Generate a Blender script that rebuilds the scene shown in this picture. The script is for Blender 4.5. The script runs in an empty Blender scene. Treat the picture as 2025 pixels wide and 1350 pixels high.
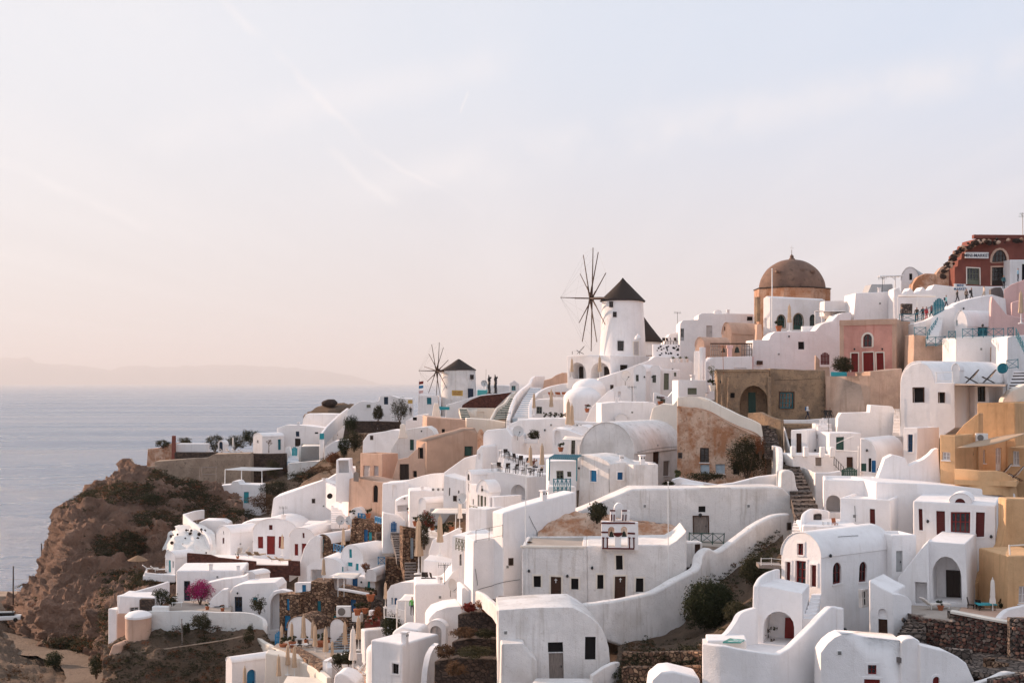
import bpy,bmesh,math,random
from math import sin,cos,pi,radians,sqrt,atan2
from mathutils import Vector,noise,Matrix
from mathutils.geometry import delaunay_2d_cdt
random.seed(7)
scene=bpy.context.scene
COL=scene.collection
FPX,CX,HY,CZ=2812.5,1012.5,755.0,140.0
cam=bpy.data.cameras.new("camera");cam_o=bpy.data.objects.new("camera",cam);COL.objects.link(cam_o)
cam_o.location=(0,0,CZ);cam_o.rotation_euler=(radians(90),0,0)
cam.lens=50;cam.sensor_width=36;cam.shift_y=80/2025;cam.clip_start=1;cam.clip_end=200000
scene.camera=cam_o
SUN_EL=radians(15.0);SUN_AZ=radians(-58)
SUND=Vector((sin(SUN_AZ)*cos(SUN_EL),cos(SUN_AZ)*cos(SUN_EL),sin(SUN_EL)))
w=bpy.data.worlds.new("World");scene.world=w;w.use_nodes=True
def build_world():
 nt=w.node_tree;N=nt.nodes;L=nt.links;N.clear()
 def nd(t,**k):
  n=N.new(t)
  for a,b in k.items():setattr(n,a,b)
  return n
 def mth(op,a,b=None,clamp=False):
  n=nd("ShaderNodeMath",operation=op,use_clamp=clamp)
  for i,v in enumerate((a,b)):
   if v is None:continue
   if isinstance(v,(int,float)):n.inputs[i].default_value=v
   else:L.new(v,n.inputs[i])
  return n.outputs[0]
 def mix(f,a,b,bt="MIX"):
  n=nd("ShaderNodeMix",data_type="RGBA",blend_type=bt)
  for i,v in((0,f),(6,a),(7,b)):
   if isinstance(v,(int,float)):n.inputs[i].default_value=v
   elif isinstance(v,tuple):n.inputs[i].default_value=(*v,1)
   else:L.new(v,n.inputs[i])
  return n.outputs[2]
 sky=nd("ShaderNodeTexSky",sky_type="NISHITA",sun_disc=False)
 sky.sun_elevation=SUN_EL;sky.sun_rotation=SUN_AZ;sky.altitude=140
 sky.air_density=1.0;sky.dust_density=2.5;sky.ozone_density=1.5
 tc=nd("ShaderNodeTexCoord");d=tc.outputs["Generated"]
 sep=nd("ShaderNodeSeparateXYZ");L.new(d,sep.inputs[0])
 dx,dy,dz=sep.outputs
 dot=nd("ShaderNodeVectorMath",operation="DOT_PRODUCT");L.new(d,dot.inputs[0]);dot.inputs[1].default_value=SUND
 sd=dot.outputs["Value"]
# high thin cirrus veil: warm towards the low sun and the horizon, cool away from it
 def mr(v,a,b,c=0.0,e=1.0,t="SMOOTHSTEP"):
  n=nd("ShaderNodeMapRange",interpolation_type=t,clamp=True)
  L.new(v,n.inputs[0])
  for i,q in enumerate((a,b,c,e)):n.inputs[i+1].default_value=q
  return n.outputs[0]
 glow=mr(sd,0.12,0.98)
 low=mr(dz,0.0,0.24)
 hor=mix(glow,(0.545,0.497,0.507),(0.585,0.54,0.535))
 top=mix(glow,(0.46,0.52,0.625),(0.575,0.578,0.605))
 veil=mix(low,hor,top)
# cirrus streaks on a sheet 9 km up
 inv=mth("DIVIDE",1.0,mth("MAXIMUM",dz,0.03))
 cmb=nd("ShaderNodeCombineXYZ");L.new(mth("MULTIPLY",dx,inv),cmb.inputs[0]);L.new(mth("MULTIPLY",dy,inv),cmb.inputs[1])
 def streak(rot,sc,stretch,detail,lo,hi):
  mp=nd("ShaderNodeMapping");L.new(cmb.outputs[0],mp.inputs[0])
  mp.inputs["Rotation"].default_value=(0,0,radians(rot));mp.inputs["Scale"].default_value=(sc,sc*stretch,1)
  nz=nd("ShaderNodeTexNoise");L.new(mp.outputs[0],nz.inputs["Vector"])
  nz.inputs["Scale"].default_value=1;nz.inputs["Detail"].default_value=detail;nz.inputs["Roughness"].default_value=0.55
  return mr(nz.outputs[0],lo,hi)
 s1=streak(66,0.5,0.07,7,0.42,0.72)
 s2=streak(52,1.3,0.06,6,0.45,0.75)
 s3=streak(20,0.25,0.5,3,0.4,0.7)
 cir=mth("ADD",mth("MULTIPLY",s1,0.55),mth("ADD",mth("MULTIPLY",s2,0.25),mth("MULTIPLY",s3,0.10)),True)
# old contrails: straight lines on the same sheet (direction space)
 a=mth("DIVIDE",dx,mth("MAXIMUM",dy,0.05));b=mth("DIVIDE",dz,mth("MAXIMUM",dy,0.05))
 wob=nd("ShaderNodeTexNoise");L.new(d,wob.inputs["Vector"]);wob.inputs["Scale"].default_value=22;wob.inputs["Detail"].default_value=5
 wv=mth("MULTIPLY",mth("SUBTRACT",wob.outputs[0],0.5),0.018)
 front=mr(dy,0.2,0.4)
 def contrail(p,q,width,amt):
  (ax,ay),(bx,by)=[((x-CX)/FPX,(HY-y)/FPX)for x,y in(p,q)]
  lx,ly=bx-ax,by-ay;ln=sqrt(lx*lx+ly*ly);tx,ty=lx/ln,ly/ln
  along=mth("ADD",mth("MULTIPLY",mth("SUBTRACT",a,ax),tx),mth("MULTIPLY",mth("SUBTRACT",b,ay),ty))
  acr=mth("ABSOLUTE",mth("ADD",wv,mth("ADD",mth("MULTIPLY",mth("SUBTRACT",a,ax),-ty),mth("MULTIPLY",mth("SUBTRACT",b,ay),tx))))
  core=mr(acr,width,0.0)
  ends=mth("MULTIPLY",mr(along,0,ln*.2),mr(along,ln,ln*.8))
  return mth("MULTIPLY",mth("MULTIPLY",core,ends),mth("MULTIPLY",amt,mth("MULTIPLY",front,mr(wob.outputs[0],.3,.62))))
 cs=None
 for c in(((400,-40),(740,300),.005,.36),((640,280),(800,420),.006,.32),((720,280),(960,430),.0035,.3),((560,400),(2300,60),.026,.42),((-40,300),(330,470),.005,.3),((903,226),(926,176),.0016,.45),((200,300),(1100,90),.022,.3)):
  v=contrail(*c);cs=v if cs is None else mth("ADD",cs,v)
 cov=mth("ADD",mth("MULTIPLY",cir,0.75),mth("MULTIPLY",cs,1.2),True)
 cold=mix(glow,(0.62,0.60,0.625),(.675,0.64,0.645))
 veil=mix(mth("MULTIPLY",cov,mr(dz,0.0,0.09)),veil,cold)
 sc=nd("ShaderNodeVectorMath",operation="SCALE");L.new(sky.outputs[0],sc.inputs[0]);sc.inputs["Scale"].default_value=0.10
 both=mix(0.94,sc.outputs[0],veil)
 bg=nd("ShaderNodeBackground");L.new(both,bg.inputs[0]);bg.inputs[1].default_value=SKY_STRENGTH
 out=nd("ShaderNodeOutputWorld");L.new(bg.outputs[0],out.inputs[0])
SKY_STRENGTH=1.0
build_world()
sun=bpy.data.lights.new("sun","SUN");sun.energy=4.3;sun.angle=radians(0.6);sun.color=(1.0,0.69,0.50)
sun_o=bpy.data.objects.new("sun",sun);COL.objects.link(sun_o);sun_o.rotation_euler=SUND.to_track_quat("Z","Y").to_euler();sun_o.location=(-100,60,300)
vs=scene.view_settings;vs.view_transform="Standard";vs.look="None";vs.gamma=1;vs.exposure=0.6
scene.cycles.use_denoising=True;scene.cycles.max_bounces=8;scene.cycles.diffuse_bounces=4;scene.cycles.volume_bounces=0
UP=Vector((0,0,1));EYE=Vector((0,0,CZ))
def P(x,y,D):return Vector(((x-CX)/FPX*D,D,CZ+(HY-y)/FPX*D))
class Fr:
 """a vertical plane: through a point, its normal turned yaw degrees to the left of facing the camera"""
 def __init__(s,o,yaw):
  s.o=Vector(o);s.yaw=yaw;r=radians(yaw)
  s.n=Vector((-sin(r),-cos(r),0));s.u=Vector((cos(r),-sin(r),0))
 def uv(s,x,y):
  d=Vector(((x-CX)/FPX,1,(HY-y)/FPX));t=(s.o-EYE).dot(s.n)/d.dot(s.n)
  q=EYE+d*t-s.o
  return(q.dot(s.u),q.z)
 def w(s,u,z,d=0.0):return s.o+s.u*u+UP*z+s.n*d
 def at(s,u,turn):return Fr(s.o+s.u*u,s.yaw+turn)
 def back(s,d):return Fr(s.o-s.n*d,s.yaw)
MATS={}
def mat(name,col,rough=0.85,var=0.10,bump=0.25,scale=1.0,kind="plaster",col2=None,metal=0.0,spec=0.3):
 m=bpy.data.materials.new(name);m.use_nodes=True;MATS[name]=m
 nt=m.node_tree;N=nt.nodes;L=nt.links;b=N["Principled BSDF"]
 b.inputs["Roughness"].default_value=rough;b.inputs["Metallic"].default_value=metal;b.inputs["Specular IOR Level"].default_value=spec
 geo=N.new("ShaderNodeNewGeometry");pos=geo.outputs["Position"]
 def nz(s,det=4,vec=pos,ro=.55):
  n=N.new("ShaderNodeTexNoise");L.new(vec,n.inputs["Vector"]);n.inputs["Scale"].default_value=s;n.inputs["Detail"].default_value=det;n.inputs["Roughness"].default_value=ro
  return n.outputs[0]
 def ramp(v,lo,hi,a=0.0,c=1.0):
  n=N.new("ShaderNodeMapRange");n.clamp=True;L.new(v,n.inputs[0])
  for i,q in enumerate((lo,hi,a,c)):n.inputs[i+1].default_value=q
  return n.outputs[0]
 def mx(f,a,c,bt="MIX"):
  n=N.new("ShaderNodeMix");n.data_type="RGBA";n.blend_type=bt
  for i,v in((0,f),(6,a),(7,c)):
   if isinstance(v,(int,float)):n.inputs[i].default_value=v
   elif isinstance(v,tuple):n.inputs[i].default_value=(*v[:3],1)
   else:L.new(v,n.inputs[i])
  return n.outputs[2]
 def strz(sx,sz):
  n=N.new("ShaderNodeMapping");L.new(pos,n.inputs[0]);n.inputs["Scale"].default_value=(sx,sx,sz);return n.outputs[0]
 def bmp(h,s,d=0.1):
  n=N.new("ShaderNodeBump");L.new(h,n.inputs["Height"]);n.inputs["Strength"].default_value=s;n.inputs["Distance"].default_value=d;L.new(n.outputs[0],b.inputs["Normal"])
 k=tuple(c*(1-var)for c in col);c2=col2 or tuple(c*(1-2.2*var)for c in col)
 if kind=="plaster":
  c=mx(ramp(nz(0.5*scale,7,pos,.62),.40,.60),col,k)
  c=mx(ramp(nz(0.9,7,strz(2.4,0.2),.62),.54,.78,0,.95),c,c2)
  c=mx(ramp(nz(5*scale,5),.60,.72,0,.5),c,c2);c=mx(ramp(nz(.23,4),.56,.66,0,.35),c,tuple(q*.93 for q in c2))
  L.new(c,b.inputs[0])
  add=N.new("ShaderNodeMath");add.operation="MULTIPLY_ADD";L.new(nz(1.6,3),add.inputs[0]);add.inputs[1].default_value=1.6;L.new(nz(14,4),add.inputs[2])
  bmp(add.outputs[0],bump,.06)
 elif kind=="worn":
  c=mx(ramp(nz(0.7*scale,8,pos,.65),.42,.58),col,c2)
  c=mx(ramp(nz(1.1,7,strz(2.5,0.3)),.52,.70,0,.7),c,k)
  c=mx(ramp(nz(4*scale,6),.56,.7,0,.7),c,tuple(q*.45 for q in c2))
  L.new(c,b.inputs[0]);bmp(nz(5*scale,8),bump,.12)
 elif kind=="stone":
  vo=N.new("ShaderNodeTexVoronoi");vo.feature="F1";vo.inputs["Scale"].default_value=scale
  wob=N.new("ShaderNodeMapping");L.new(pos,wob.inputs[0]);wob.inputs["Scale"].default_value=(1,1,1.35)
  L.new(wob.outputs[0],vo.inputs["Vector"])
  ve=N.new("ShaderNodeTexVoronoi");ve.feature="DISTANCE_TO_EDGE";ve.inputs["Scale"].default_value=scale;L.new(wob.outputs[0],ve.inputs["Vector"])
  se=N.new("ShaderNodeSeparateColor");L.new(vo.outputs["Color"],se.inputs[0])
  c=mx(ramp(se.outputs[0],.1,.9),col,c2)
  c=mx(ramp(se.outputs[1],.55,1,0,.8),c,tuple(q*.4 for q in col))
  j=ramp(ve.outputs["Distance"],0.02,0.09)
  c=mx(j,tuple(min(1,q*1.5+.04)for q in col)if metal==0 else k,c)
  b.inputs["Metallic"].default_value=0
  L.new(c,b.inputs[0]);bmp(j,bump*2,.06)
 elif kind=="plain":
  c=mx(ramp(nz(3*scale,4),.3,.7),col,k);L.new(c,b.inputs[0]);bmp(nz(20*scale,3),bump*.5,.02)
 elif kind=="wood":
  c=mx(ramp(nz(4,5,strz(6,.6)),.3,.7),col,c2);L.new(c,b.inputs[0]);bmp(nz(6,4,strz(6,.5)),bump,.02)
 elif kind=="leaf":
  inf=N.new("ShaderNodeObjectInfo")
  c=mx(ramp(nz(2.2*scale,3),.3,.7),col,c2);c=mx(ramp(nz(23*scale,2),.45,.75),c,k)
  L.new(c,b.inputs[0])
  tr=N.new("ShaderNodeBsdfTranslucent");L.new(c,tr.inputs[0]);ms=N.new("ShaderNodeMixShader");ms.inputs[0].default_value=.25
  L.new(b.outputs[0],ms.inputs[1]);L.new(tr.outputs[0],ms.inputs[2]);L.new(ms.outputs[0],N["Material Output"].inputs[0])
 elif kind=="rock":
  c=mx(ramp(nz(.16,7),.38,.62),col,c2)
  c=mx(ramp(nz(.5,7,strz(.35,1.7)),.45,.66,0,.65),c,k)
  c=mx(ramp(nz(1.1,8,pos,.7),.55,.68,0,.8),c,tuple(q*.42 for q in col))
  c=mx(ramp(nz(3.5,4),.6,.72,0,.5),c,(0.42,0.32,0.25))
  L.new(c,b.inputs[0]);ad=N.new("ShaderNodeMath");ad.operation="MULTIPLY_ADD";L.new(nz(1.1,12,pos,.72),ad.inputs[0]);ad.inputs[1].default_value=1.4;L.new(nz(4.5,6,strz(1,.5),.7),ad.inputs[2]);bmp(ad.outputs[0],1.0,.8)
 return m
mat("white",(0.88,0.85,0.84),var=.05,bump=.45,col2=(.73,.69,.66))
mat("oldwhite",(0.82,0.785,0.76),var=.13,bump=.7,col2=(.48,.425,.375))
mat("cream",(0.80,0.73,0.64),var=.06,col2=(.66,.58,.48))
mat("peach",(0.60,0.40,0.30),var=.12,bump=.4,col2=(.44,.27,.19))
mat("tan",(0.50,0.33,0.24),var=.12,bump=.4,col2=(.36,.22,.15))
mat("pink",(0.68,0.35,0.285),var=.18,bump=.5,col2=(.46,.17,.14))
mat("palepink",(0.72,0.48,0.45),var=.08,col2=(.58,.36,.33))
mat("ochre",(0.69,0.43,0.23),var=.16,bump=.45,col2=(.46,.27,.13))
mat("beige",(0.60,0.42,0.32),var=.2,bump=.6,col2=(.36,.22,.155))
mat("redwall",(0.235,0.075,0.055),var=.2,col2=(.15,.055,.045))
mat("brown",(0.34,0.235,0.15),kind="worn",var=.2,col2=(.21,.15,.105),bump=.5)
mat("ruin",(0.62,0.44,0.33),kind="worn",var=.25,col2=(.40,.19,.10),bump=.7)
mat("concrete",(0.40,0.30,0.225),kind="worn",var=.15,col2=(.30,.22,.165),bump=.5,scale=.6)
mat("paving",(0.42,0.36,0.31),var=.12,col2=(.30,.25,.21))
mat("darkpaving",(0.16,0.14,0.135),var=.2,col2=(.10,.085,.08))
mat("brownstone",(0.15,0.08,0.05),kind="stone",scale=2.7,col2=(.43,.27,.17),bump=.9,metal=.01,var=.55)
mat("greystone",(0.11,0.085,0.072),kind="stone",scale=2.7,col2=(.28,.215,.175),bump=.9,metal=.01,var=.5)
mat("redstone",(0.15,0.055,0.04),kind="stone",scale=3.2,col2=(.09,.035,.03),bump=.6,var=.3,metal=.01)
mat("darkstone",(0.075,0.052,0.042),kind="stone",scale=3.0,col2=(.12,.08,.06),bump=.8,var=.1,metal=.01)
mat("whitestone",(0.80,0.78,0.75),var=.06,bump=.8,col2=(.62,.57,.52))
mat("rock",(0.36,0.215,0.15),kind="rock",col2=(.19,.11,.075),rough=.95)
mat("soil",(0.29,0.195,0.135),kind="rock",col2=(.14,.10,.065),rough=.97)
mat("track",(0.36,0.27,0.205),kind="rock",col2=(.30,.22,.165),rough=.97)
mat("lava",(0.05,0.036,0.03),kind="rock",col2=(.085,.05,.038),rough=.95)
for n_,c_ in dict(red=(.21,.016,.013),maroon=(.11,.014,.012),blue=(.012,.11,.27),teal=(.015,.17,.22),turq=(.03,.33,.38),azure=(.02,.20,.40),green=(.03,.085,.07),sage=(.16,.17,.12),greydoor=(.42,.42,.42),paleblue=(.42,.52,.60),brownwood=(.075,.032,.018),darkwood=(.035,.02,.014),greywood=(.30,.25,.22),lilac=(.55,.50,.48),navy=(.012,.03,.06)).items():
 mat(n_,c_,rough=.55,var=.18,bump=.12,kind="wood" if "wood" in n_ else "plain",col2=tuple(q*.55 for q in c_))
mat("canvas",(.50,.37,.26),var=.12,bump=.25,kind="plain");mat("whitecanvas",(.76,.70,.64),var=.08,kind="plain")
mat("terracotta",(.36,.12,.055),var=.2,kind="plain");mat("metal",(.22,.21,.20),rough=.45,metal=.7,kind="plain");mat("darkmetal",(.03,.03,.032),rough=.5,kind="plain")
mat("paint",(.80,.79,.77),rough=.5,var=.04,bump=.05,kind="plain");mat("dish",(.60,.59,.58),rough=.4,kind="plain")
mat("thatch",(.060,.042,.034),kind="wood",bump=.9,col2=(.026,.02,.018),rough=.95);mat("straw",(.30,.19,.11),kind="wood",bump=.8,col2=(.2,.12,.07))
mat("domebrown",(.23,.14,.10),kind="worn",var=.2,col2=(.165,.10,.075),bump=.35,scale=.5)
mat("drum",(.50,.31,.215),kind="worn",var=.2,col2=(.36,.17,.09),bump=.6)
mat("pool",(.10,.34,.30),rough=.05,var=.05,bump=.02,kind="plain",spec=.5);mat("lagoon",(.10,.50,.50),rough=.1,var=.05,kind="plain")
mat("glass",(.016,.016,.018),rough=.12,var=.1,bump=.02,kind="plain",spec=.6);mat("dark",(.012,.010,.010),rough=.9,kind="plain")
mat("ink",(.01,.02,.05),rough=.6,kind="plain");mat("signwhite",(.8,.79,.77),rough=.6,kind="plain");mat("signyellow",(.55,.36,.10),rough=.6,kind="plain");mat("bronze",(.035,.04,.03),rough=.45,metal=.5,kind="plain")
mat("shrub",(.062,.055,.026),kind="leaf",var=.3,col2=(.030,.032,.014));mat("bush",(.040,.046,.018),kind="leaf",var=.3,col2=(.017,.024,.009))
mat("dry",(.16,.085,.045),kind="leaf",var=.3,col2=(.085,.055,.03));mat("rust",(.24,.085,.035),kind="leaf",var=.3,col2=(.13,.06,.03))
mat("magenta",(.42,.03,.16),kind="leaf",var=.3,col2=(.26,.015,.10));mat("redflower",(.32,.03,.03),kind="leaf",var=.3,col2=(.1,.05,.02));mat("olive",(.12,.125,.06),kind="leaf",var=.2,col2=(.06,.075,.03));mat("bark",(.12,.085,.06),kind="wood")
mat("skin",(.42,.24,.16),kind="plain")
def new_obj(name,me,m=None,parent=None,loc=None):
 o=bpy.data.objects.new(name,me);COL.objects.link(o)
 if me is not None and m is not None:
  for q in(m if isinstance(m,(list,tuple))else[m]):me.materials.append(MATS[q])
 if parent is not None:o.parent=parent
 if loc is not None:o.location=loc
 return o
SEEN={}
def tag(o,label,cat,group=None):
 o["label"]=label;o["category"]=cat;o["kind"]="thing"
 if group:o["group"]=group
 return o
def thing(name,label,cat,loc,group=None,rz=0.0):
 o=bpy.data.objects.new(name,None);COL.objects.link(o);o.location=loc;o.rotation_euler.z=rz;o.empty_display_size=.3
 return tag(o,label,cat,group)
def root_loc(o):
 while o.parent:o=o.parent
 return Vector(o.location)
def warp(p):
 """nothing here was built with a ruler: walls lean and edges wander by a few centimetres"""
 if p.y<60:return p
 n=noise.noise_vector(p*.26);q=noise.noise_vector(p*.9+Vector((7,3,1)));return p+Vector((n.x*.10+q.x*.03,n.y*.06,n.z*.11+q.z*.035))
def fin(bm,name,m,parent=None,bev=0.0,smooth=35,world=True,seg=2,warped=True):
 """bmesh in world coordinates -> one mesh object under parent"""
 if world and bev:
  for v in bm.verts:v.co=warp(v.co)
 elif world and warped:
  for v in bm.verts:v.co=warp(v.co)
 if world and parent is not None:
  l=root_loc(parent)
  for v in bm.verts:v.co-=l
 bmesh.ops.recalc_face_normals(bm,faces=bm.faces)
 if bev:
  rv=bm.faces.layers.int.get("rv");bw=bm.edges.layers.float.get("bevel_weight_edge")or bm.edges.layers.float.new("bevel_weight_edge")
  for e in bm.edges:
   if len(e.link_faces)==2 and e.calc_face_angle(0)>.66 and not(rv and any(f[rv]for f in e.link_faces)):e[bw]=1.0
 me=bpy.data.meshes.new(name);bm.to_mesh(me);bm.free()
 if smooth:
  for p in me.polygons:p.use_smooth=True
  me.set_sharp_from_angle(angle=radians(smooth))
 o=new_obj(name,me,m,parent)
 if bev:
  b=o.modifiers.new("bevel","BEVEL");b.width=bev;b.segments=seg;b.limit_method="WEIGHT";b.harden_normals=True
 return o
def solo(bm,name,label,cat,m,group=None,loc=None,**k):
 """a thing that is one mesh: origin at its base"""
 if loc is None:
  c=sum((v.co for v in bm.verts),Vector())/len(bm.verts);loc=Vector((c.x,c.y,min(v.co.z for v in bm.verts)))
 for v in bm.verts:v.co=warp(v.co)-loc
 o=fin(bm,name,m,None,world=False,**k);o.location=loc
 if label:tag(o,label,cat,group)
 return o
def bx(bm,c,X,Y,Z,mi=0):
 """box: centre and three half-axis vectors"""
 vs_=[bm.verts.new(Vector(c)+X*a+Y*b+Z*d)for a in(-1,1)for b in(-1,1)for d in(-1,1)]
 for f in((0,1,3,2),(4,6,7,5),(0,4,5,1),(2,3,7,6),(0,2,6,4),(1,5,7,3)):
  q=bm.faces.new([vs_[i]for i in f]);q.material_index=mi
def fbox(bm,fr,u0,u1,z0,z1,d0,d1,mi=0):
 bx(bm,fr.w((u0+u1)/2,(z0+z1)/2,(d0+d1)/2),fr.u*((u1-u0)/2),fr.n*((d1-d0)/2),UP*((z1-z0)/2),mi)
def tube(bm,a,b,r,n=6,r2=None):
 a=Vector(a);b=Vector(b);d=b-a
 if d.length<1e-6:return
 q=d.to_track_quat("Z","Y");X=q@Vector((1,0,0));Y=q@Vector((0,1,0));r2=r if r2 is None else r2
 A=[bm.verts.new(a+X*cos(2*pi*i/n)*r+Y*sin(2*pi*i/n)*r)for i in range(n)]
 B=[bm.verts.new(b+X*cos(2*pi*i/n)*r2+Y*sin(2*pi*i/n)*r2)for i in range(n)]
 for i in range(n):bm.faces.new((A[i],A[(i+1)%n],B[(i+1)%n],B[i]))
 bm.faces.new(A[::-1]);bm.faces.new(B)
def lathe(bm,c,prof,n=20,sx=1.0,sy=1.0,fold=0.0,seed=0):
 """revolve (r, z) pairs round the vertical through c"""
 c=Vector(c);rings=[]
 for r,z in prof:
  if r<1e-4:rings.append([bm.verts.new(c+UP*z)])
  else:rings.append([bm.verts.new(c+Vector((cos(2*pi*i/n)*r*sx*(1+fold*(i%2)),sin(2*pi*i/n)*r*sy*(1+fold*(i%2)),z)))for i in range(n)])
 for A,B in zip(rings,rings[1:]):
  for i in range(n):
   j=(i+1)%n
   if len(A)==1 and len(B)==1:continue
   if len(A)==1:bm.faces.new((A[0],B[j],B[i]))
   elif len(B)==1:bm.faces.new((A[i],A[j],B[0]))
   else:bm.faces.new((A[i],A[j],B[j],B[i]))
 if len(rings[0])>1:bm.faces.new(rings[0][::-1])
 if len(rings[-1])>1:bm.faces.new(rings[-1])
def inside(p,poly):
 r=False;n=len(poly)
 for i in range(n):
  (x0,y0),(x1,y1)=poly[i],poly[(i+1)%n]
  if(y0>p[1])!=(y1>p[1])and p[0]<(x1-x0)*(p[1]-y0)/(y1-y0)+x0:r=not r
 return r
def cdt(loops):
 """triangles (indices into the joined loops) of an outline with holes"""
 co=[Vector(q)for l in loops for q in l];ed=[];k=0
 for l in loops:ed+=[(k+i,k+(i+1)%len(l))for i in range(len(l))];k+=len(l)
 v,e,f,ov,oe,of=delaunay_2d_cdt(co,ed,[],0,1e-5)
 back={i:(o[0]if o else None)for i,o in enumerate(ov)};out=[]
 for t in f:
  c=(v[t[0]]+v[t[1]]+v[t[2]])/3
  if any(back[i]is None for i in t)or not inside(c,loops[0])or any(inside(c,h)for h in loops[1:]):continue
  out.append([back[i]for i in t])
 return out
def capface(bm,fr,outer,holes,d=0.0):
 """flat face in the frame's plane with openings cut out; each hole = (outline, reveal depth, closed)"""
 rv=bm.faces.layers.int.get("rv")or bm.faces.layers.int.new("rv");loops=[outer]+[h[0]for h in holes]
 flat=[q for l in loops for q in l]
 V=[bm.verts.new(fr.w(u,z,d))for u,z in flat]
 tris=cdt(loops)if(holes or len(outer)>4)else None
 if tris is None:bm.faces.new(V)
 else:
  for t in tris:
   try:bm.faces.new([V[i]for i in t])
   except ValueError:pass
 k=len(outer)
 for pts,rd,closed in holes:
  hv=V[k:k+len(pts)];k+=len(pts)
  bv=[bm.verts.new(fr.w(u,z,d-rd))for u,z in pts]
  for i in range(len(pts)):
   j=(i+1)%len(pts);bm.faces.new((hv[i],hv[j],bv[j],bv[i]))[rv]=1
  if closed:
   for t in cdt([pts]):bm.faces.new([bv[i]for i in t])[rv]=1
def arch_pts(u0,u1,z0,z1,n=10,rise=None):
 r=(u1-u0)/2;rise=min(rise or r,(z1-z0)*.98);c=(u0+u1)/2;zs=z1-rise
 return[(u0,z0)]+[(c-r*cos(pi*i/n),zs+rise*sin(pi*i/n))for i in range(n+1)]+[(u1,z0)]
def opening(th,fr,style,x0,y0,x1,y1,ex=None):
 """builds the leaf of an opening as parts of th and returns the hole to cut in the wall"""
 ex=ex or{}
 sty,_,sur=style.partition("+");kind,_,colr=sty.partition(".")
 arch=kind[0]=="a";kind=kind.lstrip("a")
 xm=(x0+x1)/2;u0=fr.uv(x0,y0)[0];u1=fr.uv(x1,y0)[0];z1=fr.uv(xm,y0)[1];z0=fr.uv(xm,y1)[1]
 pts=arch_pts(u0,u1,z0,z1,8,ex.get("rise"))if arch else[(u0,z0),(u0,z1),(u1,z1),(u1,z0)]
 W,Hh=u1-u0,z1-z0
 if kind=="N":hole=(pts,ex.get("d",1.6),True)
 else:
  rd=ex.get("rd",.18);hole=(pts,rd+.06,False)
  pname="door" if kind[0]in "DG" and ex.get("door",kind!="G" or Hh>1.7)else "window"
  if kind=="V":
   bm=bmesh.new();capface(bm,fr.back(rd+.02),pts,[]);fin(bm,"opening","dark",th)  # flat black sheet: the darkness of the unlit interior is in its colour
  else:
   bm=bmesh.new();f2=fr.back(rd);fw=max(.05,min(.1,W*.12))
   if kind in("D","W"):
    capface(bm,f2,pts,[]);n=2 if W>.7 else 1
    for i in range(n):
     a=u0+W*i/n;c=u0+W*(i+1)/n
     zt=z1-(W*.5 if arch else 0)
     fbox(bm,f2,a,a+fw,z0,zt,0,.03);fbox(bm,f2,c-fw,c,z0,zt,0,.03)
     for q in((0,.02),(.46,.52),(.97,1)):
      fbox(bm,f2,a+fw,c-fw,z0+(zt-z0)*q[0],z0+(zt-z0)*q[1]+.03,0,.03)
    p=fin(bm,pname,colr,th,smooth=0)
    if pname=="door" and W>.5:
     b2=bmesh.new();fbox(b2,f2,u1-fw*1.9,u1-fw*1.3,z0+Hh*.42,z0+Hh*.5,.03,.09);fin(b2,"handle","darkmetal",p,smooth=0)
   else:
    zt=z1
    fbox(bm,f2,u0,u0+fw,z0,zt if not arch else z1-W/2,-.02,.04);fbox(bm,f2,u1-fw,u1,z0,zt if not arch else z1-W/2,-.02,.04)
    fbox(bm,f2,u0+fw,u1-fw,z0,z0+fw,-.02,.04)
    if arch:
     for(a0,b0),(a1,b1)in zip(pts[1:-1],pts[2:-1]):
      tube(bm,f2.w(a0,b0,.01),f2.w(a1,b1,.01),fw*.6,4)
    else:fbox(bm,f2,u0+fw,u1-fw,zt-fw,zt,-.02,.04)
    nx=2 if W<1.3 else 4;nzb=max(2,int(Hh/.55))if W>.4 else 2
    for i in range(1,nx):fbox(bm,f2,u0+W*i/nx-fw*.4,u0+W*i/nx+fw*.4,z0+fw,z1-fw,-.02,.035)
    for i in range(1,nzb):fbox(bm,f2,u0+fw,u1-fw,z0+Hh*i/nzb-fw*.25,z0+Hh*i/nzb+fw*.25,-.015,.03)
    if pname=="door":fbox(bm,f2,u0+fw,u1-fw,z0+fw,z0+Hh*.28,-.02,.02)
    p=fin(bm,pname,colr,th,smooth=0)
    b2=bmesh.new();capface(b2,fr.back(rd+.025),pts,[]);fin(b2,"pane",ex.get("pane","glass"),p,smooth=0)
   if pname=="window" and ex.get("sill",Hh>.5):
    b2=bmesh.new();fbox(b2,fr,u0-.08,u1+.08,z0-.08,z0-.002,-.1,.09);fin(b2,"sill",sur or "white",p,smooth=0)
 if sur:
  g=ex.get("g",.13);bm=bmesh.new()
  if arch:
   o2=arch_pts(u0-g,u1+g,z0,z1+g,8,ex.get("rise"))
  else:o2=[(u0-g,z0),(u0-g,z1+g),(u1+g,z1+g),(u1+g,z0)]
  for i in range(len(pts)-1):
   q=[pts[i],pts[i+1],o2[i+1],o2[i]]
   F=[bm.verts.new(fr.w(u,z,.05))for u,z in q];B=[bm.verts.new(fr.w(u,z,-.03))for u,z in q]
   bm.faces.new(F);bm.faces.new(B[::-1])
   for a in range(4):bm.faces.new((F[a],F[(a+1)%4],B[(a+1)%4],B[a]))
  bmesh.ops.remove_doubles(bm,verts=bm.verts,dist=.001)
  fin(bm,"surround",sur,th,smooth=0)
 return hole
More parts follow.
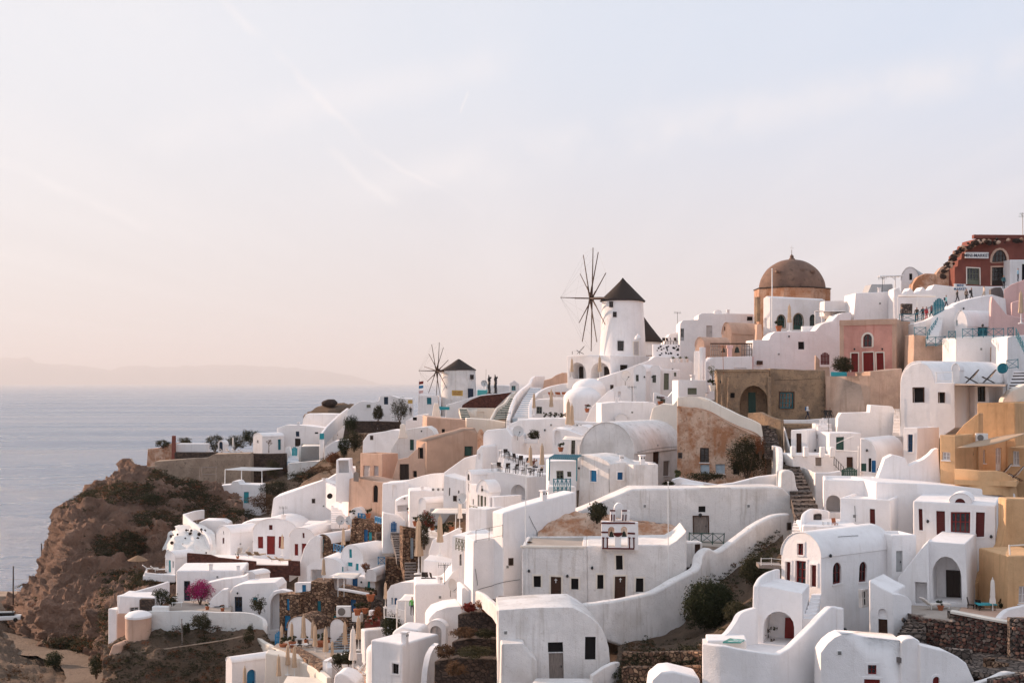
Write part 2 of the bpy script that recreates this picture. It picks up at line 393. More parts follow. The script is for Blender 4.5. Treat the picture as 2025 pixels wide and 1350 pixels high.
def H(name,label,shape,D,yaw,dep,m="white",ops=(),par=0.0,bev=.09,cat="house",zb=0.0,th=None,roofm=None,group=None,rim=.07,part="wall",tri=False):
 """A block: front outline in photo pixels on a plane D metres away turned yaw degrees left, carried dep metres back.
    shape: ('box',x0,x1,ytop,ybottom) level top measured at the nearer end; ('vault',x0,x1,yapex,yspring,ybottom); or a list of pixel corners
    starting bottom-left, clockwise.  dep: metres, or ('r'|'l', px) where the right/left side ends."""
 if shape[0]in("box","vault"):
  x0,x1=shape[1],shape[2];xr=x1 if yaw>=0 else x0
  ybot=shape[-1];fr=Fr(P(xr,ybot,D),yaw)
  u0=fr.uv(x0,ybot)[0];u1=fr.uv(x1,ybot)[0];z0=-zb
  if shape[0]=="box":
   zt=fr.uv(xr,shape[3])[1];outer=[(u0,z0),(u0,zt),(u1,zt),(u1,z0)];roofedges=[]
  else:
   za=fr.uv((x0+x1)/2,shape[3])[1];zs=fr.uv(xr,shape[4])[1];n=14;r=(u1-u0)/2;c=(u0+u1)/2
   arc=[(c-r*cos(pi*i/n),zs+(za-zs)*sin(pi*i/n))for i in range(n+1)]
   outer=[(u0,z0)]+arc+[(u1,z0)]
 else:
  pts=shape;i=max(range(len(pts)),key=lambda k:pts[k][1])
  xr=max(p[0]for p in pts)if yaw>=0 else min(p[0]for p in pts)
  fr=Fr(P(xr,pts[i][1],D),yaw);outer=[fr.uv(*p)for p in pts];u0=min(o[0]for o in outer);u1=max(o[0]for o in outer)
  zmin=min(o[1]for o in outer)
  if zb:outer=[(u,z-zb if z<zmin+.6 else z)for u,z in outer]
 if isinstance(dep,tuple):
  s=fr.at(u1 if dep[0]=="r" else u0,-90 if dep[0]=="r" else 90);dep=abs(s.uv(dep[1],HY)[0])
 if not par and shape[0]!="vault":
  dn=[]
  for i in range(len(outer)):
   a,b=outer[i],outer[(i+1)%len(outer)];dn.append(a);L_=abs(a[0]-b[0])
   if L_>2.2 and min(a[1],b[1])>min(q[1]for q in outer)+.5:
    k_=int(L_/1.3);dn+=[(a[0]+(b[0]-a[0])*j/k_,a[1]+(b[1]-a[1])*j/k_)for j in range(1,k_)]
  outer=dn
 bev=bev*random.uniform(.75,1.5)
 own=th is None
 if own:th=thing(name,label,cat,fr.w((u0+u1)/2,0,-dep/2),group)
 fs={"f":fr,"r":fr.at(u1,-90),"l":fr.at(u0,90)};holes={"f":[],"r":[],"l":[]}
 zside={"f":1e9,"r":max([q[1]for q in outer if abs(q[0]-u1)<1e-4]or[1e9]),"l":max([q[1]for q in outer if abs(q[0]-u0)<1e-4]or[1e9])};zlow=min(q[1]for q in outer)+.03
 for o in ops:
  pts_,a_,b_=opening(th,fs[o[0]],*o[1:]);holes[o[0]].append(([(u,max(zlow,min(z,zside[o[0]]-.06)))for u,z in pts_],a_,b_))
 bm=bmesh.new();capface(bm,fr,outer,holes["f"]);capface(bm,fr.back(dep),outer,[])
 zmax=max(o[1]for o in outer)
 for i in range(len(outer)):
  a=outer[i];b=outer[(i+1)%len(outer)];vert=abs(a[0]-b[0])<1e-4
  if vert and abs(a[0]-u1)<1e-4 and holes["r"]:
   zl,zh=sorted((a[1],b[1]));capface(bm,fs["r"],[(0,zl),(0,zh),(dep,zh),(dep,zl)],holes["r"]);continue
  if vert and abs(a[0]-u0)<1e-4 and holes["l"]:
   zl,zh=sorted((a[1],b[1]));capface(bm,fs["l"],[(-dep,zl),(-dep,zh),(0,zh),(0,zl)],holes["l"]);continue
  q=[fr.w(*a),fr.w(*b),fr.w(*b,-dep),fr.w(*a,-dep)]
  if par and abs(a[1]-zmax)<.02 and abs(b[1]-zmax)<.02 and abs(a[0]-b[0])>1.2 and dep>1.2:
   t=.28;lo,hi=sorted((a[0],b[0]));z=a[1]
   ring=[(lo,0),(hi,0),(hi,-dep),(lo,-dep)];inn=[(lo+t,-t),(hi-t,-t),(hi-t,-dep+t),(lo+t,-dep+t)]
   R=[bm.verts.new(fr.w(u,z,d))for u,d in ring];I=[bm.verts.new(fr.w(u,z,d))for u,d in inn];J=[bm.verts.new(fr.w(u,z-par,d))for u,d in inn]
   for k in range(4):
    l=(k+1)%4;bm.faces.new((R[k],R[l],I[l],I[k]));bm.faces.new((I[k],I[l],J[l],J[k]))
   bm.faces.new(J)
   b2=bmesh.new();fbox(b2,fr,lo+t-.02,hi-t+.02,z-par-.05,z-par+.03,-dep+t-.02,-t+.02);fin(b2,"roof",roofm or m,th,smooth=0)
  else:bm.faces.new([bm.verts.new(v)for v in q])
 bmesh.ops.remove_doubles(bm,verts=bm.verts,dist=.002)
 fin(bm,part,m,th,bev=bev)
 if shape[0]=="vault" and rim:
  b2=bmesh.new();k=rim;A=[]
  cz=zs
  outl=[(c+(u-c)*(1+k/r),cz+(z-cz)*(1+k/max(.3,za-zs)))for u,z in arc]
  for pts_,d in((arc,rim*.8),(outl,rim*.8),(outl,-dep-rim),(arc,-dep-rim)):A.append([b2.verts.new(fr.w(u,z,d))for u,z in pts_])
  for g in range(4):
   for i in range(len(arc)-1):b2.faces.new((A[g][i],A[g][i+1],A[(g+1)%4][i+1],A[(g+1)%4][i]))
  for i in(0,-1):b2.faces.new([A[g][i]for g in range(4)])
  fin(b2,"roof",roofm or m,th,bev=.04,seg=1)
 th_fr=dict(fs);th_fr.update(th=th,u0=u0,u1=u1,dep=dep,outer=outer,zmax=zmax)
 return th_fr
def smooth_path(pts,n=5):
 if len(pts)<3:return list(pts)
 out=[]
 for i in range(len(pts)-1):
  p0=pts[max(0,i-1)];p1=pts[i];p2=pts[i+1];p3=pts[min(len(pts)-1,i+2)]
  for k in range(n):
   t=k/n;out.append(0.5*((2*p1)+(p2-p0)*t+(2*p0-5*p1+4*p2-p3)*t*t+(3*p1-p0-3*p2+p3)*t**3))
 return out+[pts[-1]]
def WALL(name,label,path,h,m="white",th=.4,curve=True,cat="wall",bev=.1,parent=None,zbot=None):
 """free-standing or retaining wall: its top edge through (px, py, D) points, h metres tall (or down to zbot)"""
 pts=[P(*p[:3])for p in path];hs=[p[3]if len(p)>3 else h for p in path]
 if curve:
  q=smooth_path([Vector((*p,hh))if False else p for p,hh in zip(pts,hs)])
  n=(len(q)-1)/max(1,len(pts)-1);hs=[hs[min(len(hs)-1,int(i/n))]+(hs[min(len(hs)-1,int(i/n)+1)]-hs[min(len(hs)-1,int(i/n))])*((i/n)%1)for i in range(len(q))]
  pts=q
 bm=bmesh.new();rows=[]
 for i,p in enumerate(pts):
  t=pts[min(i+1,len(pts)-1)]-pts[max(i-1,0)];t.z=0;t.normalize();nrm=Vector((-t.y,t.x,0))
  if nrm.y<0:nrm=-nrm
  if abs(nrm.y)<.15 and i and rows:nrm=rows[-1][4]
  zb_=zbot if zbot is not None else p.z-hs[i]
  rows.append((bm.verts.new(p),bm.verts.new(p+nrm*th),bm.verts.new(Vector((p.x,p.y,zb_))+nrm*th),bm.verts.new(Vector((p.x,p.y,zb_))),nrm))
 for a,b in zip(rows,rows[1:]):
  for k in range(4):bm.faces.new((a[k],b[k],b[(k+1)%4],a[(k+1)%4]))
 bm.faces.new([rows[0][k]for k in range(4)]);bm.faces.new([rows[-1][k]for k in range(4)][::-1])
 if parent is not None:return fin(bm,name,m,parent,bev=bev)
 return solo(bm,name,label,cat,m,bev=bev)
def SLAB(name,label,pts,D,m="paving",thick=.3,cat="terrace",parent=None,bev=0.0):
 """level floor: pixel outline laid on the height of its first corner at D"""
 z=P(*pts[0],D).z-CZ;V=[]
 for x,y in pts:
  t=z/((HY-y)/FPX);V.append(Vector(((x-CX)/FPX*t,t,CZ+z)))
 bm=bmesh.new();A=[bm.verts.new(v)for v in V];B=[bm.verts.new(v-UP*thick)for v in V]
 bm.faces.new(A);bm.faces.new(B[::-1])
 for i in range(len(V)):j=(i+1)%len(V);bm.faces.new((A[i],A[j],B[j],B[i]))
 bmesh.ops.triangulate(bm,faces=[f for f in bm.faces if len(f.verts)>4])
 if parent is not None:return fin(bm,name,m,parent,smooth=0)
 return solo(bm,name,label,cat,m,smooth=0,bev=bev)
def STAIRS(name,label,lo,hi,n,m="white",riser=None,drop=.6,side=None):
 """flight of steps: lo and hi = (xleft, xright, y, D) of the lowest and highest tread edge"""
 a0,a1=P(lo[0],lo[2],lo[3]),P(lo[1],lo[2],lo[4]if len(lo)>4 else lo[3]);b0,b1=P(hi[0],hi[2],hi[3]),P(hi[1],hi[2],hi[4]if len(hi)>4 else hi[3])
 a1.z=a0.z;b1.z=b0.z
 th=thing(name,label,"stairs",(a0+a1)/2)
 for k in range(n):
  t0,t1=k/n,(k+1.15)/n
  p,q=a0.lerp(b0,t0),a1.lerp(b1,t0);r,s=a1.lerp(b1,t1),a0.lerp(b0,t1);z=a0.z+(b0.z-a0.z)*(k+1)/n
  bm=bmesh.new();A=[bm.verts.new(Vector((v.x,v.y,z)))for v in(p,q,r,s)];B=[bm.verts.new(Vector((v.x,v.y,z-(b0.z-a0.z)/n-drop)))for v in(p,q,r,s)]
  bm.faces.new(A);bm.faces.new(B[::-1])
  for i in range(4):
   if riser and i==0:
    hh=(b0.z-a0.z)/n*.38;M=[bm.verts.new(A[q].co-UP*hh)for q in(0,1)];bm.faces.new((A[0],A[1],M[1],M[0]));f=bm.faces.new((M[0],M[1],B[1],B[0]));f.material_index=1
   else:bm.faces.new((A[i],A[(i+1)%4],B[(i+1)%4],B[i]))
  fin(bm,"step",[m,riser]if riser else m,th,smooth=0)
 return th
def sea():
 m=bpy.data.materials.new("sea");m.use_nodes=True;MATS["sea"]=m
 nt=m.node_tree;N=nt.nodes;L=nt.links;b=N["Principled BSDF"]
 b.inputs["Base Color"].default_value=(.17,.235,.33,1);b.inputs["Roughness"].default_value=.22;b.inputs["IOR"].default_value=1.33
 geo=N.new("ShaderNodeNewGeometry")
 def nz(sc,det,sx=1,sy=1,ro=.6):
  mp=N.new("ShaderNodeMapping");L.new(geo.outputs["Position"],mp.inputs[0]);mp.inputs["Scale"].default_value=(sx,sy,1);mp.inputs["Rotation"].default_value=(0,0,.12)
  n=N.new("ShaderNodeTexNoise");L.new(mp.outputs[0],n.inputs[0]);n.inputs["Scale"].default_value=sc;n.inputs["Detail"].default_value=det;n.inputs["Roughness"].default_value=ro
  return n.outputs[0]
 ad=N.new("ShaderNodeMath");ad.operation="MULTIPLY_ADD";L.new(nz(.03,6,.5,1.2),ad.inputs[0]);ad.inputs[1].default_value=4.0;L.new(nz(.14,6,.6,1.2,.7),ad.inputs[2])
 bp=N.new("ShaderNodeBump");L.new(ad.outputs[0],bp.inputs["Height"]);bp.inputs["Strength"].default_value=1.0;bp.inputs["Distance"].default_value=6.0
 L.new(bp.outputs[0],b.inputs["Normal"])
 rr=N.new("ShaderNodeMapRange");L.new(nz(.0016,5,.35,1.6),rr.inputs[0])
 for i,q in enumerate((.35,.65,.12,.36)):rr.inputs[i+1].default_value=q
 L.new(rr.outputs[0],b.inputs["Roughness"])
 bm=bmesh.new()
 xs=[-90000,-20000,-4000,-800,0,800,4000,20000,90000];ys=[-3000,0,300,900,2500,7000,20000,50000,95000]
 G=[[bm.verts.new((x,y,0))for x in xs]for y in ys]
 for j in range(len(ys)-1):
  for i in range(len(xs)-1):bm.faces.new((G[j][i],G[j][i+1],G[j+1][i+1],G[j+1][i]))
 o=fin(bm,"sea","sea",warped=False);o["kind"]="structure"
sea()
mat("island",(.26,.24,.23),kind="rock",col2=(.20,.185,.18),rough=1)
def island(name,prof,D,depth,seed):
 """a far ridge of hills: skyline in pixels, real width, with slopes falling to the sea both ways"""
 bm=bmesh.new();rows=[]
 X=[prof[0][0]+(prof[-1][0]-prof[0][0])*i/90 for i in range(91)]
 def top(x):
  for(a,ya),(b,yb)in zip(prof,prof[1:]):
   if a<=x<=b:t=(x-a)/(b-a);t=t*t*(3-2*t);return ya+(yb-ya)*t
  return prof[-1][1]
 for x in X:
  p=P(x,top(x),D);hgt=max(6,p.z+90*noise.noise(Vector((x*.05,seed,0)))+50*noise.noise(Vector((x*.17,seed,3))))
  col=[]
  for k,(s,f)in enumerate(((-1,-.01),(-.7,.16),(-.45,.42),(-.2,.8),(0,1),(.3,.7),(.65,.3),(1,-.01))):
   col.append(bm.verts.new((p.x*(D+s*depth)/D,D+s*depth+300*noise.noise(Vector((x*.03,k,seed))),hgt*f*(1+.12*noise.noise(Vector((x*.09,k*3.1,seed)))))))
  rows.append(col)
 for a,b in zip(rows,rows[1:]):
  for k in range(7):bm.faces.new((a[k],b[k],b[k+1],a[k+1]))
 o=fin(bm,name,"island",warped=False);o["kind"]="structure"
island("island_hills",[(-900,759),(-700,742),(-420,716),(-200,722),(0,709),(50,708),(90,719),(130,717),(175,726),(215,731),(250,724),(285,720),(310,727),(360,724),(410,722),(470,721),(540,724),(620,731),(680,738),(715,747),(735,754),(750,759)],86000,6000,1.3)
def haze():
 m=bpy.data.materials.new("haze");m.use_nodes=True;N=m.node_tree.nodes;L=m.node_tree.links
 for n in list(N):
  if n.type=="BSDF_PRINCIPLED":N.remove(n)
 v=N.new("ShaderNodeVolumePrincipled");v.inputs["Color"].default_value=(.93,.93,.95,1);v.inputs["Density"].default_value=HAZE;v.inputs["Anisotropy"].default_value=.1
 L.new(v.outputs[0],[n for n in N if n.type=="OUTPUT_MATERIAL"][0].inputs["Volume"]);MATS["haze"]=m
 bm=bmesh.new();bx(bm,(0,48000,773),Vector((98000,0,0)),Vector((0,52000,0)),Vector((0,0,775)))
 o=fin(bm,"haze","haze",smooth=0,warped=False);o["kind"]="stuff"
HAZE=1/36000
haze()
# ground of the hill: control points (px, py, D) read off bases of walls and doors
GND=[(2150,1340,84),(2150,1200,95),(2150,960,114),(2150,740,150),(2150,560,190),(2000,1340,84),(2000,1200,97),(2000,960,116),(2000,740,150),(2000,640,165),(2000,562,187),(1750,1340,84),(1750,1250,95),(1750,1080,109),(1750,950,127),(1750,850,150),(1750,720,174),(1750,625,190),(1500,1360,86),(1450,1290,92),(1450,1200,106),(1500,1070,120),(1500,950,142),(1500,850,157),(1500,740,174),(1500,650,203),(1650,1270,94),(1300,1300,97),(1330,1190,110),(1200,1350,95),(1200,1195,109),(1200,1060,121),(1200,970,134),(1200,890,152),(1200,800,180),(1200,745,202),(1230,702,217),(1080,1340,95),(1060,1200,108),(950,1350,100),(900,1250,120),(950,1130,127),(950,1020,140),(950,930,157),(950,850,182),(1000,840,172),(905,805,265),(985,780,270),(1060,770,215),(780,1350,108),(700,1340,122),(640,1320,132),(700,1255,142),(700,1175,160),(700,1085,174),(700,1015,187),(700,935,200),(700,875,235),(760,825,268),(830,830,250),(540,1300,150),(450,1370,145),(450,1265,156),(450,1195,168),(450,1120,186),(450,1030,216),(560,1050,195),(520,960,245),(450,905,275),(550,895,286),(620,860,288),(650,805,300),(330,1215,160),(330,1130,195),(330,1270,152),(250,1280,152),(340,915,262),(300,1030,235)]
GP=[P(*g)for g in GND]+[Vector((x,330,CZ-14))for x in(-40,0,40,90)]+[Vector((x,260,CZ+1))for x in(60,100,140)]+[Vector((x,420,CZ-60))for x in range(-60,260,40)]+[Vector((120,y,CZ))for y in(230,260)]
GP+=[Vector((x,70,CZ-24))for x in(-12,0,15,30,45)]+[Vector((x,45,CZ-30))for x in(-10,10,30,50)]+[Vector((-45,110,CZ-38)),Vector((-60,130,CZ-36)),Vector((-62,160,CZ-34)),Vector((-20,90,CZ-26)),Vector((-32,100,CZ-30))]
def gz(x,y):
 """height of the smooth hillside at a place"""
 sw=sz=0.0
 for p in GP:
  d2=((x-p.x)**2+((y-p.y)*.75)**2)+2.0;wgt=1/(d2*d2);sw+=wgt;sz+=wgt*p.z
 return sz/sw
def hillside():
 bm=bmesh.new();nx,ny=90,110;X0,X1,Y0,Y1=-74,150,46,340
 G=[]
 for j in range(ny+1):
  y=Y0+(Y1-Y0)*j/ny;row=[]
  for i in range(nx+1):
# the left border follows the cliff edge
   x=X0+(X1-X0)*i/nx
   z=gz(x,y)-4.5+.5*noise.noise(Vector((x*.2,y*.2,0)))
   lim=-43 if y<235 else-43-(y-235)*.8
   if x<lim:z-=(lim-x)*5
   row.append(bm.verts.new((x,y,z)))
  G.append(row)
 for j in range(ny):
  for i in range(nx):bm.faces.new((G[j][i],G[j][i+1],G[j+1][i+1],G[j+1][i]))
 global HILL;HILL=[[v.co.copy()for v in r]for r in G]
 o=fin(bm,"hillside","soil",smooth=60,warped=False);o["kind"]="structure"
hillside()
def fbm(p,o=4):
 s=0;a=1
 for _ in range(o):s+=a*noise.noise(p);p=p*2.1;a*=.5
 return s
def sheet(name,rows,m,nx=90,ny=80,amp=1.2,freq=.12,kind="structure",crag=False):
 """rock surface through rows of (px, py, D) points (top row first), roughened along its normal"""
 def row_at(r,t):
  f=t*(len(r)-1);i=min(int(f),len(r)-2);return r[i].lerp(r[i+1],f-i)
 R=[[P(*p)for p in r]for r in rows];bm=bmesh.new();G=[]
 for j in range(ny+1):
  f=j/ny*(len(R)-1);k=min(int(f),len(R)-2);line=[]
  for i in range(nx+1):
   a=row_at(R[k],i/nx);b=row_at(R[k+1],i/nx);line.append(a.lerp(b,f-k))
  G.append(line)
 V=[]
 for j in range(ny+1):
  line=[]
  for i in range(nx+1):
   p=G[j][i];du=G[j][min(i+1,nx)]-G[j][max(i-1,0)];dv=G[min(j+1,ny)][i]-G[max(j-1,0)][i]
   n=du.cross(dv);n=n.normalized()if n.length>1e-9 else Vector((0,-1,0))
   if n.y>0:n=-n
   h=fbm(Vector((p.x*freq,p.y*freq,p.z*freq*.8)))+.35*abs(fbm(Vector((p.x*freq*2.6,p.y*freq*2.6,p.z*freq)),3))-.25*noise.noise(Vector((0,0,p.z*.9)))-.5*abs(noise.noise(Vector((p.x*.5,p.y*.5,p.z*.07))))
   if crag:
    s_=p.z*.55+.8*noise.noise(p*.12);h+=.55*(abs((s_%1)-.5)-.25)+.5*(.4-abs(noise.noise(Vector((p.x*.33,p.y*.33,p.z*.05)))))+.3*(.35-abs(noise.noise(p*1.1)))+.12*noise.noise(p*2.7)
   line.append(bm.verts.new(p+n*h*amp))
  V.append(line)
 for j in range(ny):
  for i in range(nx):bm.faces.new((V[j][i],V[j][i+1],V[j+1][i+1],V[j+1][i]))
 o=fin(bm,name,m,smooth=32 if crag else 50,warped=False);o["kind"]=kind
 return[[v_ for v_ in l]for l in G]
# the brown tuff headland: columns run from behind its left edge round to the front
CLIFF=sheet("cliff",[[(330,935,272),(262,922,252),(275,918,242),(305,932,242),(350,950,240),(400,960,240),(470,985,238)],[(240,960,262),(205,958,240),(235,968,226),(290,985,224),(340,1000,226),(400,1010,226),(490,1030,222)],[(180,1020,256),(112,1018,226),(150,1028,205),(220,1035,206),(290,1045,208),(360,1050,212),(450,1065,205)],[(160,1090,252),(96,1085,222),(140,1090,198),(210,1090,198),(270,1095,204),(340,1090,204),(430,1120,196)],[(130,1150,248),(68,1145,216),(115,1150,192),(190,1150,191),(240,1150,190),(300,1150,188),(400,1170,182)],[(90,1190,245),(20,1185,212),(85,1200,188),(160,1205,186),(210,1200,178),(250,1200,170),(340,1220,168)],[(100,1240,240),(24,1235,207),(80,1250,186),(150,1255,183),(200,1250,173),(235,1260,162),(300,1290,158)],[(110,1290,235),(40,1278,202),(85,1285,184),(150,1285,181),(195,1290,172),(215,1310,158),(290,1340,152)],[(110,1360,235),(40,1330,202),(85,1340,184),(150,1340,181),(195,1350,170),(200,1380,156),(290,1400,150)]],"rock",amp=1.7,freq=.17,nx=230,ny=210,crag=True)
SCARP=sheet("earth_bank",[[(205,1275,153),(290,1250,153.5),(400,1245,154),(520,1250,152),(560,1290,150)],[(208,1300,151),(300,1275,151),(400,1275,151),(510,1290,149),(560,1320,148)],[(204,1330,149),(300,1310,148),(400,1310,148),(500,1330,147),(560,1345,146)],[(200,1380,147),(300,1380,145),(400,1380,145),(500,1390,144),(560,1400,144)]],"soil",amp=.7,freq=.3,nx=140,ny=60,crag=True)
# dirt road and scrub at the foot of the headland
FOOT=sheet("scrub_ground",[[(-120,1200,225),(-20,1200,222),(60,1260,208),(150,1290,184),(215,1320,166)],[(-120,1240,195),(-20,1240,195),(60,1290,185),(150,1310,175),(215,1340,158)],[(-120,1310,165),(-20,1310,165),(60,1330,162),(150,1345,160),(225,1360,152)],[(-120,1420,140),(-20,1420,140),(60,1420,140),(150,1420,140),(245,1420,140)]],"soil",amp=.45,freq=.25,nx=110,ny=70,crag=True)
ROADPTS=[(-60,1252,197),(20,1272,190),(70,1292,182),(120,1302,176),(165,1322,166),(180,1350,156),(170,1400,145)]
def road():
 pts=smooth_path([P(*p)for p in ROADPTS],8);bm=bmesh.new();rows=[]
 for i,p in enumerate(pts):
  t=pts[min(i+1,len(pts)-1)]-pts[max(i-1,0)];t.z=0;t.normalize();n=Vector((-t.y,t.x,0));wd=2.6+.5*noise.noise(p*.3)
  rows.append([bm.verts.new(p+n*wd*s+UP*(.55+.12*noise.noise(p*.5+n*s*3)-.10*abs(abs(s)-.5)))for s in(-1,-.7,-.35,0,.35,.7,1)])
 for a,b in zip(rows,rows[1:]):
  for k in range(6):bm.faces.new((a[k],b[k],b[k+1],a[k+1]))
 o=fin(bm,"dirt_road","track",warped=False);o["kind"]="structure"
road()
def copy_tree(o,parent=None):
 c=o.copy();COL.objects.link(c);c.parent=parent
 for k in("label","group","category"):
  if k in o and parent is None:c[k]=o[k]
 for ch in list(o.children):copy_tree(ch,c)
 return c
PROTO={}
def place(key,build,loc,label,cat,group=None,rz=0.0,s=1.0,name=None):
 """first use builds the thing at the origin; later uses copy the thing and its parts"""
 if key not in PROTO:r=build();PROTO[key]=r
 else:r=copy_tree(PROTO[key])
 r.location=loc;r.rotation_euler=(0,0,rz);r.scale=(s,s,s)if isinstance(s,(int,float))else s
 tag(r,label,cat,group);return r
def empty(name):
 o=bpy.data.objects.new(name,None);COL.objects.link(o);o.empty_display_size=.3;return o
V3=Vector
def parasol_b(m="canvas"):
 def f():
  t=empty("parasol");bm=bmesh.new();tube(bm,(0,0,0),(0,0,2.75),.035,8);fin(bm,"pole","paint",t)
  bm=bmesh.new();lathe(bm,(0,0,0),[(.05,2.75),(.10,2.66),(.13,2.45),(.14,2.0),(.165,1.55),(.15,1.45),(.19,1.2),(.21,.95),(.05,.92)],14,fold=.22);fin(bm,"canopy",m,t,smooth=60)
  bm=bmesh.new();lathe(bm,(0,0,0),[(.02,2.74),(.05,2.80),(.03,2.88),(0,2.95)],8);fin(bm,"finial",m,t)
  bm=bmesh.new();lathe(bm,(0,0,0),[(.25,0),(.25,.05),(.06,.09),(.05,.3)],12);fin(bm,"base","paint",t);return t
 return f
def PARASOL(x,y,D,label,s=1.0,m="canvas",group="closed parasols"):
 return place("parasol"+m,parasol_b(m),P(x,y,D),label,"parasol",group,rz=random.uniform(0,6),s=(s,s,s))
def table_b():
 t=empty("table");bm=bmesh.new();bx(bm,(0,0,.74),V3((.4,0,0)),V3((0,.4,0)),V3((0,0,.02)));fin(bm,"table_top","paint",t,smooth=0)
 for a in(-1,1):
  for b in(-1,1):bm=bmesh.new();tube(bm,(a*.33,b*.33,0),(a*.33,b*.33,.72),.02,5);fin(bm,"leg","metal",t)
 return t
def chair_b(m="darkwood"):
 def f():
  t=empty("chair");bm=bmesh.new();bx(bm,(0,0,.45),V3((.22,0,0)),V3((0,.22,0)),V3((0,0,.025)));fin(bm,"seat",m,t,smooth=0)
  bm=bmesh.new();bx(bm,(0,.21,.74),V3((.22,0,0)),V3((0,.02,.0)),V3((0,.05,.22)));fin(bm,"backrest",m,t,smooth=0)
  for a in(-1,1):
   for b in(-1,1):bm=bmesh.new();tube(bm,(a*.19,b*.19,0),(a*.19,b*.19,.44),.022,5);fin(bm,"leg",m,t)
  return t
 return f
def lounger_b(m="whitecanvas"):
 def f():
  t=empty("sun_lounger");bm=bmesh.new();bx(bm,(.25,0,.32),V3((.75,0,0)),V3((0,.33,0)),V3((0,0,.05)));fin(bm,"seat",m,t,bev=.02)
  bm=bmesh.new();bx(bm,(-.75,0,.55),V3((.30,0,-.24)),V3((0,.33,0)),V3((.03,0,.04)));fin(bm,"backrest",m,t,bev=.02)
  for a in(-.45,.85):
   for b in(-.28,.28):bm=bmesh.new();tube(bm,(a,b,0),(a,b,.3),.025,5);fin(bm,"leg","paint",t)
  return t
 return f
def deckchair_b(m="whitecanvas",w_="brownwood"):
 def f():
  t=empty("deck_chair")
  for b in(-.3,.3):
   bm=bmesh.new();tube(bm,(-.55,b,1.15),(.5,b,.02),.03,5);fin(bm,"frame_bar",w_,t)
   bm=bmesh.new();tube(bm,(-.45,b,.02),(.55,b,.55),.03,5);fin(bm,"frame_bar",w_,t)
  bm=bmesh.new()
  pr=[(-.53,1.12),(-.3,.78),(-.05,.45),(.2,.33),(.52,.5)]
  for(a,z),(c,y)in zip(pr,pr[1:]):bm.faces.new([bm.verts.new(q)for q in((a,-.27,z),(a,.27,z),(c,.27,y),(c,-.27,y))])
  bmesh.ops.remove_doubles(bm,verts=bm.verts,dist=.01);o=fin(bm,"sling",m,t);o.modifiers.new("solid","SOLIDIFY").thickness=.02
  bm=bmesh.new();tube(bm,(-.55,-.3,1.15),(-.55,.3,1.15),.03,5);tube(bm,(.55,-.3,.55),(.55,.3,.55),.03,5);fin(bm,"cross_bar",w_,t);return t
 return f
def dish_b():
 t=empty("satellite_dish");bm=bmesh.new();lathe(bm,(0,0,0),[(0,0),(.2,.02),(.38,.08),(.5,.15),(.48,.17),(.36,.1),(0,.03)],18)
 bmesh.ops.rotate(bm,verts=bm.verts,matrix=Matrix.Rotation(radians(72),3,"X"));bmesh.ops.translate(bm,verts=bm.verts,vec=(0,0,.75));fin(bm,"bowl","dish",t)
 bm=bmesh.new();tube(bm,(0,.05,0),(0,.05,.75),.03,6);fin(bm,"mast","metal",t)
 bm=bmesh.new();tube(bm,(0,-.1,.35),(0,-.55,.7),.015,5);bx(bm,(0,-.55,.72),V3((.04,0,0)),V3((0,.06,0)),V3((0,0,.04)));fin(bm,"feed_arm","darkmetal",t);return t
def DISH(x,y,D,label,s=1.0,rz=0.0):return place("dish",dish_b,P(x,y,D),label,"satellite dish","satellite dishes on the roofs",rz=rz,s=s)
def ac_b():
 t=empty("air_conditioner");bm=bmesh.new();bx(bm,(0,0,.35),V3((.45,0,0)),V3((0,.18,0)),V3((0,0,.33)));fin(bm,"casing","paint",t,bev=.02)
 bm=bmesh.new();lathe(bm,(0,0,0),[(.24,0),(.24,.02),(0,.02)],14);bmesh.ops.rotate(bm,verts=bm.verts,matrix=Matrix.Rotation(radians(90),3,"X"));bmesh.ops.translate(bm,verts=bm.verts,vec=(-.12,-.182,.35));fin(bm,"fan_grille","metal",t);return t
def leaves(bm,c,r,n,size,seed=0,up=0.2,mi=0):
 """n leaf faces filling an uneven ellipsoid of radii r about c, in clumps"""
 rnd=random.Random(seed);c=Vector(c);cl=[];n=int(n*1.7);size*=.68
 for _ in range(max(5,int(n/40))):
  d=Vector((rnd.gauss(0,1),rnd.gauss(0,1),rnd.gauss(0,1))).normalized()*rnd.uniform(.35,1.0)**.6
  cl.append((Vector((d.x*r[0],d.y*r[1],d.z*r[2])),rnd.uniform(.18,.42)))
 for i in range(n):
  q,s=rnd.choice(cl);d=Vector((rnd.gauss(0,1),rnd.gauss(0,1),rnd.gauss(0,1))).normalized()*s*rnd.uniform(.5,1)
  p=c+q*.8+Vector((d.x*r[0],d.y*r[1],d.z*r[2]))
  n_=(p-c).normalized()*.7+Vector((rnd.gauss(0,.6),rnd.gauss(0,.6),rnd.gauss(0,.6)+up));a=n_.orthogonal().normalized();a.rotate(Matrix.Rotation(rnd.uniform(0,6.28),3,n_));b=n_.cross(a).normalized()
  L_=size*rnd.uniform(.6,1.3);W=L_*.42
  try:f=bm.faces.new([bm.verts.new(p+v)for v in(a*L_,b*W,-a*L_,-b*W)]);f.material_index=mi
  except ValueError:pass
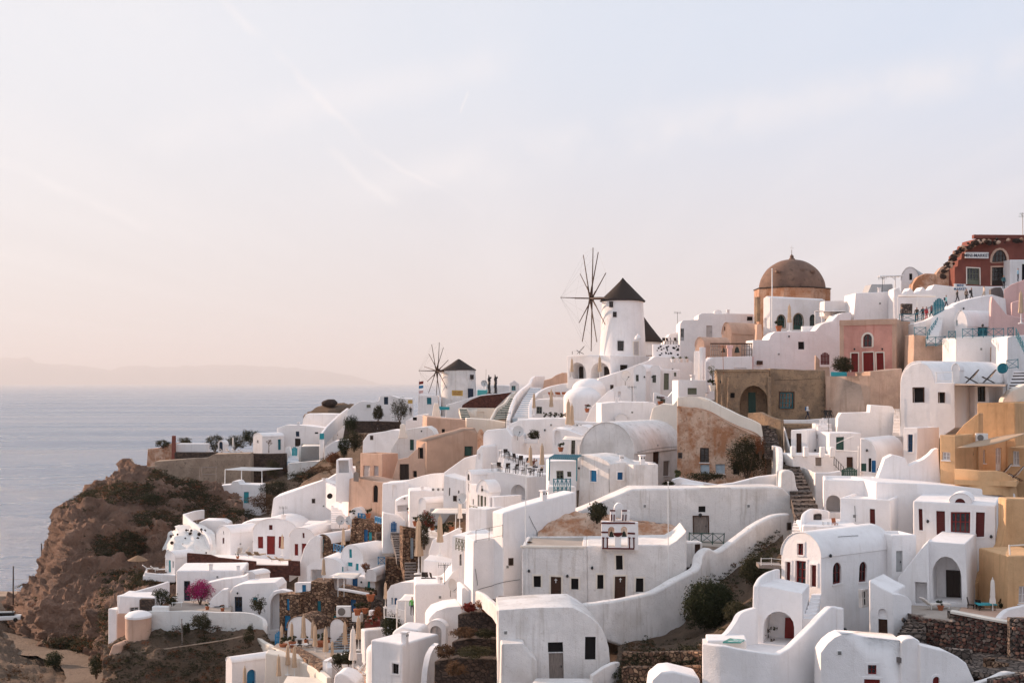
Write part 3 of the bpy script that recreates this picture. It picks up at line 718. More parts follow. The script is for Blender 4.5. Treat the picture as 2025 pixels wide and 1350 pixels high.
def SHRUB(name,label,x,y,D,w_,h,m="bush",n=500,leaf=.13,cat="shrub",group=None,flower=None,stem=True,deep=None):
 """plant standing at pixel (x, y): width and height in metres"""
 b=P(x,y,D);t=thing(name,label,cat,b,group);bm=bmesh.new()
 leaves(bm,b+UP*h*.5,(w_/2,(deep or w_)/2,h*.5),int(n*2.4),leaf*.95,seed=int(x*7+y))
 fin(bm,"foliage",m,t,smooth=0)
 if flower:
  bm=bmesh.new();leaves(bm,b+UP*h*.58,(w_/2*1.04,w_/2*1.04,h*.5),int(n*flower[1]*2),leaf,seed=int(x+y*3));fin(bm,"blossom",flower[0],t,smooth=0)
 if stem:
  bm=bmesh.new()
  for k in range(5):
   a=k*1.3;tube(bm,b+V3((cos(a)*.03,sin(a)*.03,-.1)),b+V3((cos(a)*w_*.22,sin(a)*w_*.22,h*.6)),.04+.01*w_,5,.015)
  fin(bm,"stem","bark",t)
 return t
def TREE(name,label,x,y,D,h,cr,m="olive",n=260,leaf=.1):
 b=P(x,y,D);t=thing(name,label,"tree",b);bm=bmesh.new()
 tube(bm,b-UP*.2,b+UP*h*.55,.09,7,.05)
 for k in range(6):a=k*1.05;tube(bm,b+UP*h*(.42+.04*k),b+V3((cos(a)*cr*.7,sin(a)*cr*.7,h*(.62+.05*k))),.035,5,.012)
 fin(bm,"trunk","bark",t);bm=bmesh.new();leaves(bm,b+UP*h*.78,(cr,cr,h*.26),n,leaf,seed=int(x));fin(bm,"crown",m,t,smooth=0);return t
def agave_b():
 t=empty("potted_agave");bm=bmesh.new();lathe(bm,(0,0,0),[(.26,0),(.34,.38),(.38,.4),(.38,.46),(.31,.46),(0,.42)],14);fin(bm,"pot","paint",t)
 bm=bmesh.new()
 for k in range(16):
  a=k*2.4;e=.25+.05*k;L_=.55;d=V3((cos(a)*cos(e),sin(a)*cos(e),sin(e)));s=V3((-sin(a),cos(a),0))*.045
  b0=V3((0,0,.44));bm.faces.new([bm.verts.new(q)for q in(b0-s,b0+d*L_*.5-s*1.2,b0+d*L_-UP*.03,b0+d*L_*.5+s*1.2,b0+s)])
 fin(bm,"leaf_rosette","olive",t,smooth=0);return t
def pot_b(pm="terracotta",fm="bush",fl=None):
 def f():
  t=empty("flower_pot");bm=bmesh.new();lathe(bm,(0,0,0),[(.17,0),(.26,.36),(.29,.37),(.29,.44),(.24,.44),(0,.40)],14);fin(bm,"pot",pm,t)
  bm=bmesh.new();leaves(bm,(0,0,.72),(.38,.38,.32),150,.10,seed=5);fin(bm,"foliage",fm,t,smooth=0)
  if fl:bm=bmesh.new();leaves(bm,(0,0,.78),(.38,.38,.3),60,.07,seed=8);fin(bm,"blossom",fl,t,smooth=0)
  return t
 return f
def POT(x,y,D,label,s=1.0,pm="terracotta",fm="bush",fl=None):return place("pot%s%s%s"%(pm,fm,fl),pot_b(pm,fm,fl),P(x,y,D),label,"flower pot","potted plants",rz=random.uniform(0,6),s=s)
def LAMPGLOBE(x,y,D,label,r=.16):
 bm=bmesh.new();c=P(x,y,D);lathe(bm,c,[(.03,-r*1.3),(r*.5,-r*1.1),(r*.9,-r*.5),(r,0),(r*.8,r*.6),(0,r)],10);solo(bm,"wall_lamp",label,"lamp","darkmetal",group="round wall lamps")
def RAIL(name,label,path,h,m="teal",step=1.3,parent=None,cross=True,r=.035,cat="railing",picket=False):
 """railing whose top rail runs through (px, py, D) points: posts, rails and X braces or pickets"""
 pts=[P(*p)for p in path];th=parent or thing(name,label,cat,pts[0]-UP*h)
 for a,b in zip(pts,pts[1:]):
  L_=(b-a).length;n=max(1,round(L_/step))
  for nm,f in(("top_rail",0),("bottom_rail",h*.82)):
   bm=bmesh.new();tube(bm,a-UP*f,b-UP*f,r,6);fin(bm,nm,m,th)
  for i in range(n+1):
   p=a.lerp(b,i/n);bm=bmesh.new();tube(bm,p+UP*.06,p-UP*h,r*1.25,6);fin(bm,"post",m,th)
   if i<n:
    q=a.lerp(b,(i+1)/n)
    if picket:
     k=max(2,int(step/.14))
     for j in range(1,k):c=p.lerp(q,j/k);bm=bmesh.new();tube(bm,c,c-UP*h*.82,r*.5,4);fin(bm,"picket",m,th)
    elif cross:
     bm=bmesh.new();tube(bm,p,q-UP*h*.82,r*.7,5);fin(bm,"cross_brace",m,th)
     bm=bmesh.new();tube(bm,q,p-UP*h*.82,r*.7,5);fin(bm,"cross_brace",m,th)
 return th
def POLE(name,label,x,y0,y1,D,r=.04,m="paint",cat="pole"):
 bm=bmesh.new();a=P(x,y1,D);b=P(x,y0,D);tube(bm,a,b,r,8,r*.8);lathe(bm,b,[(r,0),(r*1.6,.03),(r,.1),(0,.12)],8)
 return solo(bm,name,label,cat,m)
def person_mat(key,hair,top,bottom,skin=(.40,.23,.16)):
 if key in MATS:return key
 m=bpy.data.materials.new(key);m.use_nodes=True;MATS[key]=m;N=m.node_tree.nodes;L=m.node_tree.links;b=N["Principled BSDF"];b.inputs["Roughness"].default_value=.8
 tc=N.new("ShaderNodeTexCoord");sp=N.new("ShaderNodeSeparateXYZ");L.new(tc.outputs["Object"],sp.inputs[0]);r=N.new("ShaderNodeValToRGB");dv=N.new("ShaderNodeMath");dv.operation="DIVIDE";dv.inputs[1].default_value=1.8;L.new(sp.outputs[2],dv.inputs[0]);L.new(dv.outputs[0],r.inputs[0])
 e=r.color_ramp;e.interpolation="CONSTANT";cols=[(0,(.03,.025,.02)),(.04,bottom),(.53,top),(.815,skin),(.915,hair)]
 while len(e.elements)<len(cols):e.elements.new(.5)
 for q,(p,c)in zip(e.elements,cols):q.position=p;q.color=(*c,1)
 L.new(r.outputs[0],b.inputs[0]);return key
def person_mesh(pose):
 """one continuous skinned figure, feet at the origin, facing -Y"""
 J=dict(pel=(0,0,.95,.15),che=(0,.01,1.28,.165),nk=(0,0,1.47,.06),hd=(0,-.015,1.60,.095),tp=(0,0,1.72,.07))
 J.update(shl=(-.19,.01,1.40,.065),ell=(-.25,.03,1.12,.048),hal=(-.26,-.06,.86,.038),shr=(.19,.01,1.40,.065),elr=(.25,.03,1.12,.048),har=(.26,-.06,.86,.038))
 J.update(hil=(-.10,0,.88,.09),knl=(-.11,-.02,.48,.065),anl=(-.11,.03,.08,.045),tol=(-.11,-.13,.04,.04),hir=(.10,0,.88,.09),knr=(.11,-.02,.48,.065),anr=(.11,.03,.08,.045),tor=(.11,-.13,.04,.04))
 if pose=="walk":J.update(knl=(-.11,-.16,.50,.065),anl=(-.11,-.2,.09,.045),tol=(-.11,-.36,.06,.04),knr=(.11,.06,.48,.065),anr=(.11,.28,.12,.045),tor=(.11,.14,.04,.04),har=(.25,-.22,.95,.038),hal=(-.25,.16,.9,.038))
 if pose=="sit":
  J.update(pel=(0,0,.50,.16),che=(0,-.04,.84,.165),nk=(0,-.05,1.04,.06),hd=(0,-.08,1.17,.095),tp=(0,-.06,1.29,.07),shl=(-.19,-.03,.97,.065),ell=(-.25,-.06,.70,.048),hal=(-.2,-.3,.66,.038),shr=(.19,-.03,.97,.065),elr=(.25,-.06,.7,.048),har=(.2,-.3,.66,.038),hil=(-.1,-.05,.47,.09),knl=(-.12,-.45,.47,.07),anl=(-.12,-.42,.08,.045),tol=(-.12,-.56,.04,.04),hir=(.1,-.05,.47,.09),knr=(.12,-.45,.47,.07),anr=(.12,-.42,.08,.045),tor=(.12,-.56,.04,.04))
 names=list(J);E=[("pel","che"),("che","nk"),("nk","hd"),("hd","tp"),("che","shl"),("shl","ell"),("ell","hal"),("che","shr"),("shr","elr"),("elr","har"),("pel","hil"),("hil","knl"),("knl","anl"),("anl","tol"),("pel","hir"),("hir","knr"),("knr","anr"),("anr","tor")]
 me=bpy.data.meshes.new("person");me.from_pydata([J[n][:3]for n in names],[(names.index(a),names.index(b))for a,b in E],[])
 o=bpy.data.objects.new("tmp_figure",me);COL.objects.link(o);o.modifiers.new("skin","SKIN")
 for v,n in zip(me.skin_vertices[0].data,names):v.radius=(J[n][3],J[n][3]*(.72 if n in("pel","che")else 1));v.use_root=n=="pel"
 s=o.modifiers.new("sub","SUBSURF");s.levels=1;s.render_levels=1
 dg=bpy.context.evaluated_depsgraph_get();ev=o.evaluated_get(dg);out=bpy.data.meshes.new_from_object(ev);bpy.data.objects.remove(o);bpy.data.meshes.remove(me)
 for p in out.polygons:p.use_smooth=True
 return out
PM={}
def PERSON(x,y,D,label,top,bottom,hair=(.02,.015,.012),pose="stand",rz=0.0,s=1.0,bag=None):
 if pose not in PM:PM[pose]=person_mesh(pose)
 me=PM[pose].copy();k=person_mat("cloth_%d_%d"%(x,y),hair,top,bottom)
 if pose=="sit":
  e=[n for n in MATS[k].node_tree.nodes if n.type=="VALTORGB"][0].color_ramp
  for q,p in zip(e.elements,(0,.04,.30,.57,.68)):q.position=p
 o=new_obj("person",me,k);o.location=P(x,y,D);o.rotation_euler.z=rz;o.scale=(s,s,s)
 if bag:
  bm=bmesh.new();bx(bm,(0,.2,1.22),V3((.13,0,0)),V3((0,.08,0)),V3((0,0,.2)));b=fin(bm,"backpack",bag,None,bev=.05);b.parent=o
 return tag(o,label,"person","people on the paths and terraces")
# ====== foreground, right
h1=H("vaulted_house","white barrel-vaulted house with red glazed front door and two arched side windows",("vault",1543,1624,1052,1104,1262),97,50,("r",1762),zb=3,ops=[("f","G.red+white",1572,1108,1594,1174),("f","W.maroon+white",1552,1109,1562,1150,{"sill":0}),("f","W.maroon+white",1603,1117,1615,1159,{"sill":0}),("f","G.red+white",1575,1074,1588,1097,{"door":0}),("r","aG.maroon",1648,1113,1665,1155,{"door":0}),("r","aG.maroon",1699,1109,1715,1150,{"door":0})])
# terrace block with the big arch, in front of the red door
hb=H("terrace_block","white terrace block with a big open arch below the red glazed door",[(1497,1300),(1497,1157),(1523,1160),(1560,1167),(1586,1171),(1586,1310)],92,18,4.2,zb=2,ops=[("f","aN",1511,1207,1571,1292,{"d":2.4})],cat="terrace")
b2=bmesh.new();f2=hb["f"].back(2.3);u_,z_=f2.uv(1561,1280);fbox(b2,f2,u_-.3,u_+.45,z_-.2,z_+2.0,0,.06);fin(b2,"door","red",hb["th"],smooth=0)
WALL("parapet_wall","white curved parapet beside the red-doored vaulted house",[(1497,1158,92.5),(1506,1142,93.5),(1523,1131,95),(1543,1126,97)],2.2,th=.3)
STAIRS("outside_stairs","white steps climbing beside the arched terrace block to the red door",(1588,1612,1228,92.5),(1606,1624,1172,96.5),7,"white")
WALL("stair_parapet","white sweeping stair wall rising from the plunge pool terrace",[(1389,1270,87),(1435,1279,86),(1476,1287,86),(1533,1292,86.5),(1552,1286,87),(1570,1274,87.5),(1603,1241,88.5),(1630,1213,89.5),(1645,1199,90),(1656,1201,90.5)],7.5,th=.5)
H("stair_end_wall","white outer face of the sweeping stair wall above the courtyard",("box",1656,1670,1203,1350),90.3,-20,1.2,zb=2,cat="wall")
WALL("pool_wall","white stepped garden wall behind the plunge pool",[(1396,1262,89),(1433,1255,90),(1455,1231,91),(1468,1211,91.7),(1494,1201,92.3),(1500,1202,92.4)],3.2,th=.35)
H("pool_basin","white plunge pool basin on the terrace below the red-doored house",("box",1398,1478,1265,1300),88.2,5,2.2,cat="pool",zb=2)
SLAB("pool_water","green water in the white plunge pool",[(1430,1267),(1466,1270),(1474,1264),(1444,1261)],87.7,"pool",.1,cat="water")
SLAB("pool_terrace","white floor of the plunge pool terrace",[(1395,1296),(1560,1300),(1610,1285),(1590,1255),(1480,1262)],88.5,"white",.3)
H("front_house","white house with small red windows at the bottom edge of the picture",[(1622,1380),(1622,1292),(1636,1274),(1651,1262),(1664,1256),(1781,1266),(1781,1380)],85,3,2.2,zb=2,ops=[("f","G.red+white",1716,1314,1733,1332,{"door":0,"sill":0}),("f","D.red+white",1708,1341,1740,1372)])
H("front_pier","rounded white pier in the middle of the bottom house front",[(1781,1380),(1781,1267),(1790,1263),(1808,1262),(1817,1267),(1819,1380)],84.6,3,1.4,zb=2,cat="wall",bev=.25)
H("front_annex","white annex with arched red door beside the stone wall, bottom right",[(1818,1380),(1818,1275),(1874,1288),(1893,1298),(1911,1311),(1928,1346),(1932,1380)],84.2,-3,1.5,zb=2,ops=[("f","aD.red+white",1844,1337,1858,1372)])
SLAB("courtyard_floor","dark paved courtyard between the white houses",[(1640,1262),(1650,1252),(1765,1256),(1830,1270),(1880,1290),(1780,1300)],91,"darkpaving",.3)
# narrow white building with the grey door
H("side_annex","white annex with grey door behind the vaulted house",("box",1764,1812,1058,1160),101,-12,("l",1730),ops=[("f","D.greydoor",1773,1089,1786,1130)],par=.2,zb=3)
# stair tower
ht=H("stair_tower","white curved stair tower with small brown door and lattice vent",[(1720,1258),(1720,1145),(1742,1158),(1766,1170),(1767,1259)],94,30,3.2,zb=2,ops=[("f","D.brownwood",1737,1221,1755,1252),("f","aN",1737,1200,1755,1218,{"d":.25})],bev=.15)
H("","",[(1767,1259),(1767,1171),(1785,1173),(1797,1178),(1804,1187),(1805,1225)],94,-25,2.4,zb=2,th=ht["th"],bev=.15)
H("lattice_vent","dark lattice vent panel in the corner beside the stair tower",("box",1705,1718,1166,1200),96.5,-40,.3,"oldwhite",cat="vent",ops=[("f","G.paint",1706,1168,1717,1198,{"door":0,"sill":0})])
LAMPGLOBE(1669,1246,93.5,"round dark wall lamp low beside the courtyard, leftmost of the two");LAMPGLOBE(1787,1223,93.2,"round dark wall lamp on the stair tower beside the stone steps")
# porch with arch and upper stair
hp=H("arched_porch","white porch block with a wide arch sheltering a brown door",[(1836,1200),(1836,1069),(1910,1074),(1913,1165),(1913,1205)],98.5,24,("r",1968),zb=1.5,ops=[("f","aN",1843,1100,1902,1190,{"d":2.6,"rise":1.4})])
f2=hp["f"].back(2.55);a_=f2.uv(1872,1182);c_=f2.uv(1901,1128);b2=bmesh.new();fbox(b2,f2,a_[0],c_[0],a_[1]-.4,c_[1],0,.08);fbox(b2,f2,(a_[0]+c_[0])/2-.03,(a_[0]+c_[0])/2+.03,a_[1],c_[1],.08,.11);fin(b2,"door","darkwood",hp["th"],smooth=0)
H("stair_flank","white sloping stair flank with a quarter arch left of the porch",[(1775,1215),(1775,1142),(1806,1105),(1826,1078),(1836,1068),(1838,1205)],99,22,1.8,zb=1,ops=[("f","N",1808,1150,1832,1192,{"d":1.1})],cat="stairs")
SLAB("porch_floor","grey floor in front of the arched porch",[(1806,1213),(1880,1224),(1900,1200),(1800,1194)],95,"paving",.4)
place("lounger_w",lounger_b(),P(1850,1203,97),"white sun lounger under the arched porch","sun lounger","white sun loungers",rz=radians(12),s=1.0)
# upper white house with the red double doors
hu=H("red_door_house","white two-storey house with red double door between two red windows",[(1806,1110),(1806,990),(1905,994),(1968,1000),(1968,1112)],104.5,21,("r",1991),zb=4,ops=[("f","W.maroon+white",1817,1006,1825,1049),("f","W.maroon+white",1852,1010,1869,1057),("f","G.red+white",1880,1012,1918,1070),("f","W.maroon+white",1929,1013,1947,1061)])
H("upper_dormer","small white dormer with arched red window on the red-doored house",("vault",1878,1920,976,992,1006),105.15,21,3,ops=[("f","aD.maroon",1888,985,1909,1001)],cat="dormer")
H("plain_wing","plain white wing with one red window left of the red-doored house",("box",1661,1762,987,1075),110,25,("r",1810),zb=4,ops=[("f","W.maroon+white",1720,1006,1731,1038)],par=.25)
H("roof_terrace_block","broad white roof mass behind the red-doored houses",[(1732,1020),(1732,952),(1858,959),(1930,964),(2007,974),(2012,1000),(2000,1020)],113,-3,7,zb=2,cat="roof")
H("blank_block","blank white block with a shaded arched recess, left of the plain wing",("box",1628,1736,949,1050),116,12,5,zb=3,ops=[("f","aN",1634,978,1662,1012,{"d":2.2})],par=.2)
H("wash_terrace","low white terrace with a small stool above the vaulted house",("box",1588,1700,1040,1075),108,5,6,zb=2,cat="terrace")
place("stool",chair_b("terracotta"),P(1651,1044,108.5),"small red stool on the low white terrace","stool",None,rz=.4,s=.8)
place("bench_w",table_b,P(1633,1042,108.8),"low white table on the terrace next to the red stool","table","small tables",s=.6)
STAIRS("terrace_steps","white steps at the end of the curved wall, up to the low terrace",(1566,1592,1058,109),(1572,1596,1022,115),6,"oldwhite")
WALL("step_wall","rounded white wall beside the steps to the low terrace",[(1592,1042,109),(1594,1020,110),(1602,1008,112),(1618,1006,114),(1640,1010,114)],2.5,th=.35)
# ochre house, upper
ho=H("ochre_house","ochre yellow house with shaded terrace under a sail awning",("box",1932,2008,797,900),124,42,9,"ochre",zb=6,par=.2)
H("","",("box",1858,1889,860,958),117,38,("r",1926),"ochre",th=ho["th"],zb=3,ops=[("f","G.paint",1864,894,1880,910,{"door":0,"pane":"lilac"})],par=.15)
H("","",[(1886,960),(1889,856),(1905,838),(1928,820),(1936,815),(1936,960)],121,38,1.0,"ochre",th=ho["th"],zb=2)
H("","",("box",1920,1990,868,940),124,-8,4,"ochre",th=ho["th"],zb=3,ops=[("f","G.paint",1938,889,1949,916,{"door":0,"pane":"lilac"}),("f","G.paint",1969,885,1981,930,{"pane":"lilac"})])
H("","",("box",1992,2060,886,960),117,40,5,"ochre",th=ho["th"],zb=3,ops=[("f","G.paint",2003,891,2016,919,{"door":0,"pane":"lilac"})],par=.15)
WALL("ochre_parapet","ochre terrace parapet curving round the shaded terrace",[(1888,927,115),(1940,930,113.5),(1980,932,113),(1996,939,113.2),(2006,951,113.8),(2012,975,114)],1.9,"ochre",th=.45)
SLAB("ochre_terrace","ochre terrace floor behind the parapet",[(1888,948),(2010,952),(2020,935),(1900,930)],114.5,"ochre",.4)
def sail():
 bm=bmesh.new();A,B,C_=P(1893,884,116),P(1951,863,121),P(2040,853,117);D_=P(1985,872,114)
 n=8;rows=[]
 for i in range(n+1):
  a=A.lerp(C_,i/n);b=(A.lerp(B,i/n*2)if i<=n/2 else B.lerp(C_,(i/n-.5)*2))
  rows.append([bm.verts.new(a.lerp(b,j/4)-UP*(.35*sin(pi*i/n)*(1-j/6)))for j in range(5)])
 for r_,s_ in zip(rows,rows[1:]):
  for j in range(4):
   try:bm.faces.new((r_[j],s_[j],s_[j+1],r_[j+1]))
   except ValueError:pass
 bmesh.ops.remove_doubles(bm,verts=bm.verts,dist=.01)
 o=solo(bm,"sail_awning","pale triangular sail awning over the ochre terrace","awning","canvas");o.modifiers.new("solid","SOLIDIFY").thickness=.03
sail()
def star():
 f=Fr(P(1919,896,120.2),-8);t=thing("wall_ornament","dark metal sun ornament on the ochre terrace wall","ornament",f.o)
 for k in range(6):bm=bmesh.new();a=pi*k/6;d=f.u*cos(a)+UP*sin(a);tube(bm,f.o-d*.28,f.o+d*.28,.035,5);fin(bm,"ray","darkmetal",t)
H("ornament_wall","ochre back wall carrying the sun ornament",("box",1888,1932,862,945),120.6,-8,.4,"ochre",zb=2,cat="wall");star()
place("ac",ac_b,P(1941,874,120),"white air conditioner above the ochre terrace window","air conditioner","air conditioners",rz=-.1,s=1.1)
place("dc",deckchair_b("whitecanvas"),P(1987,944,115.5),"folding deck chair on the ochre terrace, nearer the door","deck chair","wooden deck chairs",rz=radians(150),s=1.0)
place("dc",None,P(2010,951,114),"folding deck chair on the ochre terrace at its curved corner","deck chair","wooden deck chairs",rz=radians(150),s=1.05)
# ochre house, lower right edge
H("ochre_slope_wall","tall ochre wall sweeping down beside the white porch",[(1898,1212),(1898,1180),(1914,1165),(1945,1140),(1970,1110),(1985,1075),(1990,1040),(1989,985),(2060,985),(2060,1215)],103,-4,1.5,"ochre",zb=1,cat="wall",bev=.15)
hl=H("ochre_cottage","ochre cottage with a roof rail at the right edge",("box",1993,2080,1098,1212),97.5,-4,5,"ochre",zb=1,ops=[("f","G.paint",2014,1158,2032,1192,{"door":0,"pane":"lilac"})])
RAIL("cottage_railing","cream wooden rail on the roof of the ochre cottage",[(1997,1078,98),(2060,1076,98)],.9,"cream",step=1.0,cross=False,r=.05)
PARASOL(1963,1217,96.5,"closed white parasol beside the turquoise table on the ochre terrace",s=.9,m="whitecanvas")
def turq_table():
 t=thing("turquoise_table","turquoise tablecloth-covered table on the ochre terrace","table",P(1950,1214,97));b=P(1950,1214,97)
 bm=bmesh.new();bx(bm,b+UP*.72,V3((.62,0,0)),V3((0,.45,0)),UP*.03);fin(bm,"table_top","turq",t,smooth=0)
 for a in(-1,1):
  for c in(-1,1):bm=bmesh.new();tube(bm,b+V3((a*.5,c*.35,0)),b+V3((a*.5,c*.35,.7)),.03,5);fin(bm,"leg","darkwood",t)
turq_table()
for i,(x,y)in enumerate(((1920,1208),(1938,1212))):place("chair_dw",chair_b(),P(x,y,97.5),("dark chair left of the turquoise table","dark chair tucked against the turquoise table")[i],"chair","dark chairs",rz=1.2+i)
SHRUB("potted_shrub","small dark round shrub against the ochre cottage",1983,1207,98.5,.8,.9,"bush",200,.08)
SLAB("ochre_patio","warm paved patio beside the ochre cottage",[(1890,1212),(1998,1236),(2060,1236),(2060,1205),(1900,1200)],95.5,"peach",.35)
WALL("white_kerb","white sloping kerb wall at the right edge above the stone wall",[(1975,1222,93),(1990,1206,93.5),(2010,1200,94),(2050,1192,94)],1.2,th=.4)
# volcanic stone wall with separate stones
def stone_wall(name,label,path,h,seed,size=.31,m="darkstone",steps=None):
 rnd=random.Random(seed);pts=[P(*p)for p in path];t=thing(name,label,"wall",Vector((pts[0].x,pts[0].y,pts[0].z-h)))
 bm=bmesh.new();core=[]
 for p in pts:core.append((bm.verts.new(p+V3((0,.05,0))),bm.verts.new(p+V3((0,.6,0))),bm.verts.new(p+V3((0,.6,-h))),bm.verts.new(p+V3((0,.05,-h)))))
 for a,b in zip(core,core[1:]):
  for k in range(4):bm.faces.new((a[k],b[k],b[(k+1)%4],a[(k+1)%4]))
 bm.faces.new(core[0]);bm.faces.new(core[-1][::-1]);fin(bm,"mortar_core","greystone",t,smooth=0)
 cols=["stone_a","stone_b","stone_c","stone_d"];bm=bmesh.new()
 for a,b in zip(pts,pts[1:]):
  d=b-a;d2=Vector((d.x,d.y,0));L_=d2.length;u=d2.normalized();n=Vector((u.y,-u.x,0))
  if n.y>0:n=-n
  s=0.0;rows_=int(h/(size*.82))
  for r_ in range(rows_):
   s=rnd.uniform(0,size)
   while s<L_-.05:
    wd=size*rnd.uniform(.6,1.35);hh=size*.82*rnd.uniform(.8,1.1);c=a.lerp(b,min(1,(s+wd/2)/L_))-UP*(r_*size*.82+hh/2+rnd.uniform(-.03,.03))+n*rnd.uniform(-.03,.05)
    k=len(bm.verts);mi=rnd.choice((0,0,1,1,2,3));V=[]
    for e in range(7):
     an=2*pi*e/7+rnd.uniform(-.25,.25);V.append((cos(an)*wd*.5*rnd.uniform(.82,1.05),sin(an)*hh*.5*rnd.uniform(.82,1.05)))
    B=[bm.verts.new(c+u*q[0]+UP*q[1]-n*.06)for q in V];Fv=[bm.verts.new(c+u*q[0]*.78+UP*q[1]*.78+n*.07)for q in V]
    for e in range(7):f=bm.faces.new((B[e],B[(e+1)%7],Fv[(e+1)%7],Fv[e]));f.material_index=mi
    f=bm.faces.new(Fv);f.material_index=mi
    s+=wd*.97
 o=fin(bm,"stones",cols,t,smooth=0);o["kind"]="stuff"
 return t
for n_,c_ in(("stone_a",(.10,.055,.045)),("stone_b",(.18,.08,.06)),("stone_c",(.28,.20,.16)),("stone_d",(.38,.19,.13))):mat(n_,c_,kind="plain",var=.3,bump=1.0,rough=.9)
stone_wall("stone_retaining_wall","dark red volcanic stone retaining wall below the arched porch",[(1800,1213,94),(1882,1226,92)],3.6,3)
stone_wall("stone_terrace_wall","tall volcanic stone wall below the ochre patio",[(1880,1208,92.2),(1940,1219,91.3),(1999,1231,90.5)],4.2,4)
stone_wall("stone_pier","volcanic stone pier at the right edge of the picture",[(1999,1221,89.5),(2060,1224,89)],5.5,5)
WALL("stone_coping","pale plaster coping on the stone wall below the ochre patio",[(1879,1206,92.0),(1940,1217,91.1),(1999,1229,90.3)],.16,"cream",th=.7,curve=False,bev=.03)
WALL("porch_coping","grey coping on the stone wall below the arched porch",[(1818,1216,93.6),(1884,1224,91.8)],.14,"paving",th=.6,curve=False,bev=.03)
STAIRS("stone_steps","dark stone steps rising to the porch beside the stair tower",(1768,1830,1262,91.5),(1800,1832,1214,94.5),7,"greystone")
WALL("low_bench_wall","low stone bench wall along the sunken path",[(1866,1279,88),(1892,1283,87.6),(1925,1286,87.8)],.9,"greystone",th=.5,curve=False)
WALL("curved_stone_bench","curved stone bench with pink coping below the tall stone wall",[(1945,1302,87),(1955,1308,86.6),(1975,1312,86.6),(1995,1312,87)],.9,"brownstone",th=.7)
SLAB("sunken_path","grey pebble path sunk below the stone wall",[(1880,1320),(1990,1336),(2060,1330),(2060,1300),(1900,1285)],86.5,"greystone",.3,cat="path")
WALL("path_kerb","curved white kerb wall along the sunken path, bottom right corner",[(1930,1352,83),(1960,1342,83.5),(1990,1328,84),(2008,1328,84.5),(2012,1331,85)],1.4,"oldwhite",th=.4)
stone_wall("lower_stone_wall","volcanic stone wall in the bottom right corner",[(1960,1345,82.5),(2012,1333,84),(2060,1328,84)],2.5,6)
# ====== right middle
hv=H("two_window_house","white vaulted house with two small dark windows and sun deck",[(1777,862),(1781,757),(1784,742),(1791,729),(1803,719),(1820,715),(1834,720),(1843,732),(1848,750),(1849,757),(1886,757),(1890,846)],138,38,("r",1932),zb=3,ops=[("f","V+brownwood",1808,767,1827,795,{"g":.1}),("f","V+brownwood",1857,777,1867,796,{"g":.08})])
H("long_vault","long white barrel vault behind the sun deck",("vault",1783,1848,714,757,800),140.4,38,("r",1985),zb=1,cat="roof")
RAIL("deck_rail","white rail between the vault and the little chimney wall",[(1851,737,138.5),(1882,737,137.5)],1.0,"paint",step=1.6,cross=False)
H("chimney_wall","small white rounded chimney wall at the deck corner",("vault",1882,1896,720,733,760),138.2,38,1.2,cat="chimney")
SLAB("sun_deck","wooden sun deck carrying two deck chairs",[(1886,759),(1988,760),(1996,757.5),(1896,757)],138,"greywood",.12,cat="deck")
for x,nm in((1922,"left"),(1956,"right")):place("dk_d",deckchair_b("canvas","darkwood"),P(x,757.5,140),"dark wooden deck chair on the sun deck, %s of the pair"%nm,"deck chair","deck chairs on the sun deck",rz=radians(170),s=1.15)
H("deck_room","shaded room with glazed door below the sun deck",("box",1928,1990,762,815),140,-6,4,zb=2,ops=[("f","G.darkwood",1933,764,1949,794),("f","N",1956,766,1983,795,{"d":1.6})])
hb2=H("blue_door_hut","small white hut with bright blue door below the two-window house",("box",1786,1813,845,900),127,40,("r",1857),zb=3,ops=[("f","G.blue+white",1794,858,1804,893)],par=.15)
H("swoop_wall","white wall with a swooping curved top below the blue-door hut",[(1733,975),(1733,952),(1742,928),(1750,906),(1764,899),(1790,905),(1796,921),(1812,914),(1826,908),(1838,899),(1847,889),(1856,886),(1862,960),(1862,980)],119,10,2.0,zb=2,cat="wall")
H("path_block","white block with a raised end beside the narrow stairs",[(1655,870),(1657,826),(1663,816),(1720,815),(1721,801),(1765,803),(1770,812),(1772,868)],150,8,3.5,zb=3,cat="wall")
STAIRS("narrow_stairs","narrow pale stairs between the raised block and the two-window house",(1764,1782,868,141),(1768,1784,808,152),9,"oldwhite")
H("path_boundary_wall","low white wall where the walker with the backpack stands",[(1549,850),(1549,830),(1590,829),(1660,826),(1665,822),(1665,850)],160,0,.5,cat="wall",zb=1)
# cluster with the bell chimney
hc=H("bell_chimney_house","white house with brown door and tiny bell chimney",("box",1564,1597,850,905),143,38,("r",1646),zb=2,ops=[("f","D.brownwood",1574,856,1585,897)],par=.15)
def bellchimney():
 t=thing("bell_chimney","little white three-pronged chimney on the roof above the path","chimney",P(1628,840,148))
 f=Fr(P(1628,840,148),10);bm=bmesh.new()
 for k in(-1,0,1):fbox(bm,f,k*.28-.09,k*.28+.09,0,.55+(.15 if k==0 else 0),-.2,.2)
 fbox(bm,f,-.45,.45,-.35,.05,-.3,.3);fbox(bm,f,-.4,.4,.38,.48,-.18,.18);fin(bm,"stack","white",t,bev=.03)
bellchimney()
H("chimney_block","white stepped block under the bell chimney",("box",1612,1645,838,870),149,5,3,zb=1,cat="house",par=.1)
hq=H("balcony_block","white balcony block with a pale square window",("box",1568,1648,899,940),137,-10,3.5,zb=3,ops=[("f","W.greywood",1613,903,1625,920)],par=.2,cat="terrace")
for i,x in enumerate((1566,1591,1623,1643)):
 H("parapet_post","white square parapet post on the balcony block, %s from the left"%("first","second","third","fourth")[i],("box",x,x+9,882,903),136.6-.3*(x>1600),-10,.45,cat="post",group="posts of the balcony block")
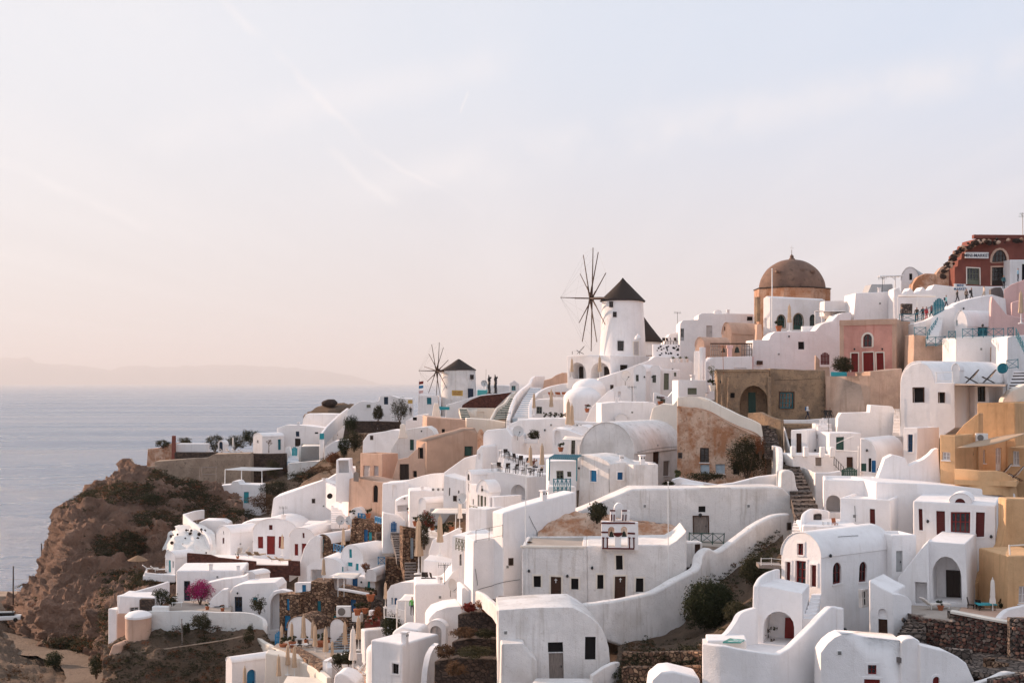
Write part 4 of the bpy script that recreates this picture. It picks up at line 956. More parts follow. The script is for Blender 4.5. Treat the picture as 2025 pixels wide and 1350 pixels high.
def circle_mark():
 f=Fr(hc["r"].o,hc["r"].yaw);u,z=f.uv(1619,863)
 t=thing("wall_emblem","two small dark rings painted on the white wall","emblem",f.w(u,z,.05))
 for s in(-1,1):
  bm=bmesh.new()
  for k in range(12):a,b=2*pi*k/12,2*pi*(k+1)/12;tube(bm,f.w(u+s*.2+cos(a)*.17,z+sin(a)*.2,.05),f.w(u+s*.2+cos(b)*.17,z+sin(b)*.2,.05),.035,4)
  fin(bm,"ring","darkmetal",t)
circle_mark()
H("green_shutter_house","white house with dark green shutter behind the washing line",("box",1640,1704,856,935),141,-6,5,zb=2,ops=[("f","W.green",1653,864,1669,890),("f","D.brownwood",1674,903,1687,928)])
POLE("washing_pole","thin white horizontal awning pole across the little court",1697,885,925,133,.035)
def line_():
 bm=bmesh.new();tube(bm,P(1652,889,134),P(1697,892,132),.03,5);tube(bm,P(1650,877,136),P(1688,861,136),.03,5);solo(bm,"awning_bars","pale awning bars above the green gate","awning bar","paint")
line_()
hs=H("quarter_vault_house","white house with half-vault roof, green hatch and blue shutter",[(1701,950),(1701,866),(1712,868),(1722,874),(1729,884),(1733,897),(1733,950)],129,30,("r",1788),zb=2,ops=[("f","W.green",1702,916,1713,931),("f","V",1717,906,1723,932),("f","W.blue",1724,911,1732,933,{"rd":.02})])
def gate(name,label,x0,x1,y0,y1,D,m,n=9,yaw=0):
 f=Fr(P((x0+x1)/2,y1,D),yaw);a=f.uv(x0,y1)[0];b=f.uv(x1,y0);t=thing(name,label,"gate",f.o);wd=b[0]-a
 for k in range(n):
  q=(k+.5)/n;h=b[1]*(.78+.22*sin(pi*q));bm=bmesh.new();fbox(bm,f,a+wd*k/n+.01,a+wd*(k+1)/n-.02,0,h,0,.04);fin(bm,"slat",m,t,smooth=0)
 for z in(.2,.65):bm=bmesh.new();fbox(bm,f,a,b[0],b[1]*z,b[1]*z+.08,-.05,0);fin(bm,"rail",m,t,smooth=0)
gate("green_gate","rounded dark green picket gate in the white court wall",1664,1695,923,947,131,"green");gate("blue_gate","narrow arched blue gate right of the half-vault house",1735,1748,921,949,127,"blue",5)
H("court_wall","white court wall below the green gate",[(1610,1000),(1613,934),(1640,934),(1663,930),(1664,946),(1734,950),(1734,1000)],128,-3,.6,zb=2,cat="wall")
def railing_black():RAIL("stair_handrail","black stair handrail beside the green-shuttered house",[(1650,903,134),(1668,922,132)],.8,"darkmetal",step=.5,cross=False,r=.025)
railing_black()
WALL("path_wall","long white plastered wall along the dark stepped path",[(1545,862,156),(1548,838,157),(1553,850,152),(1562,885,146),(1577,913,140),(1594,924,136),(1614,933,131)],5,"oldwhite",th=.5)
WALL("path_wall_outer","outer white wall of the stepped path beside the ruin",[(1546,930,133),(1548,905,137),(1546,885,141),(1535,880,145)],4,"oldwhite",th=.5)
H("gate_pier","white flared pier where the stepped path turns",[(1540,1010),(1545,934),(1552,930),(1568,931),(1572,940),(1575,962),(1584,985),(1592,990),(1592,1010)],124,-3,1.3,"oldwhite",zb=2,cat="wall",bev=.15)
STAIRS("stone_path_steps","dark stone steps of the path winding down between white walls",(1572,1625,1022,113),(1545,1572,900,145),16,"greystone")
# ====== centre foreground: the double church
BIGWALL=WALL("stair_wall","huge curved white wall climbing from the church forecourt to the right",[(1154,1194,102,1.0),(1200,1188,102.5,2.9),(1250,1179,103.5,3.9),(1300,1166,105,4.4),(1338,1146,106.5,4.4),(1384,1122,109,4.4),(1392,1096,110,4.8),(1402,1084,110.5,5),(1422,1090,111,4.6),(1461,1062,112.5,4.6),(1497,1036,114,4.6),(1533,1019,115.5,4.4),(1564,1016,116.5,3.6)],4,"oldwhite",th=.8,bev=.2)
STAIRS("worn_steps","worn grey stone steps behind the big curved wall, up to the low door",(1310,1352,1172,108),(1372,1394,1112,114),8,"greystone")
hr=H("retaining_house","long blank white wall with a grey wooden door and teal balcony rail",[(1140,1090),(1140,1012),(1250,966),(1545,962),(1575,990),(1575,1090)],122,-2,3.5,"oldwhite",zb=5,ops=[("f","V",1382,1000,1396,1012),("f","D.greywood+brownwood",1373,1021,1400,1056,{"g":.1})],bev=.15)
SLAB("balcony_slab","small grey stone balcony floor in front of the grey wooden door",[(1360,1078),(1434,1080),(1436,1070),(1362,1068)],118.5,"paving",.25,cat="balcony")
RAIL("balcony_rail","dark teal cross-braced balcony rail before the grey wooden door",[(1362,1053,117.5),(1432,1054,117.5)],.95,"green",step=.98)
H("lower_doorway","brown lower doorway beside the worn steps",("box",1355,1388,1072,1125),116,-2,2,"oldwhite",zb=1,ops=[("f","D.brownwood",1373,1076,1384,1113)])
LAMPGLOBE(1386,1018,121.8,"small dark lamp above the grey wooden door")
# double church
cl=H("church_left_house","old white church front with two stone-framed windows and a brown cross door, left half",[(1033,1215),(1033,1079),(1160,1080),(1160,1215)],110,3,7,"oldwhite",zb=1,cat="church",ops=[("f","V+cream",1057,1140,1071,1162),("f","D.brownwood+cream",1091,1141,1111,1193),("f","V+cream",1131,1143,1145,1165)],par=.12,roofm="paving")
cr=H("church_right_house","old white church front carrying the belfry, right half with a brown cross door",[(1160,1215),(1160,1079),(1324,1076),(1338,1068),(1350,1057),(1358,1048),(1360,1120),(1345,1215)],109.6,3,7,"oldwhite",zb=1,cat="church",ops=[("f","V+cream",1181,1136,1193,1164),("f","D.brownwood+cream",1215,1139,1236,1188),("f","V+cream",1256,1143,1271,1171),("f","V+cream",1217,1098,1230,1126)])
for h_,x,y,nm in((cl,1101,1149,"left"),(cr,1226,1147,"right")):
 f=h_["f"];u,z=f.uv(x,y);bm=bmesh.new();fbox(bm,f,u-.03,u+.03,z-.16,z+.16,-.15,-.11);fbox(bm,f,u-.11,u-.031,z+.03,z+.08,-.15,-.11);fbox(bm,f,u+.031,u+.11,z+.03,z+.08,-.15,-.11);fin(bm,"door_cross","paint",h_["th"],smooth=0)
bm=bmesh.new();f=cl["f"];z=f.uv(1100,1081)[1];fbox(bm,f,f.uv(1033,1081)[0]-.08,f.uv(1159,1081)[0],z-.12,z+.06,-.3,.07);fin(bm,"cornice","cream",cl["th"],bev=.03)
for h_,x in((cl,1043),(cl,1158)):
 f=h_["f"];bm=bmesh.new();u,z=f.uv(x,1195);fbox(bm,f,u-.12,u+.12,z,f.uv(x,1083)[1],0,.05);fin(bm,"pilaster","oldwhite",h_["th"],bev=.02)
def belfry():
 f=Fr(P(1222,1087,109.2),3);t=thing("belfry","white church belfry with two bells, maroon columns and a cross","belfry",f.o);S=109.2/FPX
 def U(x):return(x-1222)*S
 def Z(y):return(1087-y)*S
 outer=[(U(1190),0),(U(1190),Z(1031)),(U(1262),Z(1033)),(U(1262),0)]
 h1_=arch_pts(U(1203),U(1216),Z(1083),Z(1042),8);h2_=arch_pts(U(1228),U(1241),Z(1083),Z(1042),8)
 bm=bmesh.new();capface(bm,f,outer,[(h1_,.8,False),(h2_,.8,False)]);capface(bm,f.back(.8),outer,[(h1_,0.0,False),(h2_,0.0,False)])
 for i in range(4):a,b=outer[i],outer[(i+1)%4];bm.faces.new([bm.verts.new(q)for q in(f.w(*a),f.w(*b),f.w(*b,-.8),f.w(*a,-.8))])
 bmesh.ops.remove_doubles(bm,verts=bm.verts,dist=.002);fin(bm,"lower_tier","white",t)
 bm=bmesh.new();outer=[(U(1207),Z(1030.5)),(U(1207),Z(1012)),(U(1214),Z(1012)),(U(1214),Z(1005)),(U(1217),Z(999)),(U(1221),Z(996)),(U(1226),Z(996)),(U(1230),Z(999)),(U(1232),Z(1005)),(U(1232),Z(1011)),(U(1245),Z(1011)),(U(1245),Z(1030.5))]
 hh=arch_pts(U(1218),U(1229),Z(1029),Z(1006),8)
 capface(bm,f.back(.1),outer,[(hh,.6,False)]);capface(bm,f.back(.7),outer,[(hh,0,False)])
 for i in range(len(outer)):a,b=outer[i],outer[(i+1)%len(outer)];bm.faces.new([bm.verts.new(q)for q in(f.w(*a,-.1),f.w(*b,-.1),f.w(*b,-.7),f.w(*a,-.7))])
 bmesh.ops.remove_doubles(bm,verts=bm.verts,dist=.002);fin(bm,"upper_tier","white",t)
 def strip(nm,x0,x1,y0,y1,d=.06):bm=bmesh.new();fbox(bm,f,U(x0),U(x1),Z(y1),Z(y0),0,d);fin(bm,nm,"maroon",t,smooth=0)
 strip("band",1189,1256,1033,1036);strip("band",1190,1203,1051,1054);strip("band",1241,1256,1053,1056);strip("band",1191,1254,1083,1086)
 for x in(1192,1200,1243,1252):strip("column",x,x+2.6,1064,1083);strip("capital",x-1,x+3.6,1062,1064,.09)
 for x in(1208,1213,1230,1236):strip("column",x,x+2.2,1018,1031,.02)
 for x in(1206,1229):strip("band",x,x+10,1009,1012,.02)
 bm=bmesh.new()
 for i in range(9):
  a=pi+pi*i/8;b=pi+pi*(i+1)/8
  if i<8:q=[f.w(U(1222)+cos(a)*.36,Z(1053)+sin(a)*.32,.05),f.w(U(1222)+cos(b)*.36,Z(1053)+sin(b)*.32,.05),f.w(U(1222),Z(1053),.05)];bm.faces.new([bm.verts.new(v)for v in q])
 fin(bm,"medallion","maroon",t,smooth=0)
 for x in(1209.5,1234.5):
  bm=bmesh.new();lathe(bm,f.w(U(x),Z(1062),-.35),[(.22,0),(.16,.08),(.13,.25),(.08,.36),(0,.40)],12);tube(bm,f.w(U(x),Z(1062)+.38,-.35),f.w(U(x),Z(1048),-.35),.015,5);fin(bm,"bell","bronze",t)
 bm=bmesh.new();fbox(bm,f,U(1223.5)-.03,U(1223.5)+.03,Z(996),Z(984),-.42,-.36);fbox(bm,f,U(1223.5)-.16,U(1223.5)+.16,Z(990),Z(988),-.425,-.355);fin(bm,"cross","paint",t,smooth=0)
belfry()
POLE("flag_pole","slim white flagpole in front of the right half of the church",1322,955,1142,108.8,.035);POLE("lamp_pole","slim white pole rising before the long shaded house",1041,905,1078,112,.035)
sheet("rubble_mound",[[(1064,1040,121),(1100,1018,121),(1137,1008,121.5),(1180,1016,121),(1250,1028,121),(1310,1036,121),(1357,1046,120)],[(1064,1052,119.5),(1100,1034,119.5),(1137,1030,119.5),(1180,1032,119.5),(1250,1040,119.5),(1310,1048,119),(1355,1054,118.5)],[(1062,1072,118),(1100,1070,118),(1137,1072,118),(1180,1072,118),(1250,1072,118),(1310,1072,118),(1345,1070,118)]],"ruin",amp=.25,freq=.6,nx=60,ny=16)
SHRUB("rooftop_bush","bushy dark green shrub growing on the mound left of the belfry",1182,1032,118.5,1.9,1.7,"shrub",900,.13)
SHRUB("dry_tuft","small dry straw-coloured tuft on the church roof corner",1048,1078,113,.7,.4,"dry",160,.09,stem=False)
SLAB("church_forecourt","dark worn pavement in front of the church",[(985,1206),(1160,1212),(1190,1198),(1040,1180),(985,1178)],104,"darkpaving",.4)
# lower house in front of the church
hh_=H("abandoned_house","white abandoned house with a tall dark doorway and grey lower door",[(985,1390),(985,1206),(1060,1202),(1132,1200),(1153,1211),(1168,1221),(1181,1234),(1191,1247),(1198,1262),(1203,1280),(1206,1306),(1206,1390)],97,-2,6,"oldwhite",zb=1,ops=[("f","V",1085,1270,1114,1289.5),("f","D.greywood",1086,1290.5,1114,1341),("f","V",1156,1259,1177,1305)],bev=.12)
H("abandoned_annex","white buttress annex with sloping top left of the abandoned house door",[(988,1390),(990,1272),(1038,1271),(1040,1282),(1062,1303),(1063,1390)],95.5,-2,1.6,"oldwhite",cat="wall",bev=.12)
WALL("lane_wall","curved low white wall at the right of the abandoned house",[(1170,1334,94),(1195,1318,94.5),(1215,1309,95),(1228,1308,96)],4,"oldwhite",th=.4)
WALL("forecourt_parapet","low white parapet along the left edge of the church forecourt",[(940,1168,112),(960,1180,108),(976,1194,103),(986,1206,98)],1.2,"oldwhite",th=.35)
H("slope_strip_wall","narrow white wall strip climbing beside the dark planted terraces",[(984,1390),(986,1290),(982,1230),(980,1206),(988,1206),(996,1250),(1000,1300),(1000,1390)],97.6,20,.6,"oldwhite",cat="wall")
SLAB("corner_slab","white ledge at the bottom edge below the abandoned house",[(1050,1352),(1170,1352),(1175,1340),(1060,1340)],93,"oldwhite",.5)
# planted slope right of the church
BANK=sheet("planted_bank",[[(1222,1276,104),(1300,1258,106),(1345,1240,107),(1400,1165,110),(1450,1125,113),(1500,1085,115),(1548,1055,116)],[(1222,1287,100),(1300,1274,101),(1350,1264,101.5),(1420,1240,102),(1470,1190,104),(1510,1150,105),(1550,1150,102)],[(1218,1312,97.5),(1300,1302,96),(1350,1300,95),(1400,1292,93.5),(1450,1255,95),(1490,1215,97),(1520,1205,97)],[(1215,1370,94),(1300,1370,92),(1350,1370,91),(1400,1370,90),(1450,1370,90),(1490,1370,90),(1520,1370,90)]],"soil",amp=.3,freq=.35,nx=70,ny=50)
SHRUB("large_dark_bush","large dark evergreen bush filling the slope beside the curved wall",1402,1248,101.5,4.0,3.9,"bush",5200,.15,deep=3.0)
SHRUB("dark_hedge","dark unlit shrub in the hollow below the wooden balcony",1492,1160,106,2.4,2.6,"shrub",1500,.13)
SHRUB("low_ivy_bush","low dark bush under the large evergreen, beside the pool wall",1455,1232,97,2.2,1.6,"shrub",1000,.12)
WALL("dry_stone_terrace","rough dry-stone terrace wall below the large evergreen bush, upper of two",[(1228,1288,97),(1300,1289,95),(1388,1287,92)],1.3,"brownstone",th=.5)
WALL("dry_stone_terrace","rough dry-stone terrace wall at the bottom edge, lower of two",[(1228,1318,94),(1300,1318,92),(1380,1312,90)],1.5,"brownstone",th=.5)
H("dome_corner","curved white roof edge at the bottom left of the pool house",[(1285,1390),(1290,1345),(1310,1328),(1330,1326),(1385,1338),(1392,1390)],87,0,3,cat="roof",bev=.2)
def wooden_balcony():
 H("hanging_balcony","small wooden balcony jutting left of the vaulted house",("box",1500,1545,1116,1123),100,4,1.4,"greywood",cat="balcony",bev=0)
 RAIL("balcony_railing","white rope rail round the small wooden balcony",[(1504,1103,99.8),(1524,1102,99.8),(1544,1104,99.8)],.5,"paint",step=.7,cross=False,r=.02)
wooden_balcony()
# ====== centre: captain's house with blue shutters
hk=H("blue_shutter_house","white corner house with two small blue shutters below the big vault",[(1140,1020),(1149,898),(1166,899),(1184,903),(1201,911),(1206,916),(1206,1015)],131,46,3.5,"oldwhite",zb=3,ops=[("f","W.azure+white",1168,929,1181,951)])
H("","",[(1206,1015),(1206,916),(1240,912),(1255,916),(1297,914),(1302,920),(1302,1000)],131,-22,5.5,"oldwhite",th=hk["th"],zb=3,ops=[("f","W.blue+white",1221,932,1232,947)])
H("flat_annex","white flat annex beside the blue-shuttered house",("box",1253,1303,918,975),130,-20,2,"oldwhite",zb=2,par=.1)
bigv=H("great_vault","great white barrel vault above the blue-shuttered house",("vault",1149,1254,836,897,960),149,30,("r",1374),"oldwhite",zb=4,rim=.12,ops=[("r","D.brownwood",1292,894,1305,922),("r","W.greywood",1312,912,1324,941)])
DISH(1222,905,140,"tiny chimney dish at the foot of the great vault",.6)
H("garden_wall","low white garden wall in front of the ruin",[(1322,975),(1330,948),(1345,944),(1371,950),(1420,958),(1452,954),(1500,942),(1540,936),(1545,965),(1545,985)],134,-4,.5,cat="wall",zb=2)
SLAB("garden_table","white stone table in the garden before the ruin",[(1346,957),(1392,958),(1388,954),(1352,953)],133,"white",.15,cat="table")
SHRUB("garden_succulent","spiky grey-green plant beside the brown hatch of the great vault",1340,945,140,.9,.8,"olive",120,.2)
SHRUB("garden_bush","dark low bush by the white garden table",1322,965,133,1.3,.7,"shrub",260,.1)
# balcony with green pergola left of it
hg=H("pergola_house","white balcony front with a green slatted pergola roof",("box",1086,1141,912,1000),134,-3,4,zb=3,ops=[("f","G.sage",1101,931,1115,948,{"door":0}),("f","G.sage",1122,933,1130,943,{"door":0})])
def pergola_green():
 t=thing("green_pergola","green slatted pergola above the small balcony","pergola",P(1115,950,132));A,B=P(1087,906,131.5),P(1140,906,131.5);A2,B2=P(1098,899,134),P(1151,899,134)
 for i in range(15):bm=bmesh.new();a=A.lerp(B,i/14);b=A2.lerp(B2,i/14);tube(bm,a,b,.06,4);fin(bm,"slat","teal",t)
 for p,q in((A,B),(A2,B2)):bm=bmesh.new();tube(bm,p-UP*.1,q-UP*.1,.06,4);fin(bm,"beam","teal",t)
 for p in(A,B):bm=bmesh.new();tube(bm,p,p-UP*2.1,.06,6);fin(bm,"post","teal",t)
pergola_green()
H("balcony_block","white balcony base under the green pergola",("box",1085,1139,962,1010),131.5,-3,3,zb=2,cat="balcony")
RAIL("lattice_rail","dark teal lattice rail of the balcony under the green pergola",[(1096,948,131.2),(1128,947,131.2)],1.2,"teal",step=.42)
# long house with shaded flank
lh=H("long_flat_house","long white flat-roofed house with a shaded blank flank",[(995,1200),(995,1014),(1060,993),(1139,972),(1141,1200)],118,-28,("l",974),zb=3,bev=.12)
H("","",[(934,1180),(937,1068),(960,1064),(994,1063),(1036,1062),(1036,1190)],119,-12,4,zb=1,th=lh["th"])
RAIL("glass_fence","thin wire fence along the flat roof ledge",[(942,1048,118),(994,1038,116.5)],1.0,"metal",step=1.1,cross=False,r=.02)
# pale houses of the restaurant row
pv=H("pale_vault_house","small white vaulted house with three tall pale windows",("vault",943,967,950,974,1030),137,45,("r",989),zb=3,ops=[("f","G.sage",945,977,949,1000,{"door":0}),("f","G.sage",950,979,956,1005),("f","G.sage",957.5,981,962,1003,{"door":0}),("f","V",952,960,955,972)])
H("","",("box",966,978,982,1040),135,40,4,zb=3,th=pv["th"],ops=[("f","aN",969,983,974,1008,{"d":.4})])
H("narrow_house","narrow white house left of the small vault, with slit windows",("vault",921,931,930,940,1030),141,45,("r",992),zb=3,ops=[("f","aG.darkwood",923,936,928,949,{"door":0}),("f","W.sage",924.5,955,927,970)])
H("tall_wall_house","white wall between the narrow house and the small vault",("box",929,944,958,1030),138.5,45,3,zb=3,ops=[("f","G.sage",935,986,938,997,{"door":0})])
RAIL("little_balcony","tiny pale green balcony rail on the row of white houses",[(929,1000,135),(943,1003,134)],.9,"sage",step=.5)
H("balcony_corner","white balcony corner with steps below the small vault",("box",925,962,1006,1060),133,35,3,zb=3,cat="house")
H("niche_house","white house front with niche door under the row of pale houses",[(912,1110),(912,1062),(930,1050),(950,1058),(975,1048),(985,1110)],125,20,3,zb=3,ops=[("f","aN",924,1042+20,938,1085,{"d":.5})])
rt=H("restaurant_terrace","white restaurant terrace block with an arched recess",[(962,1000),(962,931),(1000,936),(1043,943),(1043,1010)],141,22,("r",1090),zb=3,ops=[("f","aN",1011,958,1040,988,{"d":1.2})],cat="terrace")
H("restaurant_parapet","white panel wall between the two dining terraces",[(988,935),(996,904),(1024,913),(1026,940)],146,25,.5,cat="wall")
H("upper_terrace_block","white upper dining terrace block",[(975,925),(988,898),(1040,905),(1092,903),(1092,930)],150,5,5,zb=2,cat="terrace")
H("side_roof_house","white house with pale blue-shaded roof above the dining terraces",[(953,915),(953,878),(956,857),(962,850),(1000,846),(1012,862),(1012,915)],160,20,5,zb=3)
H("stone_gable","narrow brick-coloured ruined gable strip beside the peach wall",[(943,890),(945,856),(949,848),(954,858),(956,890)],161,25,.6,"ruin",cat="wall",zb=1)
H("slope_house","white house with sloping shoulder and blind arch",[(936,915),(943,890),(951,880),(954,884),(954,915)],158,30,3,zb=2,ops=[("f","aN",945.5,897,950,908,{"d":.2})])
H("white_terrace_curve","white curved retaining house below the upper stairs",[(1005,905),(1008,870),(1000,840),(1030,828),(1093,826),(1120,828),(1120,905)],166,15,4,zb=3)
H("white_steps_mass","broad white wall stepping down right of the dining terraces",[(1092,920),(1092,850),(1100,846),(1120,848),(1150,860),(1150,920)],158,10,5,zb=3,ops=[("f","G.sage",1129,868,1137,898),("f","aN",1096,850,1108,880,{"d":.4})])
def flat_canopy(name,label,x0,x1,y0,y1,D,posts,m="whitecanvas",h=2.3,deep=2.6,pm="paint"):
 t=thing(name,label,"canopy",P((x0+x1)/2,y1,D)-UP*h);A,B=P(x0,y1,D),P(x1,y1,D);C_,E_=A+V3((.6,deep,.25)),B+V3((.6,deep,.25));bm=bmesh.new()
 n=8;R=[[bm.verts.new((A.lerp(B,i/n)).lerp(C_.lerp(E_,i/n),j/4)-UP*.12*sin(pi*j/4))for j in range(5)]for i in range(n+1)]
 for a,b in zip(R,R[1:]):
  for j in range(4):bm.faces.new((a[j],b[j],b[j+1],a[j+1]))
 o=fin(bm,"cloth",m,t);o.modifiers.new("solid","SOLIDIFY").thickness=.05
 for q in posts:bm=bmesh.new();p=A.lerp(B,q);tube(bm,p,p-UP*h,.05,6);fin(bm,"post",pm,t)
 bm=bmesh.new();tube(bm,A,B,.05,6);fin(bm,"beam",pm,t)
 return t
flat_canopy("porch_canopy","white flat porch canopy beside the great vault",1108,1160,864,869,153,(0,.35,.7))
POT(1109,893,151,"terracotta pot with a slim cypress left of the great vault",1.1)
# dining terrace furniture
k=0
ORD=["first","second","third","fourth","fifth","sixth","seventh","eighth","ninth","tenth"]
for i in range(5):
 x,y=996+i*9.5,903+i*4.2;place("table",table_b,P(x,y+1,147.5-i*.3),"small table of the upper dining terrace, %s from the left"%ORD[i],"table","restaurant tables",rz=.3)
 place("chair_dw",None if "chair_dw" in PROTO else chair_b(),P(x+5,y+3,146.6-i*.3),"dark chair on the upper dining terrace, %s from the left"%ORD[i],"chair","restaurant chairs",rz=.3+i)
for i in range(6):
 x,y=980+i*16,931+i*1.9;place("table",None,P(x,y,142.5-i*.4),"small table of the lower dining terrace, %s from the left"%ORD[i],"table","restaurant tables",rz=.2)
 place("chair_dw",None,P(x+8,y+1,142-i*.4),"dark chair on the lower dining terrace, %s from the left"%ORD[i],"chair","restaurant chairs",rz=2.8+i*.5)
PARASOL(1049,940,144,"closed beige parasol on the lower dining terrace, left of the pair",1.05);PARASOL(1072,939,142.5,"closed beige parasol on the lower dining terrace, right of the pair",1.1)
PERSON(1043,934.5,143.5,"seated diner in white shirt facing away from the sea",(.75,.74,.72),(.03,.03,.04),pose="sit",rz=.6);PERSON(1062,932,144.5,"seated diner in white top between the closed parasols",(.72,.70,.70),(.03,.035,.06),pose="sit",rz=-.9);PERSON(1056,930,145.5,"seated diner in dark top behind the white-clad diners",(.16,.05,.03),(.02,.02,.02),pose="sit",rz=.2)
DISH(1024,870,161,"pale satellite dish above the dining terraces",1.3,.3)
SHRUB("terrace_shrub","bushy plant in a white planter above the dining terraces",1055,872,164,1.5,1.5,"shrub",420,.12)
H("shrub_planter","long white planter holding the bushy plant above the dining terraces",("box",1032,1064,868,877),163.5,5,.6,cat="planter")
# ====== windmills
def windmill(name,label,D,tower,roof,hub,tip,ell,ang0,n=12,boom=None,wires=True,ops=(),wall="oldwhite"):
 xb0,xb1,yb,xt0,xt1,yt=tower;k=D/FPX;c=P((xb0+xb1)/2,yb,D);R0=(xb1-xb0)/2*k;R1=(xt1-xt0)/2*k;Hh=(yb-yt)*k
 c=EYE+(c-EYE)*((D+R0)/D);t=thing(name,label,"windmill",c)
 bm=bmesh.new();lathe(bm,c,[(R0,-2),(R0,0),(R0*.7+R1*.3,Hh*.3),(R0*.4+R1*.6,Hh*.6),(R1,Hh-.25),(R1+.06,Hh-.2),(R1+.06,Hh),(R1*.5,Hh)],48);fin(bm,"tower",wall,t)
 xe0,xe1,ye,ya=roof;Re=(xe1-xe0)/2*k;Ha=(ye-ya)*k;bm=bmesh.new()
 prof=[(Re,Hh-.12),(Re+.05,Hh-.02),(Re*.80,Hh+Ha*.20),(Re*.55,Hh+Ha*.44),(Re*.32,Hh+Ha*.66),(Re*.15,Hh+Ha*.82),(Re*.06,Hh+Ha*.93),(0,Hh+Ha)]
 if Ha<2.6:prof=[(Re,Hh-.12),(Re+.04,Hh-.02),(Re*.6,Hh+Ha*.42),(Re*.25,Hh+Ha*.8),(Re*.08,Hh+Ha*.97),(0,Hh+Ha)]
 lathe(bm,c,prof,40,fold=.012);fin(bm,"thatched_roof","thatch",t,smooth=60)
 ax=V3((-cos(ell),-sin(ell),0));hc_=P(hub[0],hub[1],D);hc_.y=c.y-sin(ell)*R0*1.25
 s_=(hc_.y/D);hc_.x=(hub[0]-CX)/FPX*hc_.y;hc_.z=CZ+(HY-hub[1])/FPX*hc_.y
 side=V3((-ax.y,ax.x,0));rad=(tip*k)
 bm=bmesh.new();tube(bm,hc_-ax*(R1*.9),hc_+ax*.5,.22,10);fin(bm,"shaft","brownwood",t)
 bm=bmesh.new();bl=(hub[0]-boom)*k;tube(bm,hc_+ax*.3,hc_+ax*bl/cos(ell),.10,8,.05);fin(bm,"boom","brownwood",t)
 bm=bmesh.new();lathe(bm,(0,0,0),[(.2,-.3),(.42,-.2),(.42,.2),(.2,.3)],12);bmesh.ops.rotate(bm,verts=bm.verts,matrix=ax.to_track_quat("Z","Y").to_matrix());bmesh.ops.translate(bm,verts=bm.verts,vec=hc_+ax*.25);fin(bm,"hub","brownwood",t)
 tips=[]
 for i in range(n):
  a=ang0+2*pi*i/n;d=UP*cos(a)+side*sin(a);o_=hc_+ax*(.25+.35*(i%2));e=o_+d*rad*(1+.03*sin(i*2.3));tips.append(e)
  bm=bmesh.new();tube(bm,o_,e,.012*rad+.02,6,.006*rad+.02);tube(bm,o_+d*.2+ax*.05,o_+d*rad*.28+ax*.05,.010*rad+.02,5,.06);fin(bm,"sail_spar","brownwood",t)
 if wires:
  bt=hc_+ax*bl/cos(ell)
  for i,e in enumerate(tips):bm=bmesh.new();tube(bm,bt,e,.007,3);tube(bm,e,tips[(i+1)%n],.007,3);fin(bm,"stay_wire","metal",t)
 return t,c,R0,R1,Hh
def curved_win(t,c,R,x,y,w_,h,D,m="V",colr="darkwood",sur=None,name=None):
 """window on a round tower: small frame and pane set into the curved face at pixel (x, y)"""
 p=P(x,y,D);dx=(p.x-c.x);dx=max(-R*.98,min(R*.98,dx));ny=-sqrt(R*R-dx*dx);n=V3((dx,ny,0)).normalized();yaw=math.degrees(atan2(-n.x,-n.y));q=V3((c.x+dx,c.y+ny,p.z));f=Fr(q,yaw)
 bm=bmesh.new();g=.09
 for a in((-w_/2-g,-w_/2,-h/2,h/2),(w_/2,w_/2+g,-h/2,h/2),(-w_/2-g,w_/2+g,h/2,h/2+g),(-w_/2-g,w_/2+g,-h/2-g,-h/2)):fbox(bm,f,a[0],a[1],a[2],a[3],-.25,.07)
 o=fin(bm,name or("window" if h<1.6 else "door"),sur or colr,t,smooth=0)
 b2=bmesh.new();fbox(b2,f,-w_/2,w_/2,-h/2,h/2,-.2,.03);fin(b2,"pane" if h<1.6 else "door_leaf","glass" if h<1.6 else colr,o,smooth=0)
 b3=bmesh.new();fbox(b3,f,-.025,.025,-h/2,h/2,.03,.05)
 for q_ in(-.17,.17):fbox(b3,f,-w_/2,-.03,h*q_-.02,h*q_+.02,.03,.05);fbox(b3,f,.03,w_/2,h*q_-.02,h*q_+.02,.03,.05)
 fin(b3,"glazing_bar" if h<1.6 else "door_rail",colr,o,smooth=0)
t,c,R0,R1,Hh=windmill("windmill","large white round windmill with tall thatched cap and bare sails",212,(1185,1278,702,1191,1274,593),(1185,1276,592,545.5),(1174,590),102,radians(14),radians(3),boom=1107,wall="white")
for x,y,w_,h in((1211,593+7,.4,.65),(1218,620,.4,.6)):curved_win(t,c,R0*.93,x,y,w_,h,210)
curved_win(t,c,R0*.99,1231,683,.75,1.3,209,colr="darkwood");curved_win(t,c,R0,1262,687,.85,1.95,209,colr="lilac",sur="cream")
bm=bmesh.new();lathe(bm,P(1262,671,209.3),[(.5,0),(.5,.15),(.4,.4),(.2,.6),(.1,.7),(.12,.8),(0,.95)],14);fin(bm,"door_hood","white",t)
t2,c2,R02,R12,Hh2=windmill("windmill","small white windmill with low grey cap and yellow sign",262,(871,943,801,874,941,730),(874,943,730,709),(868,733),57,radians(27),radians(8),boom=829)
curved_win(t2,c2,R02,932,745,.5,.65,258);curved_win(t2,c2,R02,929.5,779,1.0,1.7,258,colr="navy")
def signs():
 f=Fr(P(904.5,777,258.0),4);t=thing("yellow_sign","yellow lettered sign on the small windmill","sign",f.o);bm=bmesh.new();fbox(bm,f,-1.0,1.0,-.5,.5,0,.06);fin(bm,"board","signyellow",t,smooth=0)
 rnd=random.Random(3)
 for r_ in range(2):
  bm=bmesh.new()
  for i in range(9):q=-.8+i*.18;fbox(bm,f,q,q+.1+rnd.uniform(-.03,.04),.05-r_*.32,.27-r_*.32-rnd.uniform(0,.08),.06,.075)
  o=fin(bm,"lettering","redwall",t,smooth=0);o["kind"]="stuff"
signs()
